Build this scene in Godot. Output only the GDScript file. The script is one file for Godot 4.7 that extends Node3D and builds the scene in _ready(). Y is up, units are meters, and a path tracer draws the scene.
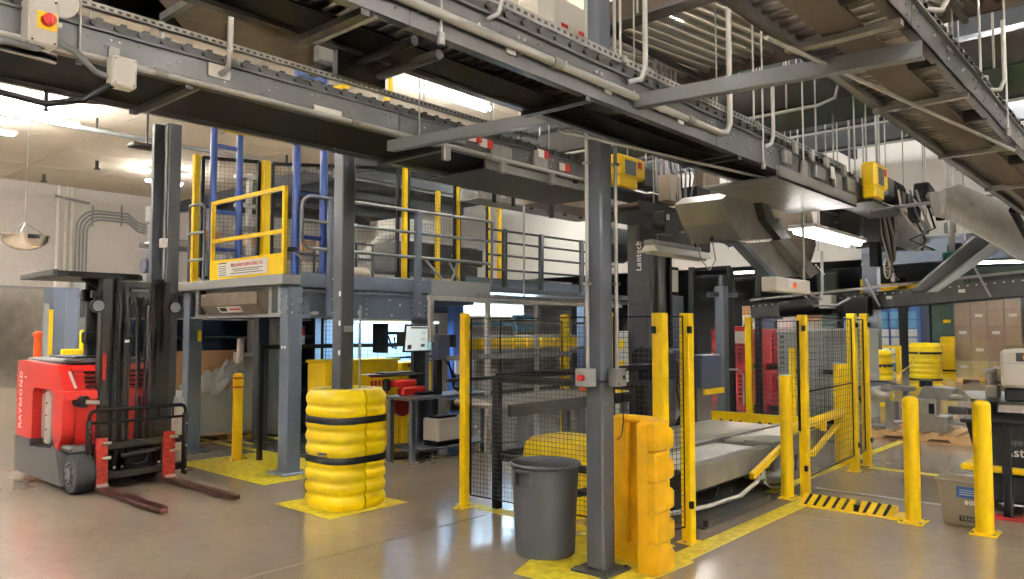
extends Node3D
# Packaging hall: forklift, mezzanine with pivot gate, overhead conveyors, stretch-wrap cell.
# World axes follow the building: X runs along the overhead conveyors, -Z along the forklift aisle.
const FOCAL := 760.0
const CAM_H := 1.75
const AXIS_DEG := 41.5
const PITCH_DEG := 3.126
var view_f: Vector3
var view_r: Vector3
var view_u: Vector3
var M := {}
var used := {}
var rng := RandomNumberGenerator.new()

# ---------- mesh builder: collects triangles of one part, in world coordinates less the thing's base ----------
class MB:
	var o := Vector3.ZERO
	var v := PackedVector3Array()
	var n := PackedVector3Array()
	func tri(a: Vector3, b: Vector3, c: Vector3, na: Vector3, nb: Vector3, nc: Vector3) -> void:
		var g := (c - a).cross(b - a)
		if g.dot(na + nb + nc) < 0.0:
			v.append(a - o); v.append(c - o); v.append(b - o)
			n.append(na); n.append(nc); n.append(nb)
		else:
			v.append(a - o); v.append(b - o); v.append(c - o)
			n.append(na); n.append(nb); n.append(nc)
	func quad(a: Vector3, b: Vector3, c: Vector3, d: Vector3, nn: Vector3) -> void:
		tri(a, b, c, nn, nn, nn); tri(a, c, d, nn, nn, nn)
	func face(a: Vector3, b: Vector3, c: Vector3, d: Vector3, inside: Vector3) -> void:
		var nn := (c - a).cross(b - d)
		if nn.length() < 1e-9: nn = (c - a).cross(b - a)
		nn = nn.normalized()
		if nn.dot((a + b + c + d) / 4.0 - inside) < 0.0: nn = -nn
		quad(a, b, c, d, nn)
	# box given by its centre, size and an optional basis and chamfer
	func box(c: Vector3, s: Vector3, q := Basis.IDENTITY, e := 0.0) -> MB:
		var h := s / 2.0
		var ax := [q.x, q.y, q.z]
		if e <= 0.0:
			for i in 3:
				var j := (i + 1) % 3
				var k := (i + 2) % 3
				for sg in [-1.0, 1.0]:
					var p: Vector3 = c + ax[i] * h[i] * sg
					var u: Vector3 = ax[j] * h[j]
					var w: Vector3 = ax[k] * h[k]
					quad(p - u - w, p + u - w, p + u + w, p - u + w, ax[i] * sg)
			return self
		e = minf(e, minf(h.x, minf(h.y, h.z)) * 0.95)
		for i in 3:
			var j := (i + 1) % 3
			var k := (i + 2) % 3
			for sg in [-1.0, 1.0]:
				var p: Vector3 = c + ax[i] * h[i] * sg
				var u: Vector3 = ax[j] * (h[j] - e)
				var w: Vector3 = ax[k] * (h[k] - e)
				quad(p - u - w, p + u - w, p + u + w, p - u + w, ax[i] * sg)
			for sj in [-1.0, 1.0]:
				for sk in [-1.0, 1.0]:
					var w2: Vector3 = ax[i] * (h[i] - e)
					var pj: Vector3 = c + ax[j] * h[j] * sj + ax[k] * (h[k] - e) * sk
					var pk: Vector3 = c + ax[j] * (h[j] - e) * sj + ax[k] * h[k] * sk
					quad(pj - w2, pj + w2, pk + w2, pk - w2, (ax[j] * sj + ax[k] * sk).normalized())
		for sx in [-1.0, 1.0]:
			for sy in [-1.0, 1.0]:
				for sz in [-1.0, 1.0]:
					var a: Vector3 = c + ax[0] * h.x * sx + ax[1] * (h.y - e) * sy + ax[2] * (h.z - e) * sz
					var b: Vector3 = c + ax[0] * (h.x - e) * sx + ax[1] * h.y * sy + ax[2] * (h.z - e) * sz
					var d: Vector3 = c + ax[0] * (h.x - e) * sx + ax[1] * (h.y - e) * sy + ax[2] * h.z * sz
					var nn: Vector3 = (ax[0] * sx + ax[1] * sy + ax[2] * sz).normalized()
					tri(a, b, d, nn, nn, nn)
		return self
	# box from its two corners
	func bb(a: Vector3, b: Vector3, e := 0.0) -> MB:
		return box((a + b) / 2.0, (b - a).abs(), Basis.IDENTITY, e)
	# straight bar of rectangular section from a to b; w across, t along "up"
	func bar(a: Vector3, b: Vector3, w: float, t: float, up := Vector3.UP, e := 0.0) -> MB:
		var d := (b - a).normalized()
		if absf(d.dot(up)) > 0.98: up = Vector3.RIGHT if absf(d.x) < 0.9 else Vector3.FORWARD
		var x := d.cross(up).normalized()
		var y := x.cross(d).normalized()
		return box((a + b) / 2.0, Vector3(w, t, (b - a).length()), Basis(x, y, -d), e)
	func cyl(a: Vector3, b: Vector3, r: float, sides := 10, r2 := -1.0, caps := true) -> MB:
		if r2 < 0.0: r2 = r
		var d := (b - a).normalized()
		var up := Vector3.UP if absf(d.y) < 0.95 else Vector3.RIGHT
		var x := d.cross(up).normalized()
		var y := x.cross(d).normalized()
		for i in sides:
			var t0 := TAU * i / sides
			var t1 := TAU * (i + 1) / sides
			var n0 := x * cos(t0) + y * sin(t0)
			var n1 := x * cos(t1) + y * sin(t1)
			tri(a + n0 * r, a + n1 * r, b + n1 * r2, n0, n1, n1)
			if r2 > 0.0: tri(a + n0 * r, b + n1 * r2, b + n0 * r2, n0, n1, n0)
			if caps:
				tri(a, a + n0 * r, a + n1 * r, -d, -d, -d)
				if r2 > 0.0: tri(b, b + n0 * r2, b + n1 * r2, d, d, d)
		return self
	func tube(p: Array, r: float, sides := 8, caps := true) -> MB:
		var rings := []
		var up := Vector3.UP
		var d0: Vector3 = (p[1] - p[0]).normalized()
		if absf(d0.dot(up)) > 0.9: up = Vector3.RIGHT
		var x: Vector3 = d0.cross(up).normalized()
		for i in p.size():
			var d: Vector3
			if i == 0: d = (p[1] - p[0]).normalized()
			elif i == p.size() - 1: d = (p[i] - p[i - 1]).normalized()
			else: d = ((p[i + 1] - p[i]).normalized() + (p[i] - p[i - 1]).normalized()).normalized()
			x = (x - d * x.dot(d)).normalized()
			var y: Vector3 = x.cross(d).normalized()
			var ring := []
			for s in sides:
				ring.append(x * cos(TAU * s / sides) + y * sin(TAU * s / sides))
			rings.append(ring)
		for i in p.size() - 1:
			for s in sides:
				var s1 := (s + 1) % sides
				var a: Vector3 = rings[i][s]
				var b: Vector3 = rings[i][s1]
				var c: Vector3 = rings[i + 1][s1]
				var e: Vector3 = rings[i + 1][s]
				tri(p[i] + a * r, p[i] + b * r, p[i + 1] + c * r, a, b, c)
				tri(p[i] + a * r, p[i + 1] + c * r, p[i + 1] + e * r, a, c, e)
		if caps:
			var da: Vector3 = (p[0] - p[1]).normalized()
			var k: int = p.size() - 1
			var db: Vector3 = (p[k] - p[k - 1]).normalized()
			for s in sides:
				var s1 := (s + 1) % sides
				tri(p[0], p[0] + rings[0][s] * r, p[0] + rings[0][s1] * r, da, da, da)
				tri(p[k], p[k] + rings[k][s] * r, p[k] + rings[k][s1] * r, db, db, db)
		return self
	# surface of revolution about the vertical through c: profile of Vector2(radius, height); squash makes it a rounded square
	func lathe(c: Vector3, pr: Array, segs := 24, square := 0.0, turn := 0.0, sx := 1.0, sz := 1.0) -> MB:
		var rows := []
		for q in pr:
			var row := []
			for i in segs:
				var t := TAU * i / segs + turn
				var k := 1.0
				if square > 0.0:
					var pw := 2.0 + square
					k = 1.0 / pow(pow(absf(cos(t)), pw) + pow(absf(sin(t)), pw), 1.0 / pw)
				row.append(c + Vector3(cos(t) * q.x * k * sx, q.y, sin(t) * q.x * k * sz))
			rows.append(row)
		var nr := []
		for j in rows.size():
			var row := []
			for i in segs:
				var du: Vector3 = rows[j][(i + 1) % segs] - rows[j][(i + segs - 1) % segs]
				var dv: Vector3 = rows[mini(j + 1, rows.size() - 1)][i] - rows[maxi(j - 1, 0)][i]
				var nn := dv.cross(du)
				if nn.length() < 1e-9: nn = Vector3(0, 1 if j > 0 else -1, 0)
				row.append(nn.normalized())
			nr.append(row)
		for j in rows.size() - 1:
			for i in segs:
				var i1 := (i + 1) % segs
				tri(rows[j][i], rows[j][i1], rows[j + 1][i1], nr[j][i], nr[j][i1], nr[j + 1][i1])
				tri(rows[j][i], rows[j + 1][i1], rows[j + 1][i], nr[j][i], nr[j + 1][i1], nr[j + 1][i])
		return self
	# polygon (in the plane of u, w at p) pushed along d
	func prism(p: Vector3, u: Vector3, w: Vector3, poly: Array, d: Vector3) -> MB:
		var pts := PackedVector2Array(poly)
		var ix := Geometry2D.triangulate_polygon(pts)
		var nn := d.normalized()
		var q := []
		for a in poly: q.append(p + u * a.x + w * a.y)
		for i in range(0, ix.size(), 3):
			tri(q[ix[i]], q[ix[i + 1]], q[ix[i + 2]], -nn, -nn, -nn)
			tri(q[ix[i]] + d, q[ix[i + 1]] + d, q[ix[i + 2]] + d, nn, nn, nn)
		var area := 0.0
		for i in poly.size():
			var a: Vector2 = poly[i]
			var b: Vector2 = poly[(i + 1) % poly.size()]
			area += a.cross(b)
		for i in poly.size():
			var a: Vector2 = poly[i]
			var b: Vector2 = poly[(i + 1) % poly.size()]
			var e := (b - a).normalized()
			var out := Vector2(e.y, -e.x) * signf(area)
			var on := (u * out.x + w * out.y).normalized()
			var i1: int = (i + 1) % poly.size()
			quad(q[i], q[i1], q[i1] + d, q[i] + d, on)
		return self
	func ball(c: Vector3, r: float, s := 10) -> MB:
		var pr := []
		for i in s + 1: pr.append(Vector2(maxf(sin(PI * i / s) * r, 0.00001), -cos(PI * i / s) * r))
		return lathe(c, pr, s * 2)
	# thin plate between four corners, t thick
	func face_slab(a: Vector3, b: Vector3, c: Vector3, d: Vector3, t: float) -> MB:
		var nn := (c - a).cross(d - b).normalized() * t / 2
		var m := (a + b + c + d) / 4.0
		face(a + nn, b + nn, c + nn, d + nn, m); face(a - nn, b - nn, c - nn, d - nn, m)
		face(a + nn, b + nn, b - nn, a - nn, m); face(b + nn, c + nn, c - nn, b - nn, m)
		face(c + nn, d + nn, d - nn, c - nn, m); face(d + nn, a + nn, a - nn, d - nn, m)
		return self
	func mesh() -> ArrayMesh:
		var a := []
		a.resize(Mesh.ARRAY_MAX)
		a[Mesh.ARRAY_VERTEX] = v
		a[Mesh.ARRAY_NORMAL] = n
		var m := ArrayMesh.new()
		m.add_surface_from_arrays(Mesh.PRIMITIVE_TRIANGLES, a)
		return m

# ---------- pixels to places ----------
func ray(x: float, y: float) -> Vector3:
	return view_f + view_r * (x - 512.0) / FOCAL - view_u * (y - 289.5) / FOCAL
func G(x: float, y: float, h := 0.0) -> Vector3:
	var r := ray(x, y)
	return Vector3(0, CAM_H, 0) + r * ((h - CAM_H) / r.y)
func PX(x: float, y: float, xx: float) -> Vector3:
	var r := ray(x, y)
	return Vector3(0, CAM_H, 0) + r * (xx / r.x)
func PZ(x: float, y: float, zz: float) -> Vector3:
	var r := ray(x, y)
	return Vector3(0, CAM_H, 0) + r * (zz / r.z)

# ---------- things and parts ----------
func numbered(s: String) -> String:
	var k: int = used.get(s, 0)
	used[s] = k + 1
	return s if k == 0 else "%s_%03d" % [s, k]
func V(x: float, y: float, z: float) -> Vector3: return Vector3(x, y, z)
func tag(o: Node, label: String, category: String, group := "") -> void:
	o.set_meta("label", label)
	o.set_meta("category", category)
	if group: o.set_meta("group", group)
func thing(called: String, label: String, category: String, at: Vector3, group := "") -> Node3D:
	var o := Node3D.new()
	o.name = numbered(called)
	add_child(o, true)
	o.position = at
	tag(o, label, category, group)
	return o
func setting(called: String, at := Vector3.ZERO) -> Node3D:
	var o := Node3D.new()
	o.name = called
	add_child(o, true)
	o.position = at
	o.set_meta("kind", "structure")
	return o
func wtop(p: Node) -> Node3D:
	while p.get_parent() != self: p = p.get_parent()
	return p as Node3D
func mb(t: Node = null) -> MB:
	var b := MB.new()
	if t: b.o = wtop(t).position
	return b
func part(t: Node, called: String, b: MB, m: Material, label := "", stuff := false) -> MeshInstance3D:
	var o := MeshInstance3D.new()
	o.name = called
	o.mesh = b.mesh()
	o.material_override = m
	t.add_child(o, true)
	if label: o.set_meta("label", label)
	if stuff: o.set_meta("kind", "stuff")
	return o
# a shared mesh placed at p (world) under t
func inst(t: Node, called: String, me: Mesh, p: Vector3, m: Material, q := Basis.IDENTITY) -> MeshInstance3D:
	var o := MeshInstance3D.new()
	o.name = called
	o.mesh = me
	o.material_override = m
	t.add_child(o, true)
	var base := wtop(t).position
	o.transform = Transform3D(q, p - base)
	return o
# a thing that is one mesh
func single(called: String, label: String, category: String, at: Vector3, b: MB, m: Material, group := "") -> MeshInstance3D:
	var o := MeshInstance3D.new()
	o.name = numbered(called)
	b.o = Vector3.ZERO
	for i in b.v.size(): b.v[i] -= at
	o.mesh = b.mesh()
	o.material_override = m
	add_child(o, true)
	o.position = at
	tag(o, label, category, group)
	return o
func struct(called: String, b: MB, m: Material) -> MeshInstance3D:
	var o := MeshInstance3D.new()
	o.name = called
	o.mesh = b.mesh()
	o.material_override = m
	add_child(o, true)
	o.set_meta("kind", "structure")
	return o
# lettering: x is the reading direction, z faces the reader
func text(t: Node, called: String, s: String, p: Vector3, x: Vector3, y: Vector3, h: float, m: Material, bold := false) -> MeshInstance3D:
	var tm := TextMesh.new()
	var f := SystemFont.new()
	f.font_names = PackedStringArray(["Droid Sans"])
	if bold: f.font_weight = 700
	tm.font = f
	tm.font_size = 32
	tm.text = s
	tm.pixel_size = h / 23.0
	tm.depth = 0.003
	tm.curve_step = 2.0
	return inst(t, called, tm, p, m, Basis(x.normalized(), y.normalized(), x.cross(y).normalized()))

# ---------- materials ----------
func noise_tex(freq: float, lo: float, hi: float, oct := 4, sd := 1, size := 512, tint := Color.WHITE) -> Texture2D:
	var nz := FastNoiseLite.new()
	nz.noise_type = FastNoiseLite.TYPE_PERLIN
	nz.frequency = freq
	nz.fractal_octaves = oct
	nz.seed = sd
	var src := nz.get_seamless_image(size, size).get_data()
	var out := PackedByteArray()
	out.resize(size * size * 3)
	for i in src.size():
		var k := lo + (hi - lo) * src[i] / 255.0
		out[i * 3] = int(255.0 * minf(k * tint.r, 1.0))
		out[i * 3 + 1] = int(255.0 * minf(k * tint.g, 1.0))
		out[i * 3 + 2] = int(255.0 * minf(k * tint.b, 1.0))
	return ImageTexture.create_from_image(Image.create_from_data(size, size, false, Image.FORMAT_RGB8, out))
# polished concrete: broad clouding, fine mottling, small dark specks and faint trowel arcs
func floor_tex() -> Texture2D:
	var size := 1024
	var a := FastNoiseLite.new()
	a.noise_type = FastNoiseLite.TYPE_PERLIN
	a.frequency = 0.004
	a.fractal_octaves = 5
	a.seed = 5
	var b := FastNoiseLite.new()
	b.noise_type = FastNoiseLite.TYPE_PERLIN
	b.frequency = 0.06
	b.fractal_octaves = 4
	b.seed = 15
	var c := FastNoiseLite.new()
	c.noise_type = FastNoiseLite.TYPE_CELLULAR
	c.frequency = 0.02
	c.seed = 25
	var da := a.get_seamless_image(size, size).get_data()
	var d2 := b.get_seamless_image(size, size).get_data()
	var dc := c.get_seamless_image(size, size).get_data()
	var out := PackedByteArray()
	out.resize(size * size * 3)
	for i in da.size():
		var k := 0.84 + 0.12 * da[i] / 255.0 + 0.07 * d2[i] / 255.0
		if dc[i] < 14: k *= 0.86
		out[i * 3] = int(minf(k, 1.0) * 255.0)
		out[i * 3 + 1] = int(minf(k, 1.0) * 254.0)
		out[i * 3 + 2] = int(minf(k, 1.0) * 252.0)
	return ImageTexture.create_from_image(Image.create_from_data(size, size, false, Image.FORMAT_RGB8, out))
var worn: Texture2D
var grain: Texture2D
func mat(key: String, c: Color, rough := 0.5, metal := 0.0, tex: Texture2D = null, scale := 1.0) -> StandardMaterial3D:
	var m := StandardMaterial3D.new()
	m.albedo_color = c
	m.roughness = rough
	m.metallic = metal
	if tex:
		m.albedo_texture = tex
		m.uv1_triplanar = true
		m.uv1_world_triplanar = true
		m.uv1_scale = Vector3.ONE * scale
	m.resource_name = key
	M[key] = m
	return m
func rgb(r: int, g: int, b: int) -> Color: return Color(r / 255.0, g / 255.0, b / 255.0)
func glow(key: String, c: Color, e: float) -> StandardMaterial3D:
	var m := mat(key, Color(0.9, 0.9, 0.9), 0.4)
	m.emission_enabled = true
	m.emission = c
	m.emission_energy_multiplier = e
	return m

func _ready() -> void:
	rng.seed = 77
	var a := deg_to_rad(AXIS_DEG)
	var pt := deg_to_rad(PITCH_DEG)
	var fh := Vector3(cos(a), 0, -sin(a))
	view_r = Vector3(sin(a), 0, cos(a))
	view_f = fh * cos(pt) + Vector3.UP * sin(pt)
	view_u = Vector3.UP * cos(pt) - fh * sin(pt)
	# camera
	var cam := Camera3D.new()
	cam.name = "camera"
	cam.fov = rad_to_deg(2.0 * atan(289.5 / FOCAL))
	cam.near = 0.05
	cam.far = 200.0
	add_child(cam)
	cam.transform = Transform3D(Basis(view_r, view_u, -view_f), Vector3(0, CAM_H, 0))
	cam.current = true
	# environment: a closed hall, the only light is its lamps
	var we := WorldEnvironment.new()
	we.name = "environment"
	var env := Environment.new()
	env.background_mode = Environment.BG_COLOR
	env.background_color = Color.BLACK
	env.tonemap_mode = Environment.TONE_MAPPER_LINEAR
	env.tonemap_exposure = 3.6
	env.sdfgi_enabled = true
	env.ssao_enabled = true
	env.ssil_enabled = true
	we.environment = env
	add_child(we)
	make_materials()
	build_lamps()
	build_hall()
	build_paint()
	build_far()
	build_mezzanine()
	build_conveyors()
	build_forklift()
	build_cell()
	build_under_mezzanine()
	build_right()
	build_overhead_details()

func make_materials() -> void:
	worn = noise_tex(0.012, 0.84, 1.0, 5, 3)
	grain = noise_tex(0.05, 0.95, 1.0, 4, 9)
	var fl := mat("floor", rgb(152, 140, 126), 0.18, 0.0, floor_tex(), 0.16)
	fl.metallic_specular = 0.55
	mat("joint", rgb(70, 62, 54), 0.9)
	mat("wall", rgb(230, 224, 220), 0.7, 0.0, grain, 0.3)
	mat("wall_white", rgb(240, 238, 232), 0.7)
	mat("ceiling_tile", rgb(212, 202, 184), 0.9, 0.0, grain, 0.6)
	mat("ceiling_grid", rgb(150, 140, 124), 0.9)
	mat("deck_dark", rgb(58, 60, 64), 0.8)
	mat("deck_beam", rgb(72, 76, 82), 0.7)
	mat("stainless", rgb(190, 182, 168), 0.3, 0.85, worn, 0.4)
	mat("paint_yellow", rgb(246, 226, 58), 0.45, 0.0, noise_tex(0.02, 0.74, 1.0, 5, 21), 1.2)
	mat("yellow", rgb(255, 216, 2), 0.35, 0.0, grain, 0.8)
	mat("yellow_plastic", rgb(255, 224, 2), 0.28, 0.0, grain, 0.8)
	mat("yellow_orange", rgb(250, 196, 4), 0.38, 0.0, grain, 0.8)
	mat("yellow_worn", rgb(246, 194, 6), 0.4, 0.0, noise_tex(0.012, 0.86, 1.0, 5, 31, 512, Color(1, 0.97, 0.9)), 0.9)
	mat("black", rgb(15, 15, 16), 0.5).metallic_specular = 0.3
	mat("black_gloss", rgb(20, 20, 22), 0.3)
	mat("dark_metal", rgb(46, 44, 42), 0.5, 0.3, worn, 1.0)
	mat("mast", rgb(32, 31, 31), 0.42, 0.2, worn, 1.5)
	mat("grey_steel", rgb(72, 77, 86), 0.45, 0.0, grain, 0.8)
	mat("column_grey", rgb(48, 50, 54), 0.45, 0.0, grain, 0.8)
	mat("mezz_grey", rgb(94, 104, 120), 0.45, 0.0, grain, 0.7)
	mat("rail_grey", rgb(108, 111, 115), 0.42, 0.1, grain, 0.7)
	mat("bracket_grey", rgb(152, 156, 158), 0.5, 0.1, grain, 0.7)
	mat("conveyor_grey", rgb(84, 84, 85), 0.3, 0.3, grain, 0.7)
	mat("conveyor_dark", rgb(56, 54, 52), 0.45, 0.3, worn, 0.8)
	mat("belt", rgb(88, 78, 66), 0.75, 0.0, grain, 1.0)
	mat("belt_black", rgb(14, 14, 14), 0.7).metallic_specular = 0.2
	mat("roller", rgb(150, 145, 138), 0.32, 0.8)
	mat("galv", rgb(160, 160, 157), 0.4, 0.5, worn, 1.6)
	mat("galv_light", rgb(206, 206, 203), 0.42, 0.12, worn, 1.6)
	mat("conduit", rgb(176, 177, 176), 0.4, 0.4)
	mat("sheet", rgb(158, 157, 153), 0.36, 0.45, worn, 0.7)
	mat("sheet_brown", rgb(128, 116, 100), 0.45, 0.4, worn, 0.7)
	mat("bolt", rgb(205, 203, 198), 0.3, 0.8)
	mat("bolt_dark", rgb(30, 28, 26), 0.5)
	mat("white_box", rgb(214, 214, 210), 0.45)
	mat("white", rgb(236, 236, 232), 0.5)
	mat("white_paint_chip", rgb(226, 228, 228), 0.6)
	mat("red", rgb(196, 38, 32), 0.34, 0.0, grain, 0.8)
	mat("red_dark", rgb(150, 30, 28), 0.4)
	mat("fork_red", rgb(196, 48, 38), 0.45, 0.0, noise_tex(0.02, 0.6, 1.0, 5, 8), 2.0)
	mat("fork_blade", rgb(106, 62, 58), 0.35, 0.5, noise_tex(0.02, 0.6, 1.0, 5, 18), 2.0)
	mat("truck_grey", rgb(72, 71, 70), 0.5, 0.0, grain, 0.8)
	mat("rubber", rgb(24, 23, 23), 0.75)
	mat("hub", rgb(70, 68, 66), 0.45, 0.4)
	mat("blue", rgb(20, 58, 132), 0.35, 0.0, grain, 0.8)
	mat("blue_light", rgb(90, 150, 190), 0.5)
	mat("navy", rgb(38, 46, 70), 0.5)
	mat("wire", rgb(30, 30, 31), 0.5)
	mat("wire_light", rgb(120, 120, 118), 0.5)
	mat("can", rgb(46, 48, 50), 0.6, 0.0, grain, 1.0)
	mat("bin", rgb(140, 130, 112), 0.55, 0.0, grain, 1.0)
	mat("label_blue", rgb(40, 84, 160), 0.5)
	mat("cardboard", rgb(190, 148, 106), 0.85, 0.0, grain, 0.8)
	mat("cardboard_pale", rgb(206, 198, 184), 0.85, 0.0, grain, 0.8)
	mat("carton", rgb(126, 90, 48), 0.3, 0.0, worn, 0.6)
	mat("carton_low", rgb(162, 142, 72), 0.3, 0.0, worn, 0.6)
	mat("wood", rgb(204, 166, 118), 0.8, 0.0, worn, 1.2)
	mat("wood_dark", rgb(170, 130, 84), 0.8, 0.0, worn, 1.2)
	mat("crate_grey", rgb(172, 175, 174), 0.5, 0.0, grain, 0.8)
	mat("crate_red", rgb(170, 40, 44), 0.45, 0.0, grain, 0.8)
	mat("plum", rgb(150, 34, 70), 0.5)
	mat("wrapper_dark", rgb(64, 64, 66), 0.4, 0.1, grain, 0.6)
	mat("green_dark", rgb(18, 46, 34), 0.6)
	mat("door_blue", rgb(70, 106, 170), 0.5)
	mat("orange", rgb(240, 96, 22), 0.5)
	mat("amber", rgb(222, 132, 12), 0.35)
	mat("machine_white", rgb(206, 202, 194), 0.4)
	mat("machine_steel", rgb(160, 157, 152), 0.35, 0.5, worn, 1.5)
	mat("teal", rgb(40, 130, 120), 0.5)
	mat("red_text", rgb(190, 40, 30), 0.6)
	mat("ink", rgb(40, 40, 44), 0.7)
	mat("ink_grey", rgb(120, 122, 126), 0.7)
	mat("mirror", rgb(225, 220, 210), 0.06, 1.0)
	mat("tan_cable", rgb(160, 150, 136), 0.6)
	var film := mat("film", rgb(236, 238, 240), 0.25)
	film.transparency = BaseMaterial3D.TRANSPARENCY_ALPHA
	film.albedo_color.a = 0.62
	var pane := mat("clear_pane", rgb(190, 205, 212), 0.1)
	pane.transparency = BaseMaterial3D.TRANSPARENCY_ALPHA
	pane.albedo_color.a = 0.1
	var strip := mat("strip_curtain", rgb(176, 204, 236), 0.35)
	strip.backlight_enabled = true
	strip.backlight = Color(0.35, 0.42, 0.5)
	glow("tube_glow", Color(1.0, 0.97, 0.9), 1.2)
	glow("tube_cool", Color(0.88, 0.95, 1.0), 1.1)
	glow("screen_glow", Color(0.85, 0.92, 0.93), 0.17)
	glow("screen_teal", Color(0.3, 0.75, 0.75), 0.17)
	glow("screen_green", Color(0.25, 0.5, 0.35), 0.17)
	glow("green_lamp", Color(0.2, 0.9, 0.75), 0.5)

# ---------- lamps ----------
# a two-tube fluorescent strip hung at p, running along d for len metres
func strip_light(label: String, p: Vector3, d: Vector3, length: float, power: float, drop := 0.5, cool := false, w := 0.34) -> void:
	var t := thing("fluorescent_fixture", label, "light fixture", p, "ceiling strip lights" if drop > 0.0 else "")
	var s := d.cross(Vector3.UP).normalized()
	part(t, "housing", mb(t).bar(p - d * length / 2 + V(0, .05, 0), p + d * length / 2 + V(0, .05, 0), w, 0.05, Vector3.UP, 0.01), M.white)
	for k in [-1.0, 1.0]:
		part(t, "tube", mb(t).cyl(p - d * (length / 2 - .04) + s * w * .25 * k, p + d * (length / 2 - .04) + s * w * .25 * k, 0.03, 8), M.tube_cool if cool else M.tube_glow)
	if drop > 0.0:
		for k in [-1.0, 1.0]:
			part(t, "hanger", mb(t).cyl(p + d * length * .4 * k + V(0, .07, 0), p + d * length * .4 * k + V(0, drop, 0), 0.008, 5), M.wire_light)
	var l := AreaLight3D.new()
	l.name = "light"
	l.area_size = Vector2(length, w)
	l.light_energy = power
	l.light_color = Color(0.88, 0.95, 1.0) if cool else Color(1.0, 0.985, 0.965)
	l.shadow_enabled = true
	l.area_range = 60.0
	l.area_attenuation = 2.0
	t.add_child(l)
	l.transform = Transform3D(Basis(d.normalized(), s, d.normalized().cross(s)), V(0, -.04, 0))

func build_lamps() -> void:
	var X := Vector3.RIGHT
	var P := 34.0
	# rows over the forklift aisle
	strip_light("long ceiling strip light over the forklift aisle, middle row", V(4.7, 7.2, -20.5), X, 5.0, P * 1.6)
	strip_light("long ceiling strip light over the forklift aisle, far row", V(4.9, 7.2, -21.9), X, 4.8, P * 1.6)
	strip_light("long ceiling strip light farthest from the conveyors over the aisle", V(4.2, 7.2, -24.2), X, 4.6, P * 1.4)
	strip_light("strip light near the white wall behind the yellow fence post", V(12.3, 7.2, -28), X, 1.3, P * .5)
	strip_light("bright strip light above the mezzanine, seen past the overhead conveyor", V(12.4, 7.2, -12.7), X, 2.2, P)
	strip_light("strip light over the far end of the mezzanine", V(18.6, 7.2, -17.2), X, 2.4, P, .46)
	strip_light("strip light by the white bulkhead wall behind the mezzanine", V(23.2, 7.0, -19.2), X, 2.4, P * 2, .66)
	strip_light("strip light facing the bulkhead wall over the wrap cell", V(21.5, 7.0, -11.5), X, 2.4, P * 2, .66)
	strip_light("strip light facing the bulkhead wall over the right conveyor", V(20.5, 7.0, -5.0), X, 2.4, P * 2, .66)
	# rows out of the frame, as the same ceiling carries on over the camera and the aisle
	strip_light("strip light over the aisle behind the camera", V(-1.5, 5.4, 1.5), X, 4.8, P * 3, 2.3)
	strip_light("strip light at the far side of the aisle behind the camera", V(-7.5, 5.4, -3.5), X, 4.8, P * 3, 2.3)
	strip_light("strip light over the floor well behind the camera", V(1.5, 5.4, 8.0), X, 4.8, P * 3, 2.3)
	strip_light("strip light over the aisle to the side of the camera", V(-2.5, 5.4, -7), X, 4.8, P * 3, 2.3)
	strip_light("strip light over the open floor beside the camera", V(5.5, 5.4, 4.5), X, 4.8, P * 3, 2.3)
	strip_light("strip light over the open floor past the bollards", V(12.5, 5.4, 3.5), X, 4.8, P * 2.5, 2.3)
	strip_light("strip light over the aisle behind the forklift", V(-1.0, 7.2, -13.5), X, 4.8, P * 2)
	strip_light("strip light above the conveyors over the wrap cell", V(10.0, 7.2, -6.5), X, 3.6, P * 1.3)
	strip_light("strip light before the far white wall, out past the stainless door", V(1.0, 7.2, -29), X, 4.8, P * 2)
	strip_light("strip light over the aisle by the stainless door", V(-3.5, 7.2, -22), X, 4.8, P * 2)
	strip_light("strip light over the bulk containers behind the wrap cell", V(17.0, 7.0, -9.0), X, 2.4, P * 2, .66)
	strip_light("strip light over the wooden pallet beyond the bollards", V(17.5, 7.0, -2.0), X, 2.4, P * 2, .66)
	# low lamps
	strip_light("short lit strip light hung low under the end of the conveyor by the chute", V(9.15, 2.84, -3.1), X, 1.8, 0.9, 0.2, false, 0.3)
	# lamps in the dock area beyond the bulkhead
	strip_light("strip light hung in the dock area over the wrapped cartons", V(33, 4.3, -5.2), Vector3(0.3, 0, 1).normalized(), 3.0, P * 0.9, 1.0)
	strip_light("second strip light in the dock area beyond the bulkhead", V(30, 4.4, 1.5), Vector3(0.3, 0, 1).normalized(), 3.0, P * 0.9, 1.0)
	strip_light("strip light in the dock area between the two far column guards", V(27.5, 4.4, -4.5), Vector3(0.3, 0, 1).normalized(), 3.0, P * 0.6, 1.0)
	strip_light("strip light in the dock area behind the wrap cell", V(33, 4.4, -14), Vector3(0.3, 0, 1).normalized(), 3.0, P * 0.9, 1.0)

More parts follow.
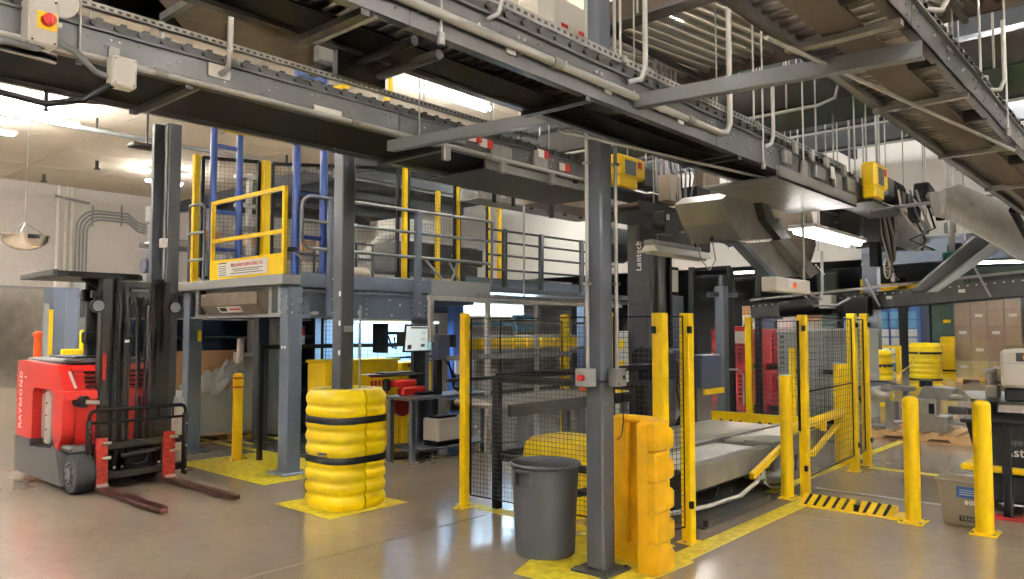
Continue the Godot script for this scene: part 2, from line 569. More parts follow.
# ---------- hall ----------
func build_hall() -> void:
	var fl := setting("floor")
	part(fl, "sub_base", mb().bb(V(-14, -.4, -36), V(46, -.03, 12)), M.joint)
	var px := 6.1
	var xs := []
	var x := 7.32 - px * 4
	while x < 46: xs.append(x); x += px
	var zs := []
	var z := -5.06 - px * 6
	while z < 14: zs.append(z); z += px
	var slab := mb().box(V(0, -.015, 0), V(px - .012, .03, px - .012), Basis.IDENTITY, 0.004).mesh()
	for i in xs.size():
		for k in zs.size():
			if xs[i] + px < -13 or zs[k] + px < -36: continue
			inst(fl, "slab", slab, V(xs[i] + px / 2, 0, zs[k] + px / 2), M.floor)
	struct("wall_left", mb().bb(V(-14, 0, -34.75), V(46, 7.9, -34.45)), M.wall)
	struct("wall_front", mb().bb(V(-14.3, 0, -34.75), V(-14, 7.9, 12)), M.wall)
	struct("wall_right", mb().bb(V(-14, 0, 12), V(46, 7.9, 12.3)), M.wall)
	struct("wall_back", mb().bb(V(45.7, 0, -34.75), V(46, 7.9, 12.3)), M.deck_dark)
	# white bulkhead hanging from the roof between hall and dock area
	struct("trim_bulkhead", mb().bb(V(25.6, 4.05, -34.45), V(25.85, 7.9, 12)), M.wall_white)
	struct("ceiling_dock", mb().bb(V(25.85, 5.4, -34.45), V(45.7, 5.6, 12)), M.deck_dark)
	# ceiling: panels in a grid over the aisle side, dark deck past x = 16
	var ce := setting("ceiling")
	part(ce, "roof_deck", mb().bb(V(-14, 7.76, -34.45), V(25.6, 7.9, 12)), M.ceiling_grid)
	part(ce, "dark_deck", mb().bb(V(16, 7.66, -34.45), V(25.6, 7.755, 12)), M.deck_dark)
	var pan := mb().box(V(0, 7.735, 0), V(2.42, .05, 1.205), Basis.IDENTITY, 0.006).mesh()
	var i := 0
	for a in 12:
		for b in 26:
			var c := V(-13.2 + 2.44 * (a + .5), 0, -34.4 + 1.22 * (b + .5))
			if c.x < -1.5 and c.z > -16: continue
			inst(ce, "ceiling_panel", pan, c, M.ceiling_tile)
			i += 1
	for k in 9:
		var zz := -33.0 + k * 3.6
		part(ce, "joist", mb().bb(V(16, 7.3, zz - .06), V(25.6, 7.66, zz + .06)), M.deck_beam)
	part(ce, "girder", mb().bb(V(15.85, 7.2, -34.4), V(16.05, 7.76, 12)), M.deck_beam)
	# stainless sliding door and cabinet at the far wall
	var d := setting("door_1", V(9.5, 0, -34.3))
	part(d, "door_leaf", mb(d).bb(V(-2, 0, -34.45), V(10.6, 3.4, -34.33)), M.stainless)
	part(d, "door_head", mb(d).bb(V(-2, 3.4, -34.45), V(10.8, 3.52, -34.28)), M.galv)
	for xx in [2.0, 5.0, 8.0]:
		part(d, "seam_cover", mb(d).bb(V(xx, 0, -34.335), V(xx + .06, 3.4, -34.31)), M.stainless)

# ---------- painted markings (thin coats of paint on the slabs) ----------
func build_paint() -> void:
	var fl := get_node("floor")
	for r in [[4.25, 5.2, -6.98, -6.02], [4.68, 5.95, -10.1, -7.9], [6.2, 7.1, -11.9, -10.9]]:
		part(fl, "painted_square", mb().bb(V(r[0], 0, r[2]), V(r[1], .0025, r[3])), M.paint_yellow)
	# corner patch by the column, line along the cell front, lines behind the gate
	part(fl, "painted_square", mb().prism(V(0, 0.0, 0), Vector3.RIGHT, Vector3.FORWARD, [Vector2(4.2, 3.7), Vector2(4.25, 2.9), Vector2(5.3, 2.85), Vector2(5.5, 3.2), Vector2(5.6, 3.9), Vector2(5.0, 4.0)], V(0, .0025, 0)), M.paint_yellow)
	part(fl, "painted_line", mb().bb(V(4.9, 0, -3.08), V(8.0, .003, -2.9)), M.paint_yellow)
	part(fl, "painted_line", mb().bb(V(5.45, 0, -5.6), V(5.62, .003, -3.2)), M.paint_yellow)
	part(fl, "painted_line", mb().bb(V(10.35, 0, -3.1), V(10.5, .003, -1.0)), M.paint_yellow)
	part(fl, "painted_line", mb().bb(V(8.1, 0, -3.5), V(14.5, .003, -3.38)), M.paint_yellow)
	part(fl, "painted_line", mb().bb(V(5.9, 0, -12.5), V(6.02, .003, -7.9)), M.paint_yellow)
	part(fl, "painted_line", mb().bb(V(6.9, 0, -9.3), V(9.3, .003, -9.15)), M.paint_yellow)

# ---------- shared builders ----------
var bolt_mesh := {}
# a bolt head on a face with normal nn
func bolt(t: Node, p: Vector3, nn: Vector3, r := 0.014, m: Material = null) -> void:
	var key := "%s %.3f" % [nn, r]
	if not bolt_mesh.has(key): bolt_mesh[key] = mb().cyl(Vector3.ZERO, nn * r * .8, r, 6, r * .8).mesh()
	inst(t, "bolt", bolt_mesh[key], p, m if m else M.bolt)
# square steel post with a base plate and anchor bolts
func steel_post(label: String, cx: float, cz: float, w: float, h: float, m: Material, group := "", called := "steel_post", plate := 0.36) -> Node3D:
	var t := thing(called, label, "column", V(cx, 0, cz), group)
	part(t, "shaft", mb(t).bb(V(cx - w / 2, .012, cz - w / 2), V(cx + w / 2, h, cz + w / 2), 0.012), m)
	if plate > 0.0:
		part(t, "base_plate", mb(t).bb(V(cx - plate / 2, 0, cz - plate / 2), V(cx + plate / 2, .022, cz + plate / 2), 0.004), m)
		for a in [-1, 1]:
			for b in [-1, 1]: bolt(t, V(cx + a * plate * .4, .022, cz + b * plate * .4), Vector3.UP, 0.016, M.galv)
	return t
# wire mesh filling the rectangle from a to b (its bottom edge) up to height h
func wires(t: Node, a: Vector3, b: Vector3, h: float, pitch := 0.05, r := 0.0022, m: Material = null) -> void:
	var w := mb(t)
	var d := b - a
	var k := maxi(2, int(d.length() / pitch))
	for i in k + 1:
		var p := a + d * i / k
		w.cyl(p, p + V(0, h, 0), r, 4, -1, false)
	var q := maxi(2, int(h / pitch))
	for i in q + 1:
		var y := V(0, h * i / q, 0)
		w.cyl(a + y, b + y, r, 4, -1, false)
	part(t, "wire_mesh", w, m if m else M.wire, "", true)
# guard fence panel: black frame and mesh between two posts
func fence_panel(label: String, a: Vector3, b: Vector3, h: float, pitch := 0.05, frame := 0.03, mid := -1.0, group := "", m: Material = null) -> Node3D:
	var t := thing("mesh_fence", label, "fence", (a + b) / 2, group)
	var fm: Material = m if m else M.black
	for y in [0.0, h]: part(t, "rail", mb(t).bar(a + V(0, y, 0), b + V(0, y, 0), frame, frame), fm)
	if mid > 0.0: part(t, "rail", mb(t).bar(a + V(0, mid, 0), b + V(0, mid, 0), frame, frame), fm)
	for p in [a, b]: part(t, "stile", mb(t).bar(p, p + V(0, h, 0), frame, frame), fm)
	wires(t, a, b, h, pitch)
	return t
# yellow fence post with foot plate and dark clips
func fence_post(label: String, x: float, z: float, h: float, m: Material, y0 := 0.0, w := 0.07, group := "", clip := Vector3(0, 0, -1)) -> Node3D:
	var t := thing("fence_post", label, "fence post", V(x, y0, z), group)
	part(t, "shaft", mb(t).bb(V(x - w / 2, y0 + .008, z - w / 2), V(x + w / 2, y0 + h, z + w / 2), 0.006), m)
	part(t, "foot_plate", mb(t).bb(V(x - .09, y0, z - .07), V(x + .09, y0 + .01, z + .07), 0.003), m)
	for k in [-1, 1]: bolt(t, V(x + k * .07, y0 + .01, z), Vector3.UP, 0.014, M.galv)
	for hh in [.14, .9]:
		part(t, "clip", mb(t).box(V(x, y0 + h * hh + .05, z) + clip * (w / 2 + .012), V(.035, .06, .035), Basis.IDENTITY, .004), M.black)
	return t
# tubular rail through points
func pipe(t: Node, called: String, pts: Array, r: float, m: Material, sides := 8) -> MeshInstance3D:
	return part(t, called, mb(t).tube(pts, r, sides), m)
func arc(c: Vector3, u: Vector3, w: Vector3, r: float, a0: float, a1: float, k := 5) -> Array:
	var o := []
	for i in k + 1:
		var t := a0 + (a1 - a0) * i / k
		o.append(c + u * cos(t) * r + w * sin(t) * r)
	return o

# ---------- mezzanine ----------
func build_mezzanine() -> void:
	var g := "mezzanine support posts"
	var A := steel_post("blue-grey mezzanine corner post beside the yellow bollard and the column guard", 5.28, -8.35, .2, 2.3, M.mezz_grey, g, "mezzanine_post", .4)
	for y in [1.98, 2.08, 2.18]:
		for k in [-.06, .06]:
			bolt(A, V(5.28 + k, y, -8.25), Vector3.BACK)
			bolt(A, V(5.18, y, -8.35 + k), Vector3.LEFT)
	for k in [-.03, .03]: part(A, "paint_chip", mb(A).box(V(5.178, 1.55, -8.35 + k), V(.003, .03, .035)), M.white_paint_chip)
	var B := steel_post("blue-grey mezzanine post right behind the forklift's backrest", 5.28, -10.95, .2, 2.3, M.mezz_grey, g, "mezzanine_post", .4)
	for y in [1.98, 2.06, 2.14, 2.22]: bolt(B, V(5.3, y, -10.85), Vector3.BACK)
	part(B, "tag", mb(B).box(V(5.33, 1.68, -10.84), V(.06, .16, .02), Basis.IDENTITY, .01), M.yellow)
	steel_post("dark mezzanine post behind the bollard with the cardboard box beside it", 6.48, -11.1, .18, 2.3, M.column_grey, g, "mezzanine_post", .4)
	steel_post("mezzanine post behind the yellow column guard", 7.5, -11.0, .2, 2.3, M.column_grey, g, "mezzanine_post", .4)
	steel_post("mezzanine post behind the workstation monitor", 7.55, -8.5, .2, 2.27, M.mezz_grey, g, "mezzanine_post", .4)
	steel_post("mezzanine post inside the cell beyond the silver frame", 12.2, -8.9, .2, 2.3, M.mezz_grey, g, "mezzanine_post", .4)
	# the platform itself: one bolted structure
	var t := thing("mezzanine_platform", "blue-grey steel mezzanine deck on beams above the workstation", "mezzanine", V(5.28, 0, -8.35))
	part(t, "deck", mb(t).bb(V(5.26, 2.38, -15.5), V(13.2, 2.46, -8.4)), M.grey_steel)
	var fb := part(t, "front_beam", mb(t).bb(V(5.38, 1.92, -8.4), V(7.66, 2.28, -8.37)).bb(V(5.38, 2.25, -8.45), V(7.66, 2.275, -8.3)).bb(V(5.38, 1.915, -8.45), V(7.66, 1.94, -8.3)), M.mezz_grey)
	for y in [1.98, 2.05, 2.12, 2.19]:
		bolt(fb, V(5.47, y, -8.37), Vector3.BACK)
		bolt(fb, V(6.46, y, -8.37), Vector3.BACK)
		bolt(fb, V(7.3, y, -8.37), Vector3.BACK)
		bolt(fb, V(7.52, y, -8.37), Vector3.BACK)
	for c in [[5.62, 1.98, .16, .05], [5.95, 2.13, .04, .06], [5.97, 1.99, .035, .07], [6.33, 2.0, .045, .08], [6.86, 2.18, .06, .025], [7.05, 2.12, .035, .05], [6.9, 1.97, .03, .03]]:
		part(fb, "paint_chip", mb(t).prism(V(c[0], c[1], -8.368), Vector3.RIGHT, Vector3.UP, [Vector2(-.5, -.3) * Vector2(c[2], c[3]), Vector2(.1, -.5) * Vector2(c[2], c[3]), Vector2(.5, -.1) * Vector2(c[2], c[3]), Vector2(.35, .5) * Vector2(c[2], c[3]), Vector2(-.3, .4) * Vector2(c[2], c[3])], V(0, 0, .002)), M.white_paint_chip)
	part(t, "toe_plate", mb(t).bb(V(5.38, 2.305, -8.36), V(7.62, 2.49, -8.33), 0.004), M.mezz_grey)
	part(t, "toe_plate", mb(t).bb(V(7.62, 2.27, -8.42), V(8.95, 2.52, -8.38), 0.004), M.bracket_grey)
	part(t, "toe_plate", mb(t).bb(V(8.95, 2.42, -8.95), V(13.2, 2.66, -8.9), 0.004), M.mezz_grey)
	for k in [[7.9, -.35], [8.1, .2], [8.25, -.2]]:
		part(t, "strut", mb(t).bar(V(k[0], 2.53, -8.4), V(k[0] + k[1], 2.85, -8.45), .03, .03), M.galv)
	var lb := part(t, "side_beam", mb(t).bb(V(5.26, 1.93, -10.85), V(5.3, 2.33, -8.45)).bb(V(5.2, 1.93, -10.85), V(5.3, 1.955, -8.45)), M.bracket_grey)
	for y in [2.0, 2.08, 2.16, 2.24]:
		bolt(lb, V(5.26, y, -8.56), Vector3.LEFT); bolt(lb, V(5.26, y, -10.75), Vector3.LEFT)
	part(t, "ledge", mb(t).bb(V(5.08, 2.33, -11.05), V(5.34, 2.45, -8.24), 0.008), M.bracket_grey)
	for z in [-10.55, -8.66]: part(t, "bracket", mb(t).bb(V(5.17, 1.98, z - .03), V(5.26, 2.33, z + .03), .004), M.dark_metal if z < -10 else M.bracket_grey)
	for x in [6.4, 7.5, 8.6, 9.7, 10.8, 11.9]:
		part(t, "joist", mb(t).bb(V(x - .05, 2.16, -15.38), V(x + .05, 2.38, -8.46 if x < 9.0 else -12.0)), M.grey_steel)
	part(t, "back_beam", mb(t).bb(V(5.3, 2.0, -15.5), V(13.2, 2.38, -15.4)), M.grey_steel)
	# sheet metal hood under the ledge
	var h := thing("metal_hood", "sloping sheet metal hood with a small label under the gate ledge", "hood", V(5.2, 1.98, -9.6))
	part(h, "casing", mb(h).prism(V(5.258, 0, -10.35), Vector3.LEFT, Vector3.UP, [Vector2(0, 1.97), Vector2(.05, 1.97), Vector2(.16, 2.1), Vector2(.16, 2.26), Vector2(0, 2.27)], V(0, 0, 1.5)), M.sheet_brown)
	var hb := Basis(Vector3.BACK, V(-.11, .13, 0).normalized(), V(-.13, -.11, 0).normalized())
	part(h, "sticker", mb(h).box(V(5.15, 2.04, -9.62), V(.62, .1, .004), hb), M.white)
	part(h, "sticker_print", mb(h).box(V(5.1465, 2.04, -9.8), V(.18, .06, .004), hb), M.ink)
	part(h, "sticker_print", mb(h).box(V(5.1465, 2.04, -9.5), V(.28, .025, .004), hb), M.red_text)
	for k in 4: bolt(h, V(5.098, 2.24, -10.25 + k * .43), Vector3.LEFT, .01)
	# swing gate: yellow frame with sign board, blue uprights, raised rear gate
	var q := thing("mezzanine_pivot_gate", "yellow pivot safety gate with sign board between blue uprights on the mezzanine edge", "gate", V(5.2, 2.45, -9.4))
	var fr := mb(q)
	for y in [3.02, 3.57]: fr.bar(V(5.26, y, -10.36), V(5.26, y, -8.5), .05, .05)
	for z in [-10.36, -8.5]: fr.bar(V(5.26, 2.45, z), V(5.26, 3.59, z), .05, .05)
	part(q, "gate_frame", fr, M.yellow)
	part(q, "sign_board", mb(q).bb(V(5.24, 2.46, -10.38), V(5.275, 2.74, -8.48), .004), M.yellow)
	var sg := part(q, "sign", mb(q).bb(V(5.232, 2.5, -10.15), V(5.238, 2.7, -8.85)), M.white)
	text(sg, "lettering", "Mezzanine Safeti-Gates, Inc.", V(5.23, 2.65, -9.36), Vector3.BACK, Vector3.UP, .048, M.red_text)
	for k in [[2.585, -9.75, -8.97], [2.56, -9.7, -9.05], [2.53, -9.78, -8.95]]: part(sg, "print_line", mb(q).bb(V(5.229, k[0], k[1]), V(5.233, k[0] + .012, k[2])), M.ink_grey)
	for k in 5: part(sg, "print_line", mb(q).bb(V(5.229, 2.52 + k * .03, -10.12), V(5.233, 2.532 + k * .03, -9.92)), M.ink_grey)
	part(sg, "print_line", mb(q).bb(V(5.229, 2.68, -10.13), V(5.233, 2.695, -9.9)), M.ink)
	for z in [-10.6, -8.42]:
		for x in [5.37, 5.78]: part(q, "upright", mb(q).cyl(V(x, 2.46, z), V(x, 5.15, z), .05, 12), M.blue)
		for y in [2.95, 3.5, 4.48, 5.05]: part(q, "rung", mb(q).bar(V(5.37, y, z), V(5.78, y, z), .06, .05), M.blue)
	var rg := mb(q)
	for z in [-10.5, -8.5]:
		rg.bar(V(5.5, 4.7, z), V(6.95, 5.55, z), .05, .05)
		rg.bar(V(5.5, 4.7, z), V(6.5, 4.75, z), .04, .04)
		rg.bar(V(6.95, 5.55, z), V(6.95, 5.15, z), .05, .05)
		rg.bar(V(6.5, 4.75, z), V(6.95, 5.15, z), .04, .04)
	for p in [[5.5, 4.7], [6.95, 5.55], [6.5, 4.75], [6.2, 5.1]]: rg.bar(V(p[0], p[1], -10.5), V(p[0], p[1], -8.5), .05, .05)
	part(q, "rear_gate_frame", rg, M.yellow)
	pipe(q, "cable", [V(5.36, 2.75, -8.48), V(5.3, 2.72, -8.3), V(5.4, 2.6, -8.2), V(5.5, 2.62, -8.3)], .008, M.tan_cable, 5)
	part(q, "hinge", mb(q).box(V(5.33, 2.78, -8.42), V(.1, .06, .1), Basis.IDENTITY, .01), M.black)
	# front handrail
	var r := thing("handrail", "grey tubular handrail along the front edge of the mezzanine", "handrail", V(7, 2.46, -8.33))
	for x in [5.82, 7.31]:
		part(r, "post", mb(r).bb(V(x - .05, 1.94, -8.33), V(x + .05, 3.5, -8.25), .01), M.mezz_grey)
		for y in [1.99, 2.16, 2.42]: bolt(r, V(x, y, -8.25), Vector3.BACK, .012)
	var lp := []
	lp.append_array(arc(V(5.52, 3.32, -8.29), Vector3.RIGHT, Vector3.UP, .15, PI / 2, PI, 4))
	lp.append_array(arc(V(5.52, 2.95, -8.29), Vector3.RIGHT, Vector3.UP, .15, PI, PI * 1.5, 4))
	lp.append(V(8.88, 2.82, -8.29))
	lp.push_front(V(8.88, 3.5, -8.29))
	pipe(r, "rail", lp, .024, M.rail_grey)
	pipe(r, "rail", [V(5.37, 3.15, -8.29), V(8.88, 3.18, -8.29)], .022, M.rail_grey)
	pipe(r, "end_post", [V(8.88, 2.5, -8.29), V(8.88, 3.51, -8.29)], .024, M.rail_grey)
	# return rail at the gate's far side
	var r2 := thing("handrail", "short grey ladder-like handrail next to the yellow gate's far blue upright", "handrail", V(5.2, 2.45, -11.0))
	var z0 := -11.15
	var z1 := -10.68
	pipe(r2, "rail", [V(5.29, 2.45, z0), V(5.29, 3.6, z0), V(5.29, 3.63, z0 + .03), V(5.29, 3.62, z1 - .1), V(5.29, 3.55, z1), V(5.29, 2.45, z1)], .022, M.rail_grey)
	for y in [3.2, 2.8]: pipe(r2, "rung", [V(5.29, y, z0), V(5.29, y, z1)], .02, M.rail_grey)
	# handrail farther along the walkway
	var r3 := thing("handrail", "dark grey three-bar handrail on the walkway past the mezzanine, before the white wall", "handrail", V(10.8, 2.6, -8.8))
	for x in [9.75, 10.75, 12.0]: part(r3, "post", mb(r3).bb(V(x - .04, 2.5, -8.84), V(x + .04, 3.52, -8.76), .01), M.column_grey)
	for y in [3.48, 3.28, 3.05, 2.8]: pipe(r3, "rail", [V(9.35, y, -8.8), V(13.1, y + .03, -8.8)], .02, M.column_grey)
	var r4 := thing("handrail", "handrail with looped ends on the far side of the mezzanine deck", "handrail", V(8.6, 2.46, -12))
	for y in [3.45, 3.15, 2.8]: pipe(r4, "rail", [V(7.6, y, -12), V(9.4, y, -12)], .025, M.column_grey)
	for x in [7.6, 8.05, 8.5, 9.0, 9.4]: pipe(r4, "post", [V(x, 2.46, -12), V(x, 3.45, -12)], .025, M.column_grey)
	# tall guard fence on the deck
	var fg := "yellow fence posts on the mezzanine"
	var H := 1.98
	fence_post("tall yellow fence post on the mezzanine beside the blue uprights' far pair", 5.4, -11.2, H, M.yellow, 2.46, .09, fg, V(0, 0, -1))
	fence_post("double-width yellow fence post on the mezzanine behind the pivot gate", 6.33, -10.8, H, M.yellow, 2.46, .12, fg, V(1, 0, 0))
	fence_post("yellow fence post behind the middle of the front handrail", 8.12, -9.54, H, M.yellow, 2.46, .075, fg, V(0, 0, -1))
	fence_post("yellow fence post behind the handrail next to the dark machine panel", 9.33, -9.54, H, M.yellow, 2.46, .075, fg, V(0, 0, -1))
	fence_post("farther yellow fence post with a dark edge behind the handrail", 9.89, -10.65, H, M.yellow, 2.46, .075, fg, V(1, 0, 0))
	fence_post("yellow fence post at the end of the front handrail, first of a pair", 11.45, -10.8, H, M.yellow, 2.46, .075, fg, V(0, 0, -1))
	fence_post("yellow fence post at the end of the front handrail, second of a pair", 11.75, -10.75, H, M.yellow, 2.46, .075, fg, V(0, 0, -1))
	fence_panel("black mesh panel between the yellow gate's fence posts on the mezzanine", V(5.5, 2.56, -11.2), V(6.24, 2.56, -10.85), 1.85, .06, .05)
	fence_panel("black mesh panel behind the near end of the front handrail", V(6.45, 2.56, -10.8), V(8.02, 2.56, -9.6), 1.85, .06, .05)
	fence_panel("black mesh panel behind the middle of the handrail", V(8.2, 2.56, -9.54), V(9.26, 2.56, -9.54), 1.85, .06, .04)
	fence_panel("black mesh panel over the dark machine at the end of the handrail", V(9.4, 2.56, -9.56), V(11.4, 2.56, -10.78), 1.85, .06, .04)
	# equipment on the deck seen through the mesh
	var c := thing("case_conveyor", "silver-framed case conveyor standing on the mezzanine behind the gate", "conveyor", V(7.5, 2.46, -13.2))
	for z in [-13.7, -12.9]: part(c, "side_rail", mb(c).bb(V(5.6, 3.2, z), V(9.5, 3.32, z + .04)), M.galv)
	for x in [5.8, 6.8, 7.8, 8.8]:
		for z in [-13.68, -12.88]: part(c, "leg", mb(c).bb(V(x, 2.46, z - .03), V(x + .06, 3.2, z + .03)), M.bracket_grey)
	for k in 26: part(c, "roller", mb(c).cyl(V(5.7 + k * .145, 3.28, -13.66), V(5.7 + k * .145, 3.28, -12.9), .03, 6), M.roller)
	for k in 3:
		single("cardboard_case", "brown cardboard case on the mezzanine conveyor, %s" % ["nearest the gate", "in the middle of the row", "at the far end"][k], "carton", V(6.6 + k * 1.05, 3.32, -13.28), mb().bb(V(6.4 + k * 1.05, 3.32, -13.5), V(6.8 + k * 1.05, 3.56, -13.1), .01), M.cardboard)
	var e := thing("control_cabinet", "grey upright frame with rails on the mezzanine behind the gate", "machine", V(6.9, 2.46, -12.2))
	for x in [6.8, 7.0]: part(e, "upright", mb(e).bb(V(x, 2.46, -12.25), V(x + .07, 4.5, -12.15)), M.galv_light)
	for y in [3.0, 3.5, 3.9, 4.4]: part(e, "cross_bar", mb(e).bb(V(6.6, y, -12.3), V(7.25, y + .07, -12.12)), M.galv)
	var mo := thing("gear_motor", "light blue gear motor beside the grey handrail on the mezzanine", "motor", V(5.35, 2.62, -12.3))
	part(mo, "motor_body", mb(mo).cyl(V(5.2, 2.78, -12.3), V(5.5, 2.78, -12.3), .14, 14), M.blue_light)
	part(mo, "fan_cover", mb(mo).cyl(V(5.1, 2.78, -12.3), V(5.2, 2.78, -12.3), .12, 14), M.navy)
	part(mo, "stand", mb(mo).bb(V(5.25, 2.46, -12.4), V(5.45, 2.66, -12.2)), M.dark_metal)
	var dm := thing("dark_machine", "black machine panel with a small label behind the end of the handrail", "machine", V(10.7, 2.46, -11.4))
	part(dm, "panel", mb(dm).bb(V(10.2, 3.1, -11.2), V(11.6, 3.45, -11.1)), M.black_gloss)
	part(dm, "body", mb(dm).bb(V(9.6, 2.9, -12.2), V(11.6, 3.5, -11.25)), M.dark_metal)
	for x in [9.7, 11.5]: part(dm, "leg", mb(dm).bb(V(x - .05, 2.46, -11.6), V(x + .05, 2.9, -11.5)), M.dark_metal)
	part(dm, "label_plate", mb(dm).bb(V(10.7, 3.26, -11.1), V(10.82, 3.29, -11.095)), M.white)
	var wm := thing("white_machine", "pale enclosed machine with a curved duct on the mezzanine", "machine", V(10.9, 2.46, -12.8))
	part(wm, "cabinet", mb(wm).bb(V(10.6, 2.46, -13.4), V(11.6, 4.2, -12.6), .02), M.galv_light)
	pipe(wm, "duct", [V(9.6, 3.2, -12.7), V(9.8, 3.35, -12.7), V(10.2, 3.7, -12.7), V(10.6, 3.85, -12.7)], .12, M.galv_light, 10)
	var rl := single("film_roll", "brown paper roll lying on the mezzanine deck behind the handrail", "roll", V(6.9, 2.46, -9.6), mb().cyl(V(6.5, 2.6, -9.5), V(7.3, 2.6, -9.5), .13, 16), M.sheet_brown)
	var tr := thing("tray_stack", "low silver tray frame on the mezzanine deck behind the handrail", "tray", V(7.7, 2.46, -9.3))
	part(tr, "frame", mb(tr).bb(V(7.35, 2.46, -9.4), V(8.05, 2.52, -9.1)), M.galv)
	part(tr, "panel", mb(tr).bb(V(7.5, 2.52, -9.35), V(8.0, 2.58, -9.15)), M.galv_light)

# ---------- overhead conveyors (run along X) ----------
# d: x0,x1 ends; zn,zf near and far side; yb bottom; yp plate top; belt [z0,z1]; belt_m; plate_m
func overhead(label: String, d: Dictionary) -> Node3D:
	var x0: float = d.x0
	var x1: float = d.x1
	var zn: float = d.zn
	var zf: float = d.zf
	var yb: float = d.yb
	var yp: float = d.yp
	var t := thing("overhead_conveyor", label, "conveyor", V((x0 + x1) / 2, yb, (zn + zf) / 2))
	var pm: Material = d.get("plate", M.conveyor_grey)
	# side rails in lengths of 3 m, butted with small gaps
	for s in [0, 1]:
		var z := zn if s == 0 else zf
		var k := 1.0 if s == 0 else -1.0
		var x := x0
		while x < x1 - .1:
			var xe := minf(x + 3.05, x1)
			part(t, "side_rail", mb(t).bb(V(x, yb, z - .006), V(xe - .006, yp, z + .006)).bb(V(x, yb, z - k * .05), V(xe - .006, yb + .012, z + .006 * k)).bb(V(x, yp - .012, z - k * .04), V(xe - .006, yp, z + .03 * k)), pm)
			x = xe
	# dark chain guard on the near edge with axle heads
	part(t, "chain_guard", mb(t).bb(V(x0, yp, zn - .03), V(x1, yp + .055, zn + .012)), M.bolt_dark)
	var hd := mb(t)
	var bo := mb(t)
	var x := x0 + .05
	while x < x1:
		hd.cyl(V(x, yp + .03, zn + .012), V(x, yp + .03, zn + .03), .016, 6)
		hd.box(V(x + .045, yp + .062, zn - .005), V(.035, .02, .03))
		x += .14
	part(t, "axle_heads", hd, M.dark_metal, "", true)
	x = x0 + .2
	while x < x1 - .1:
		for p in [[0.0, .25], [.05, .25], [.02, .62], [.36, .5], [.42, .35]]:
			bo.cyl(V(x + p[0], yb + (yp - yb) * (1.0 - p[1]), zn + .006), V(x + p[0], yb + (yp - yb) * (1.0 - p[1]), zn + .014), .009, 6)
		x += .72
	part(t, "bolts", bo, M.bolt, "", true)
	bo = mb(t)
	x = x0 + .35
	while x < x1 - .1:
		for p in [[0.0, .3], [.1, .45], [.12, .75], [.3, .2], [.33, .7]]:
			bo.cyl(V(x + p[0], yb + (yp - yb) * (1.0 - p[1]), zn + .004), V(x + p[0], yb + (yp - yb) * (1.0 - p[1]), zn + .008), .007, 6)
		x += .83
	part(t, "holes", bo, M.bolt_dark, "", true)
	# rollers
	var rl := mb().cyl(V(0, 0, zf + .012), V(0, 0, zn - .012), .028, 6).mesh()
	var pitch: float = d.get("pitch", .085)
	x = maxf(x0, d.get("rx0", x0)) + .05
	var cnt := 0
	while x < minf(x1, d.get("rx1", x1)) - .05 and cnt < 190:
		inst(t, "roller", rl, V(x, yp - .05, 0), M.roller)
		x += pitch
		cnt += 1
	# return belt or pan
	if d.has("belt"): part(t, "belt", mb(t).bb(V(x0 + .05, yb + d.get("belt_up", .05), d.belt[0]), V(x1 - .05, yb + d.get("belt_up", .05) + .012, d.belt[1])), d.belt_m)
	# ties under the rails
	for q in d.get("ties", []):
		part(t, "cross_tie", mb(t).bb(V(q - .025, yb - .03, zf), V(q + .025, yb, zn)), d.get("tie_m", M.conveyor_dark))
		part(t, "cross_tie", mb(t).bb(V(q + .06, yb - .012, zf + .02), V(q + .085, yb + .03, zn - .02)), M.galv)
	# hanger rods up to the roof
	for q in d.get("rods", []):
		pipe(t, "hanger_rod", [V(q, yb - .03, zn + .03), V(q, 7.7, zn + .03)], .0075, M.conduit, 5)
		part(t, "rod_nut", mb(t).cyl(V(q, yb - .05, zn + .03), V(q, yb + .01, zn + .03), .02, 6), M.galv)
	for q in d.get("rods_far", []):
		pipe(t, "hanger_rod", [V(q, yb, zf - .02), V(q, 7.7, zf - .02)], .0075, M.conduit, 5)
	if d.has("conduit"):
		pipe(t, "conduit", [V(x0, d.conduit, zn + .03), V(d.get("cx1", x1), d.conduit, zn + .03)], d.get("cr", .021), M.conduit)
		x = x0 + 1.0
		while x < d.get("cx1", x1) - .3:
			part(t, "conduit_coupling", mb(t).cyl(V(x, d.conduit, zn + .03), V(x + .08, d.conduit, zn + .03), d.get("cr", .021) * 1.35, 8), M.galv)
			x += 1.53
	return t
# perforated cable channel
func cable_channel(label: String, a: Vector3, b: Vector3, rods: Array) -> void:
	var t := thing("cable_channel", label, "cable channel", (a + b) / 2, "cable channels")
	var w := .042
	part(t, "channel", mb(t).bb(a + V(0, 0, -w / 2), b + V(0, .004, w / 2)).bb(a + V(0, 0, w / 2 - .003), b + V(0, .05, w / 2)).bb(a + V(0, 0, -w / 2), b + V(0, .05, -w / 2 + .003)), M.galv)
	var s := mb(t)
	var x := a.x + .05
	while x < b.x:
		s.bb(V(x, a.y + .016, a.z + w / 2), V(x + .03, a.y + .034, a.z + w / 2 + .0015))
		x += .06
	part(t, "slots", s, M.bolt_dark, "", true)
	for q in rods:
		pipe(t, "hanger_rod", [V(q, a.y - .05, a.z), V(q, 7.7, a.z)], .009, M.conduit, 5)
		part(t, "rod_clamp", mb(t).box(V(q, a.y + .025, a.z + .03), V(.05, .05, .03), Basis.IDENTITY, .006), M.galv)

